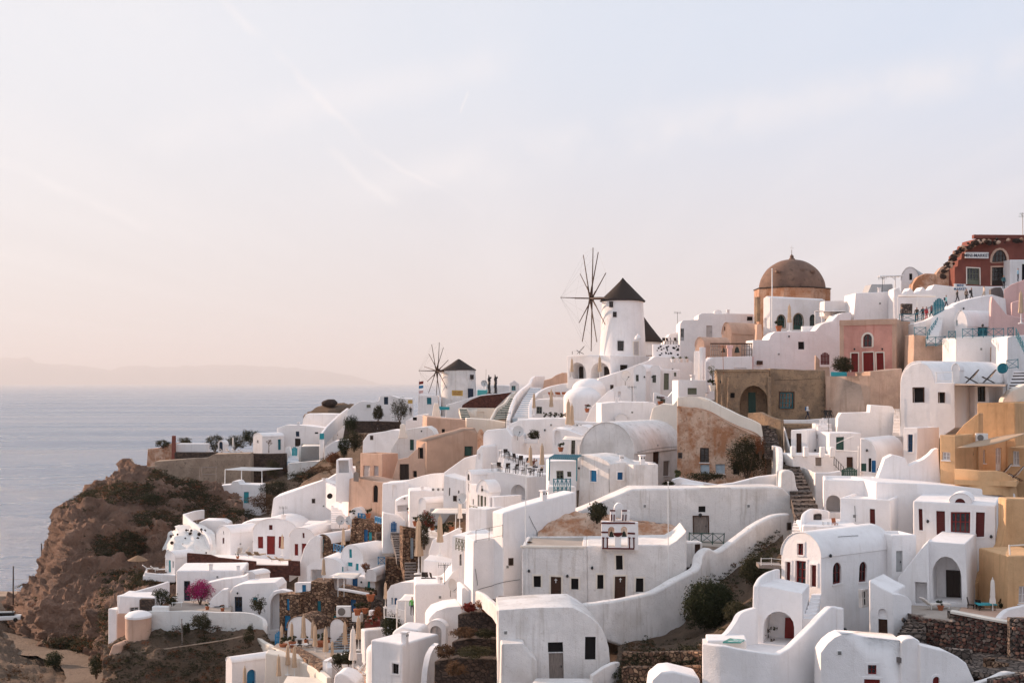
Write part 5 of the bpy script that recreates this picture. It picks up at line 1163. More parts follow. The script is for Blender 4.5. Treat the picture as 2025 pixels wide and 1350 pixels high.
def rear_mill():
 D=226;c=P(1276,690,D)+V3((0,2,0));t=thing("rear_mill","dark conical thatched roof half hidden behind the large windmill","windmill",c);k=D/FPX
 bm=bmesh.new();lathe(bm,c,[(2.6,-1),(2.6,1.2),(2.5,1.3)],32);fin(bm,"tower","white",t);bm=bmesh.new();lathe(bm,c,[(2.9,1.15),(2.95,1.3),(2.0,2.5),(.9,4.0),(.2,5.0),(0,5.3)],32,fold=.012);fin(bm,"thatched_roof","thatch",t,smooth=60)
rear_mill()
hw=H("mill_arcade","white two-arched arcade terrace under the large windmill",("box",1121,1208,702,752),203,40,("r",1285),zb=2,ops=[("f","aN",1126,717,1159,748,{"d":2.2}),("f","aN",1168,716,1206,748,{"d":2.2}),("r","G.darkwood",1226,721,1241,733,{"door":0})],cat="terrace")
for x0,x1,in((1146,1154),(1195,1206)):
 f=hw["f"].back(2.15);bm=bmesh.new();a=f.uv(x0,748);b=f.uv(x1,725);fbox(bm,f,a[0],b[0],a[1],b[1],0,.06);fin(bm,"door","darkwood",hw["th"],smooth=0)
PARASOL(1131,748,200,"closed parasol inside the arcade under the windmill, left arch",1.0);PARASOL(1186,750,199.5,"closed parasol inside the arcade under the windmill, right arch",1.15)
place("tb_mill",lambda:deckchair_b("darkwood","darkwood")(),P(1148,700,206),"dark deck chair on the roof of the windmill arcade","deck chair","deck chairs by the windmill",rz=radians(180));place("benchd",lambda:table_b(),P(1139,700.5,206),"small dark-legged table on the roof of the windmill arcade","table","small tables",s=(1.6,1,.6))
H("peach_steps","pale peach stepped walls left of the windmill arcade",[(1070,765),(1076,752),(1090,748),(1100,741),(1112,736),(1124,740),(1124,770)],214,20,2,"peach",zb=2,cat="wall")
H("mill_apron","white curved apron wall round the small windmill",[(880,815),(882,800),(912,792),(930,785),(955,780),(985,778),(1012,774),(1012,815)],256,5,3,zb=3,cat="wall")
H("tile_bank","dark red stone-patterned bank below the small windmill",[(911,810),(914,800),(930,790),(950,783),(985,779),(1012,775),(985,800),(977,808)],252,5,1,"redstone",cat="bank",bev=0)
H("bank_wall","cream wall with blind door below the red stone bank",[(912,840),(911,806),(977,807),(985,840)],250,5,1.5,"cream",zb=2,cat="wall",ops=[("f","N",944,814,957,828,{"d":.15})])
def figure_sculpture(x,D,label):
 b=P(x,779,D);t=thing("black_sculpture",label,"statue",b,"black sculptures");bm=bmesh.new()
 bx(bm,b+UP*.08,V3((.5,0,0)),V3((0,.4,0)),UP*.08);fin(bm,"plinth","darkmetal",t,smooth=0)
 bm=bmesh.new();pr=[(0,.15,.26),(.05,.8,.28),(-.05,1.5,.30),(.08,2.2,.27),(.0,2.8,.30),(.22,3.05,.26),(.45,2.85,.05)]
 for(x0,z0,r0),(x1,z1,r1)in zip(pr,pr[1:]):tube(bm,b+V3((x0,0,z0)),b+V3((x1,0,z1)),r0,7,r1)
 fin(bm,"body","darkmetal",t,smooth=0);bm=bmesh.new();tube(bm,b+V3((0,0,2.75)),b+V3((-.05,0,3.55)),.24,7,.04);fin(bm,"crest","darkmetal",t,smooth=0)
figure_sculpture(967,258,"tall black angular sculpture beside the small windmill, left of two");figure_sculpture(980,257,"tall black angular sculpture beside the small windmill, right of two")
H("rooftop_pool","turquoise rooftop pool edge behind the small windmill",("box",944,964,771,777),268,0,4,"lagoon",cat="pool",zb=.5)
H("far_white_house","low white house behind the black sculptures",("box",960,1008,762,780),275,0,5,zb=2)
H("little_shrine","tiny white gabled shrine above the teal stairs",[(1008,775),(1008,758),(1017,752),(1026,759),(1026,775)],245,0,2,cat="shrine",ops=[("f","G.turq",1012,763,1020,772,{"door":0})],bev=.04)
DISH(957,768,268,"pale satellite dish right of the small windmill",1.25,.2);POLE("antenna_mast","thin bent mast above the satellite dish by the small windmill",961,731,763,268,.03,"metal")
sA=STAIRS("teal_stairs","straight flight of teal-risered steps below the little shrine",(973,1011,836,243),(1003,1022,786,252),14,"cream",riser="green")
WALL("stair_side_wall","cream stair wall along the left of the teal steps",[(969,834,242),(985,806,247),(1000,796,249),(1012,779,252),(1030,770,254)],2.5,"cream",th=.4,curve=False)
STAIRS("short_teal_steps","short flight of teal-risered steps beside the cream bank wall",(913,932,829,246),(908,922,807,250),6,"cream",riser="green")
sB=STAIRS("white_stairs","broad white stairway sweeping up to the windmill arcade",(1013,1052,828,200),(1050,1072,766,215),17,"white",riser="paleblue")
WALL("white_stair_wall","curved white wall along the left of the broad stairway",[(1008,830,199),(1012,812,202),(1020,790,207),(1032,772,211),(1050,758,215),(1058,744,217),(1078,743,218)],3.0,"white",th=.5)
WALL("white_stair_wall","curved white wall along the right of the broad stairway",[(1052,826,198),(1053,800,201),(1062,782,205),(1080,768,208),(1110,758,209),(1140,754,208)],3.2,"white",th=.5)
tw=H("curved_hotel_terrace","white curved terrace house with loungers below the windmill",[(1052,840),(1053,795),(1062,788),(1110,787),(1119,792),(1190,790),(1190,840)],185,12,5,zb=3,ops=[("f","G.sage",1061,803,1072,817,{"door":0})])
for i,x in enumerate((1092,1106,1119)):place("lounger_p",lounger_b("terracotta"),P(x,787,188),"orange-backed sun lounger on the curved terrace, %s from the stairs"%ORD[i],"sun lounger","orange sun loungers",rz=radians(75))
RAIL("lounger_rail","white picket rail in front of the orange loungers",[(1074,780,186),(1128,781,185.5)],.7,"paint",step=1.0,picket=True,r=.025)
def dome(name,label,x,y,D,r,h,m="white",cat="dome"):
 c=P(x,y,D)+V3((0,r,0));bm=bmesh.new();lathe(bm,c,[(r,-3)]+[(r*cos(a*pi/20),h*sin(a*pi/20))for a in range(0,10)]+[(0,h)],32);return solo(bm,name,label,cat,m,smooth=60)
dome("shallow_dome","shallow white dome roof beside the orange loungers",1154,789,181,2.45,1.6);dome("upper_dome","white domed roof behind the shallow dome",1166,770,192,2.3,1.5)
H("dome_stair","white slanting stair wall right of the shallow dome",[(1143,835),(1170,805),(1190,785),(1206,772),(1214,775),(1216,800),(1180,835)],176,5,1.2,zb=2,cat="wall")
H("broad_white_hill_house","broad white terraced house climbing toward the windmill",[(1183,805),(1183,748),(1230,732),(1285,712),(1296,703),(1343,706),(1375,718),(1380,805)],197,2,6,zb=3)
v1=H("twin_vault_house","white house with two rounded vault gables and a grey-green door",("vault",1253,1277,722,737,800),186,30,("r",1300),zb=3,ops=[("f","G.sage",1257,742,1263,755,{"door":0})])
H("","",("vault",1284,1306,723,737,800),187,10,5,zb=3,th=v1["th"],ops=[("f","G.sage",1290,742,1297,757,{"door":0})])
H("","",("box",1306,1345,730,800),188,-8,5,zb=3,th=v1["th"],ops=[("f","D.sage+white",1312,738,1322,771),("f","W.sage",1332,736,1337,744)])
H("blind_arch_wall","white wall with a large blind arch below the twin vaults",[(1200,815),(1205,772),(1215,765),(1235,762),(1248,768),(1256,785),(1258,815)],180,8,1.5,zb=3,cat="wall",ops=[("f","N",1222,774,1228,784,{"d":.3})])
DISH(1237,762,191,"white satellite dish on the broad white slope",1.6,.4)
for i in range(3):place("agave",agave_b,P((1331,1345,1357)[i],716,192),"agave in a white pot on the curved roof edge, %s of three"%("left","middle","right")[i],"agave","potted agaves",s=1.0)
H("low_roof_block","white block with bluish shaded roof in the middle of the slope",[(1189,850),(1189,797),(1240,794),(1290,795),(1297,798),(1297,850)],169,-4,5,zb=3,ops=[("f","G.sage",1219,830,1241,846,{"door":0,"sill":0})])
H("low_roof_arch","small blind arch parapet on the block with the bluish roof",("vault",1217,1241,819,828,834),168.4,-4,.4,cat="parapet")
H("middle_garden_wall","white terrace wall with three small dark vents",[(1020,860),(1024,826),(1092,827),(1135,833),(1186,835),(1186,862)],168,-2,.8,zb=3,cat="wall",ops=[("f","V",1139,840,1142,843,{"rd":.05}),("f","V",1147,840,1150,843,{"rd":.05}),("f","V",1155,840,1158,843,{"rd":.05}),("f","V",1163,840,1166,843,{"rd":.05})])
H("step_vault","small rounded white vault beside the tall closed parasols",("vault",1127,1168,842,856,880),160,15,4,zb=2,cat="roof")
H("slim_gable","slim white rounded gable left of the tall closed parasols",("vault",1094,1108,845,856,900),161,40,3,zb=2,cat="house")
for i,(x,y,D,s)in enumerate(((1124,862,163,1.45),(1131,860,164,1.25))):PARASOL(x,y,D,"tall closed parasol on the café terrace, %s of the pair"%("nearer","farther")[i],s)
PARASOL(1056,821,181,"closed parasol by the foot of the broad stairway",1.0);PARASOL(1090,821,180,"closed parasol in front of the curved terrace house",1.15)
for i in range(5):SHRUB("terrace_plant","dark planter shrub along the café terrace, %s from the stairs"%ORD[i],1076+i*11,826,176,.8,.8,"shrub",130,.09,stem=False)
POT(1161,815,177,"pot of red flowers on the slanting stair wall",1.1,fl="redflower");POT(1306,802,176,"pot of red flowers by the grey-green door steps",1.3,fl="redflower")
H("pale_pink_ramp","pale sunlit ramp wall in front of the ruin",[(1265,850),(1290,805),(1310,797),(1330,800),(1345,784),(1345,850)],160,12,1.2,"cream",zb=3,cat="wall")
H("stair_court","white court with a dark little door below the twin vaults",[(1290,815),(1292,775),(1303,778),(1320,785),(1341,760),(1341,815)],176,5,2,zb=2,cat="wall",ops=[("f","D.sage",1308,789,1315,801)])
H("green_window_block","white block with a green-grey window left of the brown ruin",("box",1341,1396,752,805),166,-4,4,zb=3,ops=[("f","W.sage",1360,767,1378,780)],par=.15)
for i,(x0,x1,yt,yb)in enumerate(((1372,1382,693,752),(1383,1390,686,750),(1393,1397,714,752))):H("white_fin_wall","tall white fin wall by the pale vaults, %s from the windmill"%ORD[i],("box",x0,x1,yt,yb+10),181-i*2,25,1.2,cat="wall",group="white fin walls",zb=1)
TREE("olive_tree","small potted olive tree left of the brown arched house",1409,768,163,2.6,.8);place("pot_big",pot_b("cream","bush"),P(1409,773,162),"large pale pot at the foot of the olive tree","flower pot","potted plants",s=1.5)
# ====== ruin, brown arched house, pink house, domed church
hz=H("ruined_house","ruined house with peeling orange plaster and a white parapet",[(1339,960),(1339,802),(1370,806),(1399,814),(1452,842),(1480,855),(1508,868),(1513,960)],148,14,4,"ruin",zb=2,ops=[("f","G.darkwood",1385,885,1403,914,{"door":0}),("f","W.paleblue",1386,918,1404,936),("f","W.paleblue",1416,917,1434,936),("f","V",1450,920,1462,938)],bev=.05)
WALL("ruin_parapet","weathered white parapet sloping down along the ruined house",[(1340,786,151),(1370,783,151),(1399,789,150),(1430,805,149),(1460,820,148),(1490,832,147.3),(1504,843,147),(1509,866,147)],1.15,"cream",th=.5)
SHRUB("creeper","dark creeper climbing over the right end of the ruined house",1478,948,144.5,5.0,4.6,"shrub",2300,.14,deep=1.6);SHRUB("creeper","reddish dry creeper hanging by the corner of the ruin",1504,905,143.5,1.2,2.4,"rust",350,.1,deep=.8)
SHRUB("weed_bush","dark weeds along the foot of the ruined house",1395,952,143,4.5,1.1,"shrub",700,.12,deep=1.2)
ha=H("brown_arched_house","brown weathered house with a wide arched porch and teal window",[(1418,850),(1418,731),(1522,730),(1522,850)],162,5,5,"brown",zb=1,ops=[("f","aN",1463,762,1519,838,{"d":2.2,"rise":2.0}),("f","V",1444,777,1453,787)])
H("","",[(1522,850),(1522,729),(1633,732),(1633,850)],163.5,-3,4.5,"brown",th=ha["th"],zb=1,ops=[("f","G.teal+brownwood",1542,776,1569,807,{"door":0})])
f=ha["f"].back(2.15);a=f.uv(1480,835);b=f.uv(1494,775);bm=bmesh.new();fbox(bm,f,a[0],b[0],a[1],b[1],0,.08);fin(bm,"door","green",ha["th"],smooth=0)
bm=bmesh.new();f=ha["f"];u=f.uv(1522,840)[0];fbox(bm,f,u-.25,u+.15,0,f.uv(1522,745)[1],0,.3);fin(bm,"pillar","brown",ha["th"],bev=.04)
bm=bmesh.new();z=f.uv(1460,731)[1];fbox(bm,f,f.uv(1417,730)[0],f.uv(1521,730)[0],z-.25,z+.05,-.3,.12);fin(bm,"cornice","brown",ha["th"],bev=.03)
for i,x in enumerate((1428,1440)):bm=bmesh.new();tube(bm,P(x,742+i*5,161.5),P(x,812,161.5),.12,7);solo(bm,"drain_pipe","rusty drain pipe on the brown house, %s one"%("left","right")[i],"pipe","brown",group="drain pipes")
WALL("stair_block_wall","brown rough wall beside the steps under the arched porch",[(1478,816,154),(1500,814,153),(1520,823,151),(1545,830,150),(1548,840,150)],3.2,"brown",th=.6,curve=False)
STAIRS("ruin_steps","shadowed steps between the ruin and the stepped path",(1512,1543,895,144),(1500,1530,840,152),8,"greystone")
SLAB("brown_path","shaded path in front of the brown house",[(1500,838),(1640,840),(1645,828),(1500,826)],157,"brown",.4,cat="path")
PERSON(1597,829,160.5,"walker in white shirt with a blue backpack before the brown house",(.72,.72,.74),(.02,.025,.05),rz=1.2,bag="blue",pose="walk");PERSON(1633,828,162,"dark-clad person sitting against the brown house, left of two",(.03,.03,.03),(.03,.03,.04),pose="sit");PERSON(1641,828,162,"dark-clad person sitting against the brown house, right of two",(.05,.04,.03),(.02,.02,.02),pose="sit")
H("beige_wall_house","tall beige plaster wall below the pink house, lit across its upper half",[(1633,850),(1633,744),(1722,744),(1722,850)],160,36,5,"beige",zb=1)
H("beige_wall_return","shaded beige wall turning the corner below the pink house",[(1722,850),(1722,735),(1785,728),(1785,850)],160,-12,4,"beige",zb=1,cat="wall")
hpk=H("pink_house","pink house with pale stone frame, arched fanlight and red doors",("box",1662,1772,632,745),169,29,("r",1809),"pink",zb=1,ops=[("f","aG.red+cream",1707,660,1725,686,{"door":0,"g":.22}),("f","D.red+cream",1707,697,1728,738),("f","W.red+cream",1683,698,1697,735,{"sill":0}),("f","W.red+cream",1734,698,1748,735,{"sill":0})],bev=.03)
f=hpk["f"];u0,u1,zt=hpk["u0"],hpk["u1"],hpk["zmax"];bm=bmesh.new();fbox(bm,f,u0-.03,u0+.45,0,zt-.6,-.1,.06);fin(bm,"corner_pilaster","peach",hpk["th"],bev=.02);bm=bmesh.new();fbox(bm,f,u1-.45,u1+.03,0,zt-.6,-.1,.06);fin(bm,"corner_pilaster","peach",hpk["th"],bev=.02);bm=bmesh.new();fbox(bm,f,u0-.06,u1+.06,zt-.6,zt+.06,-.4,.09);fin(bm,"cornice","peach",hpk["th"],bev=.02)
f=hpk["r"];bm=bmesh.new();fbox(bm,f,.1,hpk["dep"],0,zt-.02,.0,.03);fin(bm,"side_render","beige",hpk["th"],smooth=0)
gate("red_gate","dark red picket gate left of the pink house",1623,1641,697,722,171,"maroon",6)
H("gate_wall","beige garden wall with the red gate",[(1612,745),(1613,702),(1622,712),(1622,726),(1642,726),(1642,745)],171.5,0,.5,"beige",cat="wall",zb=1)
SHRUB("garden_creeper","dark leafy creeper before the pink house windows",1668,738,164,3.0,2.2,"shrub",1000,.13,deep=1.5);bm=bmesh.new();bx(bm,P(1659,740,163),V3((.9,0,0)),V3((0,.1,0)),UP*.28);solo(bm,"drying_cloth","teal-patterned cloth spread on the garden wall of the pink house","cloth","turq",bev=.05)
# domed church
def domed_church():
 D=206;c=P(1566,650,D+5);k=D/FPX;R=(1644-1489)/2*k;t=thing("domed_church","church with large brown dome on an octagonal orange drum","church",c);z0=(650-571)*k
 bm=bmesh.new();n=8;A=[bm.verts.new(c+V3((cos(2*pi*i/n+.39)*R,sin(2*pi*i/n+.39)*R,-3)))for i in range(n)];B=[bm.verts.new(c+V3((cos(2*pi*i/n+.39)*R,sin(2*pi*i/n+.39)*R,z0)))for i in range(n)]
 for i in range(n):bm.faces.new((A[i],A[(i+1)%n],B[(i+1)%n],B[i]))
 bm.faces.new(B);fin(bm,"drum","drum",t,bev=.08)
 bm=bmesh.new();A=[(R*1.015,z0-.02),(R*1.02,z0+.12),(R*.97,z0+.18)];lathe(bm,c,A,8);bmesh.ops.rotate(bm,verts=bm.verts,cent=c,matrix=Matrix.Rotation(.39,3,"Z"));fin(bm,"cornice","darkstone",t,smooth=0)
 rd=(1631-1498)/2*k;hd=(570-510)*k;bm=bmesh.new();lathe(bm,c+UP*(z0+.1),[(rd*cos(a*pi/36),hd*sin(a*pi/36))for a in range(18)]+[(0,hd)],48);fin(bm,"dome","domebrown",t,smooth=60)
 bm=bmesh.new();lathe(bm,c+UP*(z0+hd),[(.5,-.05),(.45,.2),(.28,.35),(.3,.55),(.15,.75),(.05,.85),(0,.9)],14);tube(bm,c+UP*(z0+hd+.8),c+UP*(z0+hd+1.5),.04,6);fin(bm,"finial","domebrown",t)
 bm=bmesh.new();q=c+UP*(z0+hd+1.4);tube(bm,q-UP*.2,q+UP*.75,.035,5);tube(bm,q+V3((-.28,0,.4)),q+V3((.28,0,.4)),.035,5);fin(bm,"cross","paint",t)
 for i,(x,y)in enumerate(((1545,533),(1595,530),(1616,533))):bm=bmesh.new();bx(bm,P(x,y,D-1.5-.0)+V3((0,3,0)),V3((.3,0,0)),V3((0,.5,0)),UP*.12);fin(bm,"dome_stub","domebrown",t)
 f=Fr(P(1498,640,D-.5),60);bm=bmesh.new();u,z=f.uv(1498,600);fbox(bm,f,u-.55,u+.05,z-2.6,z+1.0,-.5,.10);fin(bm,"slit_window","brown",t)
domed_church()
hd_=H("chapel_house","white chapel house with green arched windows in front of the dome",("box",1509,1523,588,672),197,58,("r",1632),zb=2,ops=[("r","aG.green+brown",1537,623,1552,647,{"door":0}),("r","aG.green+brown",1569,620,1588,652),("r","aG.green",1601,622,1614,646,{"door":0}),("f","aN",1511,628,1516,652,{"d":.2})],bev=.15)
H("","",("vault",1509,1523,586,602,612),197,58,("r",1632),th=hd_["th"],rim=0,part="roof")
POLE("church_flagpole","tall pale flagpole in front of the domed church",1527,533,655,192,.09);PARASOL(1561,655,189,"closed beige parasol on the chapel terrace",1.25);POT(1540,655,188,"large terracotta jar on the chapel terrace",1.6)
SLAB("chapel_seat","white built-in seat on the chapel terrace",[(1585,838),(1611,838),(1611,830),(1585,830)],60,"white",.1)if False else H("stone_bench","white built-in seat on the chapel terrace",("box",1586,1611,645,656),189,0,.8,cat="seat")
flat_canopy("chapel_pergola","grey flat pergola at the right of the chapel terrace",1612,1672,613,615,188,(0,.22),"greywood",h=3.0,deep=3)
H("chapel_terrace_wall","long white plaster wall below the chapel terrace with one dark window",[(1488,740),(1488,673),(1520,672),(1523,664),(1533,656),(1613,654),(1622,644),(1630,639),(1648,634),(1656,622),(1668,618),(1684,618),(1684,740)],185,-3,4,zb=1,ops=[("f","V",1579,675,1591,690)],cat="wall",bev=.12)
bm=bmesh.new();f=Fr(P(1502,717,184.8),-3);fbox(bm,f,-.4,.4,-.25,.25,0,.05);solo(bm,"wall_plaque","small brown plaque on the long white wall","plaque","brownwood",smooth=0)
H("right_flat_house","white flat house with tiny steps right of the chapel",[(1684,640),(1690,610),(1692,580),(1767,576),(1775,596),(1779,640)],186,-3,5,zb=3,bev=.12)
H("slanted_block","grey slanted roof block above the flat white house",[(1712,582),(1724,562),(1765,562),(1767,582)],190,-3,3,"greydoor",cat="roof",zb=.5)
H("chapel_ramp","white sloping ramp wall right of the chapel",[(1630,625),(1631,595),(1668,594),(1672,600),(1692,598),(1692,640)],190,0,3,zb=1,cat="wall",bev=.12)
# bell arch and pale vaults
H("bell_court","white court house with a shallow blind arch under the bells",[(1395,760),(1398,712),(1410,706),(1488,704),(1488,760)],180,-3,3,zb=2,ops=[("f","N",1452,727,1476,731,{"d":.3})])
def bell_arch():
 t=thing("bell_stand","open frame with two dark bells between weathered lattice panels","belfry",P(1445,706,184));f=Fr(P(1445,706,184),-2);S=184/FPX
 def U(x):return(x-1445)*S
 bm=bmesh.new();fbox(bm,f,U(1404),U(1487),(706-681)*S,(706-678.5)*S,-.1,.1);fin(bm,"beam","brownwood",t,smooth=0)
 for x0,x1 in((1405,1422),(1467,1486)):
  for k in range(5):bm=bmesh.new();x=x0+(x1-x0)*k/4;fbox(bm,f,U(x)-.05,U(x)+.05,0,(706-681)*S,-.08,.08);fin(bm,"lattice_bar","greywood",t,smooth=0)
  for z in(.25,.9,1.4):bm=bmesh.new();fbox(bm,f,U(x0),U(x1),z,z+.08,-.06,.06);fin(bm,"lattice_rail","greywood",t,smooth=0)
 bm=bmesh.new();fbox(bm,f,U(1439),U(1447),0,(706-688)*S,-.3,.3);fbox(bm,f,U(1437),U(1449),(706-688)*S,(706-682)*S,-.35,.35);fin(bm,"pillar","palepink",t,bev=.04)
 for x,s in((1430.5,1.0),(1457.5,1.25)):
  z=(706-693)*S;bm=bmesh.new();lathe(bm,f.w(U(x),z-.2*s,0),[(.34*s,0),(.24*s,.12*s),(.2*s,.4*s),(.1*s,.58*s),(0,.62*s)],14);tube(bm,f.w(U(x),z+.3*s,0),f.w(U(x),(706-680)*S,0),.025,5);fin(bm,"bell","bronze",t)
bell_arch()
H("bell_wall","low whitewashed ledge under the bell frame",[(1398,722),(1400,706),(1490,705),(1490,722)],184.5,-2,1.2,"palepink",cat="wall",zb=1)
H("peach_vault","pale peach barrel vault left of the dome",("vault",1427,1446,637,660,690),194,40,("r",1500),"peach",zb=2,ops=[("f","V",1431,645,1434,653)]);H("peach_barrel","lower pale peach vault roof left of the bells",("vault",1374,1392,667,685,705),186,45,("r",1443),"peach",zb=2,cat="roof")
H("peach_tower","small peach buttress at the foot of the domed church",[(1494,680),(1497,640),(1506,640),(1509,680)],191,0,2,"peach",cat="wall",zb=1)
hw2=H("rounded_corner_house","white house with a rounded left corner on the skyline",[(1344,690),(1345,640),(1350,634),(1380,633),(1381,624),(1388,620),(1490,621),(1490,690)],214,0,5,zb=2,ops=[("f","D.lilac",1396,644,1408,668),("f","V",1477,626,1488,634),("f","G.greydoor",1346,650,1353,674)],bev=.2)
H("skyline_chimney","small white arched chimney on the skyline house",("vault",1413,1426,613,618,622),215,0,.8,cat="chimney");H("small_gable_house","white sloping roof beside the rear thatched mill",[(1310,690),(1313,678),(1325,660),(1344,656),(1346,690)],217,0,4,zb=2)
def spotted_wall():
 f=Fr(P(1318,704,200),2);t=thing("spotted_parapet","white parapet set with black lava stones behind the agaves","wall",f.o);bm=bmesh.new();a=f.uv(1291,704)[0];b=f.uv(1346,681);fbox(bm,f,a,b[0],-1.5,b[1],-.5,0);fin(bm,"wall","white",t,bev=.08)
 rnd=random.Random(2);bm0=bmesh.new();lathe(bm0,(0,0,0),[(0,-.05),(.1,-.04),(.12,0),(.07,.05),(0,.06)],7);me=None
 for i in range(30):
  bm=bmesh.new();s=rnd.uniform(.6,1.4);u,z=rnd.uniform(a+.2,b[0]-.2),rnd.uniform(.1,b[1]-.15);V=[(cos(2*pi*e/7)*.11*s,sin(2*pi*e/7)*.10*s)for e in range(7)]
  F_=[bm.verts.new(f.w(u+p,z+q,.04))for p,q in V];B_=[bm.verts.new(f.w(u+p*1.2,z+q*1.2,-.03))for p,q in V];bm.faces.new(F_)
  for e in range(7):bm.faces.new((F_[e],F_[(e+1)%7],B_[(e+1)%7],B_[e]))
  fin(bm,"lava_stone","dark",t,smooth=0)
 bm0.free()
spotted_wall()
for i in range(4):place("chair_dw",chair_b()if "chair_dw" not in PROTO else None,P(1313+i*8,681,201),"dark chair behind the stone-spotted parapet, %s from the windmill"%ORD[i],"chair","chairs behind the spotted parapet",rz=i*.8)
# ====== upper right: ruined red shop front, people, teal stairs
hm=H("market_house","dark red shop front with crumbling stone roofline and arched fanlight",[(1888,585),(1888,529),(1894,527),(1895,515),(1901,513),(1902,501),(1909,499),(1910,490),(1918,488),(1920,481),(1928,479),(1930,472),(2060,468),(2060,585)],186,-2,5,"redwall",zb=2,cat="shop",ops=[("f","G.sage+cream",1912,530,1937,563),("f","aG.brownwood+peach",1962,494,1991,518,{"door":0,"g":.25,"rise":1.5}),("f","G.darkwood+peach",1962,528,1991,564,{"g":.2})],bev=.03)
f=hm["f"];bm=bmesh.new();u=f.uv(1925,470)[0];z=f.uv(1925,466)[1];fbox(bm,f,u,u+9,z-.35,z+.12,-.6,.2);fin(bm,"cornice","redwall",hm["th"],bev=.03)
def rubble(th,pts,D,n,seed,m="lava"):
 rnd=random.Random(seed)
 for i in range(n):
  t_=rnd.random()*(len(pts)-1);k=int(t_);x=pts[k][0]+(pts[k+1][0]-pts[k][0])*(t_-k);y=pts[k][1]+(pts[k+1][1]-pts[k][1])*(t_-k);c=P(x+rnd.uniform(-4,4),y+rnd.uniform(-4,5),D+rnd.uniform(-.3,.5));s=rnd.uniform(.12,.42)
  bm=bmesh.new();bmesh.ops.create_icosphere(bm,subdivisions=1,radius=s)
  for v in bm.verts:v.co=Vector((v.co.x*1.2,v.co.y,v.co.z*.8))*(1+.3*noise.noise(v.co*6+c))+c
  fin(bm,"stone",m if rnd.random()<.6 else "ruin",th,smooth=0)
rubble(hm["th"],[(1862,548),(1872,530),(1880,518),(1888,505),(1898,496),(1912,488),(1922,482),(1940,478),(1970,477),(2025,474)],185.3,120,5)
H("ruin_wall","crumbling ochre side wall of the red shop",[(1850,585),(1852,540),(1862,528),(1876,522),(1889,524),(1889,585)],188,10,3,"ruin",cat="wall",zb=1)
def text_obj(txt,name,f,u,z,size,m,parent,d=.085):
 cu=bpy.data.curves.new(name,"FONT");cu.body=txt;cu.size=size;cu.extrude=.015;cu.align_x="CENTER";cu.align_y="CENTER";cu.offset=size*.006
 o=bpy.data.objects.new("tmp_text",cu);COL.objects.link(o);dg=bpy.context.evaluated_depsgraph_get();me=bpy.data.meshes.new_from_object(o.evaluated_get(dg));bpy.data.objects.remove(o);bpy.data.curves.remove(cu)
 R=Matrix((f.u,UP,f.n)).transposed();p=f.w(u,z,d)-root_loc(parent);p+=warp(f.o)-f.o;me.transform(Matrix.Translation(p)@R.to_4x4());return new_obj(name,me,m,parent)
def sign(name,label,x0,x1,y0,y1,D,rows,m="signwhite",tm="ink",yaw=-2,sz=.6):
 f=Fr(P((x0+x1)/2,(y0+y1)/2,D),yaw);wd=f.uv(x1,y0)[0]-f.uv(x0,y0)[0];h=f.uv(x0,y0)[1]-f.uv(x0,y1)[1];t=thing(name,label,"sign",f.o);bm=bmesh.new();fbox(bm,f,-wd/2,wd/2,-h/2,h/2,-.05,.05);fin(bm,"board",m,t,smooth=0)
 for i,r_ in enumerate(rows):text_obj(r_,"lettering",f,0,h*((len(rows)-1)/2-i)/len(rows),sz,tm,t)
sign("shop_sign","white board sign reading MINI-MARKET on the red shop front",1908,1955,498.5,510.5,185.7,["MINI-MARKET"],sz=.56);sign("small_shop_sign","small white sign reading MINI MARKET in blue below the shop",1887,1910,562,576,182,["MINI","MARKET"],tm="blue",sz=.44)
H("white_shop_block","white block with a dark doorway at the right edge by the shop",("box",1998,2060,513,575),184,-2,3,zb=2,ops=[("f","V",2021,522,2040,558)])
POLE("antenna_pole","thin antenna pole above the red shop at the right edge",2022,422,470,188,.05,"metal","antenna")
bm=bmesh.new();q=P(2022,428,188);tube(bm,q-V3((.5,0,0)),q+V3((.5,0,0)),.03,5);tube(bm,q+V3((-.45,0,.3)),q+V3((.3,0,.35)),.02,5);tube(bm,q+V3((0,0,.0)),q+V3((-.3,0,.5)),.02,5);solo(bm,"tv_antenna","greenish aerial fins at the top of the antenna pole","antenna","green")
hv2=H("skyline_vault","small white vaulted house on the skyline with a dark slit window",("vault",1782,1817,528,552,590),196,22,("r",1855),zb=2,roofm="greydoor",ops=[("f","V",1798,540,1804,553)])
def pergola_white():
 t=thing("white_pergola","white timber pergola on the skyline left of the small vault","pergola",P(1765,580,194))
 for i in range(7):bm=bmesh.new();a=P(1741+i*6.5,546,193);tube(bm,a,a+V3((.3,2.5,.1)),.07,4);fin(bm,"slat","paint",t)
 bm=bmesh.new();tube(bm,P(1740,547,193),P(1786,546,193),.09,4);fin(bm,"beam","paint",t)
 for x in(1748,1770):bm=bmesh.new();tube(bm,P(x,547,193),P(x,580,193),.08,6);fin(bm,"post","paint",t);bm=bmesh.new();tube(bm,P(x,553,193),P(x-7,547,193),.05,5);fin(bm,"brace","paint",t)
pergola_white()
H("crenel_wall","white crenellated wall below the red shop",[(1768,610),(1768,572),(1776,568),(1782,580),(1790,582),(1798,568),(1806,580),(1815,578),(1822,566),(1830,574),(1840,572),(1846,562),(1890,568),(1912,564),(2000,566),(2000,640),(1768,640)][::1][:-1]+[(1768,640)],183,-2,2,zb=0,cat="wall")if False else H("crenel_wall","white crenellated wall below the red shop",[(1768,640),(1768,572),(1778,568),(1783,580),(1792,581),(1800,568),(1808,579),(1816,578),(1824,566),(1832,574),(1841,572),(1848,562),(1890,568),(1912,565),(2000,566),(2000,640)],183,-2,2.5,cat="wall")
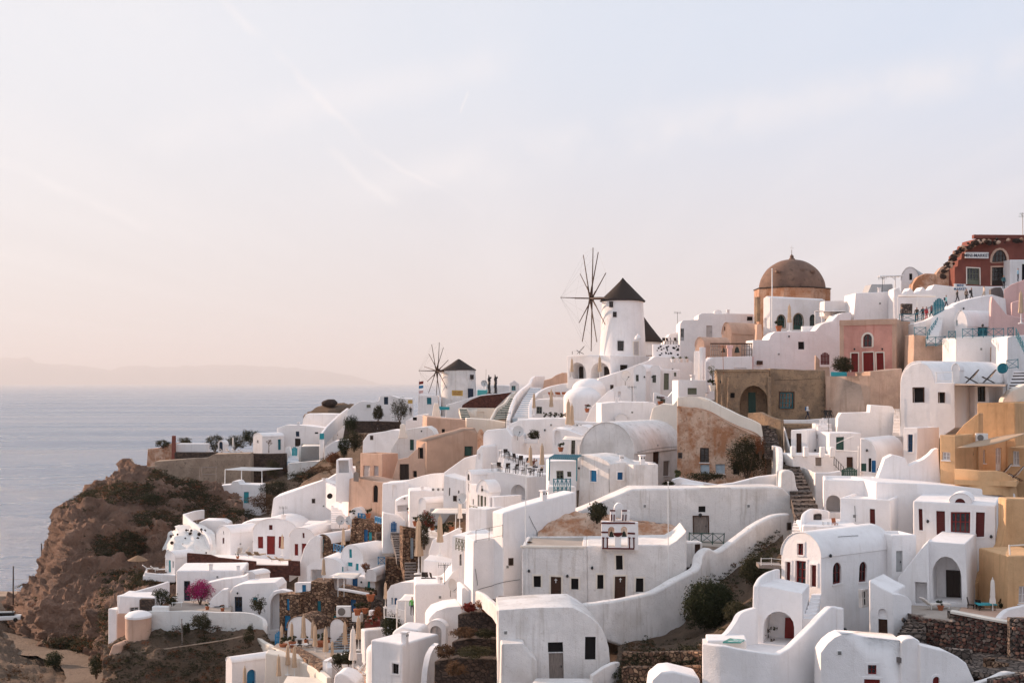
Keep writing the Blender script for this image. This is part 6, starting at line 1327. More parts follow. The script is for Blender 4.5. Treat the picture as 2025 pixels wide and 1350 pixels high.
H("ruin_vault","crumbling ochre half-vault between the small vault and the shop",[(1802,585),(1806,562),(1816,548),(1830,541),(1852,542),(1854,585)],189,5,3,"ruin",cat="ruin",zb=1)
flat_canopy("reed_awning","tattered pale reed awning below the crenellated wall",1775,1852,578,585,177,(0,.5,1),"cream",h=2.4,deep=2)
H("display_rack","dark display stand under the reed awning",("box",1783,1804,600,622),177,-4,.6,"greystone",cat="stand",bev=.03)
H("path_front_wall","white curved wall below the walking people",[(1872,700),(1872,612),(1895,598),(1920,590),(1950,585),(1962,583),(1990,590),(2000,700)],172,-5,2.0,zb=2,cat="wall",bev=.15)
H("raised_path","white raised path where the visitors queue",[(1775,660),(1776,630),(1840,626),(1870,610),(1930,590),(1965,585),(1985,660)],175,-2,4,zb=2,cat="path")
PPL=[(1871,603,174.5,"visitor in pale turquoise shirt with dark backpack on the path",(.25,.55,.58),(.02,.03,.05),"walk",1.5,"navy"),(1893,592,175.5,"visitor in black leaning forward below the small shop sign",(.02,.02,.02),(.02,.02,.03),"walk",1.7,None),(1911,590,176,"visitor in grey-brown top among the queue",(.22,.17,.14),(.02,.02,.02),"stand",.4,None),(1921,588,176,"visitor in dark clothes with a dark backpack in the queue",(.025,.025,.03),(.02,.02,.02),"walk",1.4,"darkmetal"),(1946,584,176,"visitor in cream top walking alone ahead of the queue",(.62,.50,.42),(.3,.26,.22),"walk",-1.5,None),(1985,571,180,"person in teal jacket standing before the shop door",(.03,.13,.16),(.02,.02,.03),"stand",.3,None),(2013,557,179,"person in light blue shirt at the right edge",(.30,.50,.62),(.03,.04,.07),"stand",1.0,None),(1842,631,172,"visitor in red jacket at the top of the teal stairs",(.42,.025,.02),(.02,.02,.03),"walk",-1.3,None),(1832,634,172,"visitor in bright red dress by the teal railing",(.5,.03,.04),(.4,.03,.03),"stand",.5,None),(1825,634,173,"visitor in black by the teal railing",(.02,.02,.02),(.02,.02,.02),"stand",0,None),(1813,635,174,"dark-clad visitor looking at the display stand",(.03,.025,.02),(.02,.02,.02),"stand",2.6,None),(1784,634,174.5,"visitor half hidden left of the display stand",(.05,.04,.04),(.02,.02,.03),"stand",2.2,None)]
for i_,(x,y,D,l,a,b,p,r_,bg)in enumerate(PPL):PERSON(x,y+(8 if i_<5 else 0),D,l,a,b,pose=p,rz=r_,bag=bg)
RAIL("teal_railing","teal cross-braced railing along the visitors' path",[(1779,622,171),(1810,620,171),(1840,606,171.5),(1844,604,171.5)],1.0,"teal",step=1.5)
gate("teal_gate","tall pointed teal gate at the top of the teal stairs",1845,1868,590,630,170.5,"teal",7)
STAIRS("teal_path_steps","white steps behind the teal handrails",(1832,1856,668,165),(1845,1866,628,170),8,"white")
RAIL("teal_stair_rail","teal handrail descending from the pointed gate",[(1854,628,169),(1834,656,164.5)],1.0,"teal",step=1.0);RAIL("teal_landing_rail","teal cross-braced railing on the lower landing",[(1831,667,163.5),(1870,665,163.5)],1.1,"teal",step=1.2);RAIL("teal_corner_rail","short teal railing beside the pink house roof",[(1808,648,165),(1831,647,165)],1.0,"teal",step=1.2)
H("landing_block","beige landing block under the teal stairs",[(1806,735),(1808,662),(1832,664),(1832,684),(1872,684),(1890,670),(1892,735)],166,-6,3,"beige",zb=1,cat="wall");H("landing_white_wall","white wall behind the teal stairs",[(1806,700),(1808,640),(1835,632),(1870,612),(1890,605),(1890,700)],170,-4,2,zb=1,cat="wall")
ht2=H("teal_balcony_house","white house with teal balcony rail and stone-framed grey window",[(1889,735),(1890,667),(1992,662),(1996,735)],160,-4,4,zb=3,ops=[("f","W.greydoor+ruin",1962,691,1984,714,{"g":.25})])
H("balcony_vault_house","white vaulted house with teal door behind the balcony rail",("vault",1888,1912,614,645,668),167,48,("r",1972),zb=1,ops=[("r","D.teal",1933,646,1954,668),("f","W.teal",1890,632,1893,643)])
RAIL("teal_balcony_rail","long teal cross-braced balcony rail of the white house",[(1903,650,159.6),(1985,649,159.6)],1.05,"teal",step=1.2);RAIL("teal_short_rail","short teal railing left of the long balcony rail",[(1876,655,160),(1889,655,159.8)],.9,"teal",step=.8);LAMPGLOBE(1943,643,160.5,"dark round lamp above the teal balcony door")
H("pink_stair_wall","pale pink stair wall climbing toward the shop, nearer one",[(1958,660),(1960,600),(1962,586),(1990,622),(2030,630),(2030,660)],166,5,1,"palepink",zb=1,cat="wall");H("pink_upper_wall","pale pink wall with sunlit edge beside the shop stairs",[(1985,625),(1986,572),(2000,562),(2060,540),(2060,640)],173,20,1.2,"palepink",zb=1,cat="wall");H("pink_low_wall","pale pink lower stair wall at the right edge",[(2000,650),(2001,598),(2025,590),(2060,580),(2060,650)],168,15,1.2,"palepink",zb=1,cat="wall")
H("passage_shade_slab","dark slab standing for the shade of the stair passage between the pink walls",[(1958,625),(1960,572),(1968,568),(1980,568),(1984,575),(1990,610),(1992,625)],178,0,.8,"darkpaving",cat="passage")  # solid upright slab, the passage's shade is put into its dark colour
H("right_edge_house","white house with teal stair rail at the right edge",[(1990,760),(1992,668),(2003,664),(2060,660),(2060,760)],155,-6,4,zb=3)
RAIL("teal_edge_rail","teal handrail sloping down at the right edge",[(2009,650,152),(2030,690,149)],1.0,"teal",step=.8);RAIL("teal_edge_rail_small","small teal railing left of the sloping handrail",[(1993,649,155),(2004,648,155)],.9,"teal",step=.6)
STAIRS("edge_stairs","white and dark steps at the right edge beside the sun deck",(1995,2030,770,140),(2006,2030,735,147),6,"white",riser="darkpaving");PARASOL(2019,640,160,"closed beige parasol at the right edge",1.3)
RAIL("turquoise_low_rail","turquoise railing behind the sun deck",[(1990,712,146),(2013,710,146)],1.0,"teal",step=1.1)
bm=bmesh.new();f=Fr(P(1982,737,147),0);lathe(bm,(0,0,0),[(0,-.1),(.55,-.1),(.55,.1),(0,.1)],18);bmesh.ops.rotate(bm,verts=bm.verts,matrix=Matrix.Rotation(radians(90),3,"X"));bmesh.ops.translate(bm,verts=bm.verts,vec=f.o+UP*.5);solo(bm,"round_table","teal round table top leaning behind the sun deck","table","teal")
H("sandy_vault","sandy curved wall with two dark stones right of the sun deck",[(1975,812),(1985,790),(2000,772),(2025,760),(2060,755),(2060,812)],133,5,2,"cream",zb=2,cat="wall",bev=.15)
# ====== peach houses, left of centre
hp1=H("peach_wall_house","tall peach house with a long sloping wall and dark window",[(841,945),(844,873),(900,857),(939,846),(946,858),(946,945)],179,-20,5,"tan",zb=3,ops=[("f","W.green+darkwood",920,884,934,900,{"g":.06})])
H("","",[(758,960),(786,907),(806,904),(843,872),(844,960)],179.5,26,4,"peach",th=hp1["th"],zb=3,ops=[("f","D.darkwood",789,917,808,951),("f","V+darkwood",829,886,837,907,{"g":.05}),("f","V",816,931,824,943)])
H("peach_cube_house","peach cube house with two white shutters",("box",712,757,897,960),184,42,("r",788),"peach",zb=2,ops=[("f","W.lilac",718,920,732,942),("f","W.lilac",739,921,749,945)],par=.25,roofm="paving")
H("peach_lower_house","peach lower house with one tall pointed dark window",[(686,1040),(690,947),(700,944),(756,955),(758,1040)],177,40,4,"peach",zb=3,ops=[("f","aV",737,959,747,993)])
gate("grey_gate","small grey picket gate on the peach terrace",699,709,933,952,179,"greywood",5,35)
H("peach_upper_house","square peach house with cream trim above the peach wall",[(843,880),(845,823),(872,826),(922,829),(924,880)],200,-10,6,"peach",zb=3,ops=[("f","V",874,848,880,862)],roofm="cream");H("cream_wall_house","cream low wall house between the peach house and the teal steps",[(922,870),(922,826),(970,830),(1010,836),(1030,850),(1030,870)],206,-5,4,"cream",zb=3);H("cream_chimney","cream flared chimney above the square peach house",[(853,830),(856,812),(859,797),(866,797),(869,812),(872,830)],212,0,1.2,"cream",cat="chimney",bev=.12)
H("grey_vault_house","pale grey vaulted house with a dark green shutter behind the peach houses",[(765,915),(772,890),(786,866),(798,851),(820,846),(845,843),(856,850),(863,866),(863,915)],191,5,4,"whitestone",zb=3,ops=[("f","W.green",810,869,818,890),("f","V",832,850,835,853,{"rd":.05})]);H("flared_chimney","white flared chimney on the pale grey vault",[(788,866),(791,852),(792,839),(800,839),(801,850),(806,866)],188.5,5,.9,"cream",cat="chimney",bev=.08)
H("blue_roof_house","white house with a bluish shaded roof above the peach cube",[(716,905),(718,872),(728,858),(760,853),(775,850),(790,852),(795,905)],200,5,5,zb=3)
H("white_alley_wall","white sloping roof piece right of the peach wall",[(877,960),(877,934),(918,905),(936,900),(955,903),(965,915),(965,960)],167,10,4,zb=3,cat="house")
WALL("alley_parapet","long white parapet below the peach houses",[(756,954,175),(800,950,173),(842,938,171),(876,934,169)],2.2,th=.4)
H("blind_arch_house","white house with a blind arch right of the tall pointed window",[(754,1040),(756,956),(800,952),(815,958),(830,952),(842,945),(878,940),(878,1040)],172,8,4,zb=3,ops=[("f","aN",776,958,786,985,{"d":.2})]);H("white_court_house","white court wall with two small dark slots right of the pointed window",[(876,1000),(877,938),(900,945),(922,950),(924,1000)],156,20,3,zb=3,ops=[("f","V",887,965,890,980),("f","V",905,970,908,976)])
H("planter_house","white low house with flat roof and air conditioners",[(808,1040),(810,970),(840,968),(885,972),(890,1040)],163,-6,4,zb=3)
for i in range(3):place("ac",ac_b if "ac" not in PROTO else None,P((858,868,878)[i],971,160.5),"air conditioner on the low flat roof, %s of three"%("left","middle","right")[i],"air conditioner","air conditioners",s=.6)
DISH(915,1003,141,"large white satellite dish beside the narrow house",1.15,-.5);pass
hsh=H("shaded_porch_house","white vaulted house behind the fabric-shaded porch",("vault",827,842,985,996,1045),158,40,("r",925),zb=3);flat_canopy("fabric_porch","white fabric awning over the planted porch",846,922,1002,1014,150,(.1,.72,1.0),"whitecanvas",h=2.9,deep=3)
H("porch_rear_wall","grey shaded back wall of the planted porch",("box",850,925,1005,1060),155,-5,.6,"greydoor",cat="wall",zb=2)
PARASOL(909,1045,146.5,"closed white parasol in front of the planted porch",1.15,"whitecanvas")
SHRUB("porch_flowers","mass of dark red flowering plants on the planted porch",843,1050,149,2.4,2.2,"bush",700,.11,flower=("redflower",.3));SHRUB("porch_bush","low green bush right of the flowering plants",875,1054,148,2.0,1.1,"bush",420,.1);SHRUB("hanging_garden","dark planted strip falling below the porch",838,1085,146,1.4,2.6,"shrub",600,.11,deep=.8)
for i,(x,y,s)in enumerate(((822,1040,1.3),(810,1017,.9),(893,1050,1.1),(855,1048,1.0))):POT(x,y,(160,165.5,147.5,150)[i],("terracotta pot on the stone wall by the blue gate","terracotta pot on the white ledge above the blue gate","terracotta pot near the closed white parasol","terracotta pot under the fabric awning")[i],s)
H("ledge_house","white ledge wall above the blue gate",[(756,1060),(757,1012),(790,1018),(801,1028),(805,1060)],166,-12,1,zb=2,cat="wall");H("seat_niche","white niche house with a bench and a plant",[(780,1030),(782,990),(795,983),(815,978),(828,978),(828,1030)],168,-4,2.5,zb=2,ops=[("f","N",786,998,808,1010,{"d":.8})])
# white building block with stairs (left of the peach houses)
hb_=H("trapezoid_house","big white house with a leaning front and sloping roof edge",[(528,1040),(541,984),(600,963),(640,950),(668,958),(672,1040)],194,-3,6,zb=3,bev=.15);H("","",[(600,975),(668,935),(688,925),(700,925),(700,1000)],199,-3,5,th=hb_["th"],zb=3)
WALL("round_hole_wall","white wall with a round dark window, sloping to the blue gate",[(644,953,191),(660,962,189),(678,972,187),(679,976,186)],3.4,th=.5,curve=False);WALL("lower_hole_wall","white wall below the round window, leading to the steps",[(678,974,186),(700,985,183),(717,997,180),(718,1015,179)],3.0,th=.5,curve=False)
bm=bmesh.new();q=P(652,980,188.6);lathe(bm,(0,0,0),[(0,-.1),(.36,-.1),(.36,.1),(0,.1)],14);bmesh.ops.rotate(bm,verts=bm.verts,matrix=Matrix.Rotation(radians(90),3,"X"));bmesh.ops.translate(bm,verts=bm.verts,vec=q);solo(bm,"round_window","round dark window disc in the sloping white wall","window","dark")
STAIRS("white_broad_steps","broad white steps below the leaning white house",(655,692,1036,182),(655,690,998,190),9,"white");H("stairs_mass","white mass under the broad white steps",[(600,1070),(602,1034),(655,1036),(700,1032),(705,1070)],186,0,4,zb=2,cat="wall")
H("small_rounded_hut","small rounded white hut with a pale door at the top of the stone stairs",("vault",692,718,1003,1020,1045),178,20,3,zb=2,ops=[("f","D.paint",699,1006,705,1024)])
for i,(x,y)in enumerate(((672,1043),(692,1043))):DISH(x,y,177,"grey satellite dish on the stone vaults, %s of the pair"%("left","right")[i],1.2,.5-i)
# ====== houses with red shutters
ra=H("red_slit_house","white gabled house with two tiny red slit windows on the terrace",("vault",428,456,1040,1056,1105),190,40,("r",512),zb=2,ops=[("f","V",441,1050,443,1056),("f","W.maroon",440,1063,444,1074,{"sill":0})])
rb=H("red_door_vault","white vaulted house with red double door flanked by red shutters",("vault",500,588,1025,1052,1105),186,8,7,zb=2,ops=[("f","D.red",528,1060,544,1096),("f","W.red",510,1061,521,1084,{"sill":0}),("f","W.red",551,1061,561,1084,{"sill":0}),("f","W.maroon",532,1038,539,1048,{"sill":0})])
rc=H("red_shutter_vault","white vaulted house with a red door beside the blue-window cluster",("vault",572,622,1043,1062,1120),180,14,("r",700),zb=2,ops=[("f","W.red",582,1075,589,1098,{"sill":0}),("f","D.red",596,1074,605,1104),("f","W.maroon",598,1053,602,1063,{"sill":0})])
SLAB("lounger_terrace","white sun terrace in front of the red-shuttered vaults",[(375,1112),(600,1118),(600,1096),(428,1096)],182,"white",.5)
for i,(x,y,r_)in enumerate(((499,1101,1.2),(514,1101,1.2),(545,1110,.5),(560,1112,.5))):place("lounger_c",lounger_b("canvas"),P(x,y,180-i*.5),"beige sun lounger on the red-shutter terrace, %s from the slit-window house"%ORD[i],"sun lounger","beige sun loungers",rz=r_)
for i in range(2):place("dkw",deckchair_b("whitecanvas","paint"),P(473+i*12,1099,181),"white garden chair by the slit-window house, %s one"%("left","right")[i],"chair","white garden chairs",rz=2+i)
PARASOL(558,1098,183,"closed parasol in front of the red double door",.95)
WALL("red_stone_wall","dark red stone terrace wall, left stretch",[(369,1093,178),(415,1096,177.5),(430,1102,177),(505,1110,176)],1.35,"redstone",th=.4,curve=False,bev=.03);WALL("red_stone_wall","dark red stone terrace wall, lower right stretch",[(505,1117,174),(570,1118,173.5),(570,1108,173.5),(592,1109,173.5)],1.75,"redstone",th=.4,curve=False,bev=.03)
def whitewashed_mound():
 sheet_rows=[[(390,1032,205),(360,1035,204),(345,1040,203),(395,1036,202),(420,1045,202)],[(400,1040,210),(335,1055,204),(352,1050,199),(385,1050,198),(425,1062,199)],[(390,1070,208),(322,1078,203),(345,1075,196),(385,1075,195),(430,1085,196)],[(390,1095,206),(316,1098,202),(340,1100,194),(385,1100,193),(430,1100,194)],[(390,1130,206),(312,1125,202),(340,1130,193),(385,1130,192),(430,1130,193)]]
 sheet("whitewashed_rock",sheet_rows,"whitestone",nx=50,ny=40,amp=.35,freq=.35)
 o=bpy.data.objects["whitewashed_rock"];tag(o,"whitewashed rough rock dome studded with dark stones","rock")
 rnd=random.Random(9);t=o
 for i in range(26):
  x,y=rnd.uniform(330,408),rnd.uniform(1046,1092);bm=bmesh.new();c=P(x,y,198.4-(y-1046)*.09);s=rnd.uniform(.1,.3);bmesh.ops.create_icosphere(bm,subdivisions=1,radius=s)
  for v in bm.verts:v.co+=c
  fin(bm,"lava_stone","lava",t,smooth=0)
whitewashed_mound()
WALL("mound_stair_wall","white stair wall descending over the whitewashed rock",[(361,1016,206),(375,1028,202),(392,1042,199),(410,1060,196),(415,1075,195)],1.6,th=.4);WALL("mound_top_wall","white wall along the top of the whitewashed rock",[(365,1016,208),(385,1010,210),(405,1008,212)],1.4,th=.4);H("mound_round_wall","rounded white wall right of the whitewashed rock",[(390,1060),(393,1032),(405,1027),(440,1028),(452,1034),(455,1060)],203,0,3,zb=2,cat="wall",bev=.15)
H("teal_door_vault","tiny white vaulted house with a teal door under the whitewashed rock",("vault",327,346,1090,1104,1133),188,35,("r",385),zb=2,ops=[("f","D.turq",333,1107,338,1131),("f","W.greydoor",329,1106,331.5,1118,{"sill":0}),("f","W.greydoor",341,1109,344,1122,{"sill":0})])
SLAB("mound_terrace","white lounger terrace left of the teal-door vault",[(282,1138),(345,1142),(350,1126),(290,1124)],186,"white",.6);WALL("mound_terrace_wall","white low wall of the lounger terrace on the headland",[(284,1131,186),(315,1134,185),(345,1137,184)],.9,th=.4)
for i in range(2):place("lounger_w",lounger_b()if "lounger_w" not in PROTO else None,P(298+i*16,1128+i*2,186),"white sun lounger on the headland terrace, %s one"%("left","right")[i],"sun lounger","white sun loungers",rz=.3)
def straw_umbrella(x,y,D,label,r=1.3):
 b=P(x,y,D);t=thing("straw_umbrella",label,"umbrella",b,"straw umbrellas");bm=bmesh.new();tube(bm,b,b+UP*2.3,.05,6);fin(bm,"pole","bark",t);bm=bmesh.new();lathe(bm,b,[(r,1.85),(r*1.02,1.92),(r*.6,2.2),(r*.2,2.45),(0,2.55)],20,fold=.04);fin(bm,"thatch","straw",t,smooth=0)
straw_umbrella(272,1136,188,"straw umbrella on the headland terrace");straw_umbrella(437,1006,238,"straw umbrella below the white pergola, left of two",1.25);straw_umbrella(463,1005,238,"straw umbrella below the white pergola, right of two",1.3)
# ====== bougainvillea house and lower left
hbg=H("bougainvillea_house","white flat house with a dark glazed door beside the bougainvillea",("box",348,480,1127,1200),166,-5,7,zb=2,ops=[("f","G.navy",364,1147,376,1188)],bev=.15)
SHRUB("bougainvillea","bright magenta bougainvillea by the dark glazed door",395,1193,161,3.3,2.7,"bush",320,.12,flower=("magenta",4.0),cat="bougainvillea")
H("slope_stair_wall","white stair wall with sloping top and a small blue hatch",[(392,1215),(392,1206),(420,1182),(440,1165),(451,1164),(452,1215)],159,0,1.2,zb=1,cat="wall",ops=[("f","W.blue",424,1198,436,1209)]);H("raised_wall","white stepped wall above the bougainvillea",[(408,1180),(408,1152),(440,1146),(480,1140),(490,1135),(490,1180)],163,-6,2,zb=1,cat="wall");H("blue_hatch_hut","little white hut with a blue shutter behind the stepped wall",("vault",479,505,1130,1138,1165),168,25,3,zb=2,ops=[("f","W.blue",481,1138,488,1150)])
H("low_vault_house","white house with a long low vault, dark glazed door and green shutter",[(452,1220),(455,1170),(462,1160),(480,1153),(545,1150),(552,1160),(553,1220)],160,3,4,zb=1,ops=[("f","G.navy",464,1179,479,1209),("f","W.teal",500,1180,509,1194)]);SHRUB("wall_climber","dark climbing plant right of the green shutter",513,1212,156,2.0,2.1,"shrub",420,.12)
har=H("white_archway","tall white archway over the stone house doors",[(528,1250),(530,1180),(540,1168),(556,1164),(572,1168),(582,1180),(586,1250)],158,12,1.0,zb=1,cat="archway",ops=[("f","aN",534,1170,580,1246,{"d":.9})]);H("stone_back_house","dark stone wall with blue doors inside the white archway",("box",552,592,1176,1262),155.5,30,2,"brownstone",zb=1,ops=[("f","D.azure",566,1183,572,1206),("f","D.azure",562,1216,574,1246)],bev=.04)
WALL("front_court_wall","long white court wall above the bare earth bank",[(291,1212,155),(300,1208,154.5),(400,1209,154),(480,1211,153.5),(515,1222,153),(520,1240,152.5)],2.6,"whitestone",th=.5)
SLAB("court_floor","sandy court floor before the bougainvillea house",[(330,1206),(455,1212),(460,1198),(392,1186),(335,1190)],157,"paving",.4)
WALL("court_side_wall","white parapet sloping up along the left of the court",[(237,1178,157),(280,1166,160),(310,1158,162),(336,1148,164)],2.4,th=.4,curve=False)
hlt=H("court_corner_house","white corner house with a small barred window over a peach base",[(231,1212),(237,1178),(304,1181),(304,1212)],156,-2,4,zb=1,ops=[("f","G.greydoor",256,1200,273,1210,{"door":0})]);H("","",[(231,1275),(231,1212.5),(292,1213),(292,1275)],155.8,-2,3,"peach",th=hlt["th"],zb=2)
def round_bastion():
 D=152;k=D/FPX;c=P(267,1268,D)+V3((0,1.3,0));t=thing("round_bastion","rounded peach bastion with a white domed cap","bastion",c);R=25*k;bm=bmesh.new();lathe(bm,c,[(R*1.03,-3),(R,(1268-1222)*k)],28);fin(bm,"base","peach",t);bm=bmesh.new();lathe(bm,c,[(R+.05,(1268-1223)*k),(R+.05,(1268-1219)*k),(R*.8,(1268-1214)*k),(R*.4,(1268-1211)*k),(0,(1268-1210)*k)],28);fin(bm,"cap","white",t)
round_bastion()
H("white_edge_wall","narrow white wall strip at the outer left edge of the court",("box",214,231,1204,1285),157,25,2,zb=2,cat="wall");H("peach_buttress","peach buttress on the left edge of the earth bank",[(202,1390),(212,1300),(222,1272),(238,1272),(240,1300),(232,1330),(226,1390)],150,10,3,"peach",cat="wall",bev=.25)
for nm,lb,x,y,D,w_,h,mm,n in(("court_shrub","bushy green plants beside the stone pillar in the court",318,1198,158,2.4,2.2,"bush",600),("court_shrub","dark plants by the white garden bench",340,1196,157,1.6,1.4,"shrub",350),("bank_bush","spiky dark bush leaning over the long court wall",398,1257,151.5,2.4,2.6,"shrub",900),("bank_bush","small dark bush left of the spiky one on the bank",368,1256,151.5,1.1,1.7,"shrub",320),("bank_bush","dark bush at the right end of the long court wall",493,1280,150,1.5,2.6,"shrub",420)):SHRUB(nm,lb,x,y,D,w_,h,mm,n,.12)
bm=bmesh.new();bx(bm,P(317,1203,155),V3((.9,0,0)),V3((0,.4,0)),UP*.3);solo(bm,"white_daybed","white cushioned daybed in the court corner","daybed","paint",bev=.12);bm=bmesh.new();bx(bm,P(290,1200,155.5),V3((.75,0,0)),V3((0,.5,0)),UP*.9);solo(bm,"stone_pillar","dark stone pillar left of the white daybed","pillar","darkstone",bev=.1)
def garden_bench():
 b=P(350,1198,156.5);t=thing("garden_bench","white openwork garden bench among the court plants","bench",b);bm=bmesh.new();bx(bm,b+UP*.45,V3((.6,0,0)),V3((0,.25,0)),UP*.03);fin(bm,"seat","paint",t,smooth=0)
 for i in range(6):bm=bmesh.new();tube(bm,b+V3((-.55+i*.22,.25,.45)),b+V3((-.55+i*.22,.25,1.0)),.03,5);fin(bm,"back_bar","paint",t)
 bm=bmesh.new();tube(bm,b+V3((-.6,.25,1.0)),b+V3((.6,.25,1.0)),.04,5);fin(bm,"top_rail","paint",t)
 for a in(-.5,.5):bm=bmesh.new();tube(bm,b+V3((a,-.2,0)),b+V3((a,-.2,.45)),.03,5);fin(bm,"leg","paint",t)
garden_bench()
POLE("bank_post","thin grey pipe standing against the bank below the court wall",360,1226,1274,151,.06,"greywood");bm=bmesh.new();tube(bm,P(225,1292,150),P(307,1285,149.5),.06,5);tube(bm,P(307,1285,149.5),P(440,1266,149.5),.07,5);tube(bm,P(440,1266,149.5),P(500,1254,150),.07,5);solo(bm,"water_pipe","long pale water pipe running along the earth bank","pipe","concrete")
hbd=H("blue_door_vault","white vaulted house with bright blue doors at the bottom edge",("vault",446,458,1298,1310,1380),140.5,55,("r",540),zb=2,ops=[("r","aD.azure",487,1322,505,1372)]);bm=bmesh.new();f=hbd["r"];
u0_,z1_=f.uv(482,1312);u1_=f.uv(510,1312)[0];zb_=f.uv(496,1375)[1];ar=arch_pts(u0_,u1_,zb_,z1_,10);capface(bm,Fr(f.o+f.n*.12,f.yaw),ar,[(arch_pts(f.uv(487,1322)[0],f.uv(505,1322)[0],zb_+.01,f.uv(496,1322)[1],8),.2,False)]);fin(bm,"door_hood","white",hbd["th"])
WALL("terrace_edge_wall","long pale wall descending beside the parasol terrace",[(505,1258,152),(520,1270,149),(545,1284,145),(580,1300,140),(620,1320,134),(645,1338,130)],3.0,"cream",th=.5)
PARASOL(484,1372,137,"closed beige parasol in front of the blue-doored vault",.95)
# ====== stone houses with blue doors, parasol terrace
H("stone_vault_house","white-roofed vault with a dark stone front and one blue window",("vault",621,656,1055,1074,1110),174,32,("r",716),"brownstone",zb=2,roofm="white",ops=[("f","W.turq+brownstone",631,1064,641,1090)])
RAIL("blue_rail","blue and white cross-braced rail under the stone-fronted vault",[(659,1075,170),(679,1080,168)],.9,"azure",step=.8)
H("blue_slit_vault","white vault house with a tall slim blue shutter high in its gable",("vault",674,718,1077,1108,1150),164,32,("r",779),zb=2,ops=[("f","W.turq",690,1085,696,1103,{"sill":0}),("f","W.turq",687,1112,697,1120,{"sill":0}),("f","W.turq",703,1114,709,1128,{"sill":0})])
H("curved_flank","white curved flank wall left of the blue-window houses",[(586,1150),(590,1120),(600,1085),(612,1066),(625,1058),(634,1062),(634,1150)],174,15,3,zb=2,cat="wall")
H("arched_roof_house","white house with a broad arched roof and open loggia",[(606,1165),(608,1118),(622,1108),(640,1101),(658,1104),(672,1112),(681,1122),(681,1165)],164,12,5,zb=2,ops=[("f","N",615,1125,638,1147,{"d":1.6}),("f","D.turq",677,1109+12,680,1143)])
H("pergola_front_house","white house front with blue doors behind a white pergola",("box",650,742,1140,1175),160,10,("r",802),zb=2,ops=[("f","D.blue",696,1143,707,1167),("f","D.turq",726,1142,732,1167),("f","N",656,1144,684,1166,{"d":1.2})],bev=.15)
flat_canopy("blue_house_pergola","white flat pergola in front of the blue doors",652,700,1138,1142,156,(.35,.6),"whitecanvas",h=2.1,deep=2)
H("side_vault","small white vault above the blue doors, right side",("vault",722,744,1126,1140,1150),159.5,15,("r",802),cat="roof")
sw=H("stone_house","brown rubble stone house with blue shutters above the parasol terrace",[(586,1262),(586,1172),(615,1168),(616,1149),(648,1152),(650,1172),(665,1180),(668,1163),(680,1165),(736,1175),(740,1262)],156,3,3.5,"brownstone",zb=2,ops=[("f","W.turq",598,1202,603,1215,{"sill":0}),("f","W.teal",628,1188,635,1210,{"sill":0}),("f","W.green",663,1200,668,1207,{"sill":0}),("f","D.blue",694,1185,704,1208),("f","W.turq",660,1216,671,1221,{"sill":0})],bev=.06)
H("white_stub_wall","white stub wall with a blue cross rail on the stone house",("box",583,616,1152,1172),156.5,6,1.2,cat="wall",ops=[("f","D.azure",598,1156,606,1170)])
WALL("stone_house_coping","white coping along the top of the stone house",[(668,1163,155.4),(690,1166,155),(734,1174,154.6)],.22,th=.6,curve=False,bev=.04)
H("stone_right_wing","dark stone wing with plants right of the stone house",[(735,1262),(737,1178),(758,1190),(762,1262)],154,-10,3,"greystone",zb=2,bev=.06)
for i,(x0,x1,ya,ys,yb,D,xr)in enumerate(((568,622,1218,1245,1268,150,652),(653,683,1223,1240,1262,148,690))):
 H("stone_barrel","stone barrel vault with a white arched face, %s"%("larger one by the archway","smaller one by the steps")[i],("vault",x0,x1,ya,ys,yb),D,22,("r",xr),"white",zb=2,roofm="brownstone",rim=.12)
T0=SLAB("parasol_terrace","paved parasol terrace below the stone house",[(540,1278),(560,1262),(720,1268),(735,1290),(640,1320),(575,1290)],146,"paving",.6)
T1=SLAB("shingle_walk","stone-and-timber stepped walk along the parasol terrace",[(575,1280),(592,1278),(648,1312),(630,1322)],143,"brownstone",.5,cat="path")
H("terrace_retaining_wall","pale retaining wall under the parasol terrace",[(520,1400),(525,1290),(600,1302),(660,1325),(740,1300),(742,1400)],138,-3,2,"cream",zb=2,cat="wall")
for i,(x,y,D,s)in enumerate(((557,1288,148,1.0),(577,1284,148,1.0),(600,1283,146,1.25),(618,1278,148,.95),(623,1298,143,1.15),(644,1311,140,1.25),(682,1296,143,1.2),(709,1285,143,1.2),(569,1334,138,1.05),(582,1340,137,1.1),(551,1356,136,1.05),(612,1352,136,.9),(657,1312,140,.8))):
 PARASOL(x,y,D,"closed beige parasol on the stepped restaurant terraces, %s"%("at the blue gate","before the larger barrel vault","tallest, before the barrel vault","behind the tall one","by the terracotta urn","at the end of the stepped walk","beside the dark steps","against the white planter block","on the lower deck, left of two","on the lower deck, right of two","at the lower left corner","low by the reed roof","small one by the white wall")[i],s)
PARASOL(640,1153,158,"closed parasol in front of the open loggia",1.0);PARASOL(679,1093,170,"closed parasol beside the blue rail",1.05);PARASOL(762,1200,143,"closed parasol by the porch of white posts",.9);PARASOL(828,1135,146,"very tall closed parasol rising beside the stone stairs",2.0);PARASOL(870,1098,135,"closed parasol in the curved white court",1.35);PARASOL(698,1336,124,"closed white parasol above the garden chairs",1.5,"whitecanvas")
gate("blue_terrace_gate","rounded blue picket gate of the parasol terrace",543,562,1248,1284,148,"azure",6)
for i,(x,y,s)in enumerate(((635,1283,1.9),(560,1285,1.5),(578,1280,1.4),(546,1300,1.1),(722,1212,1.2),(733,1188,1.6),(707,1216,1.5))):POT(x,y,146-i*.2,"terracotta urn on the restaurant terraces, %s"%("beside the dark steps","behind the blue gate","right of the blue gate","left of the pale edge wall","on the white cupboard","at the stone house corner","beside the blue stone-house door")[i],s)
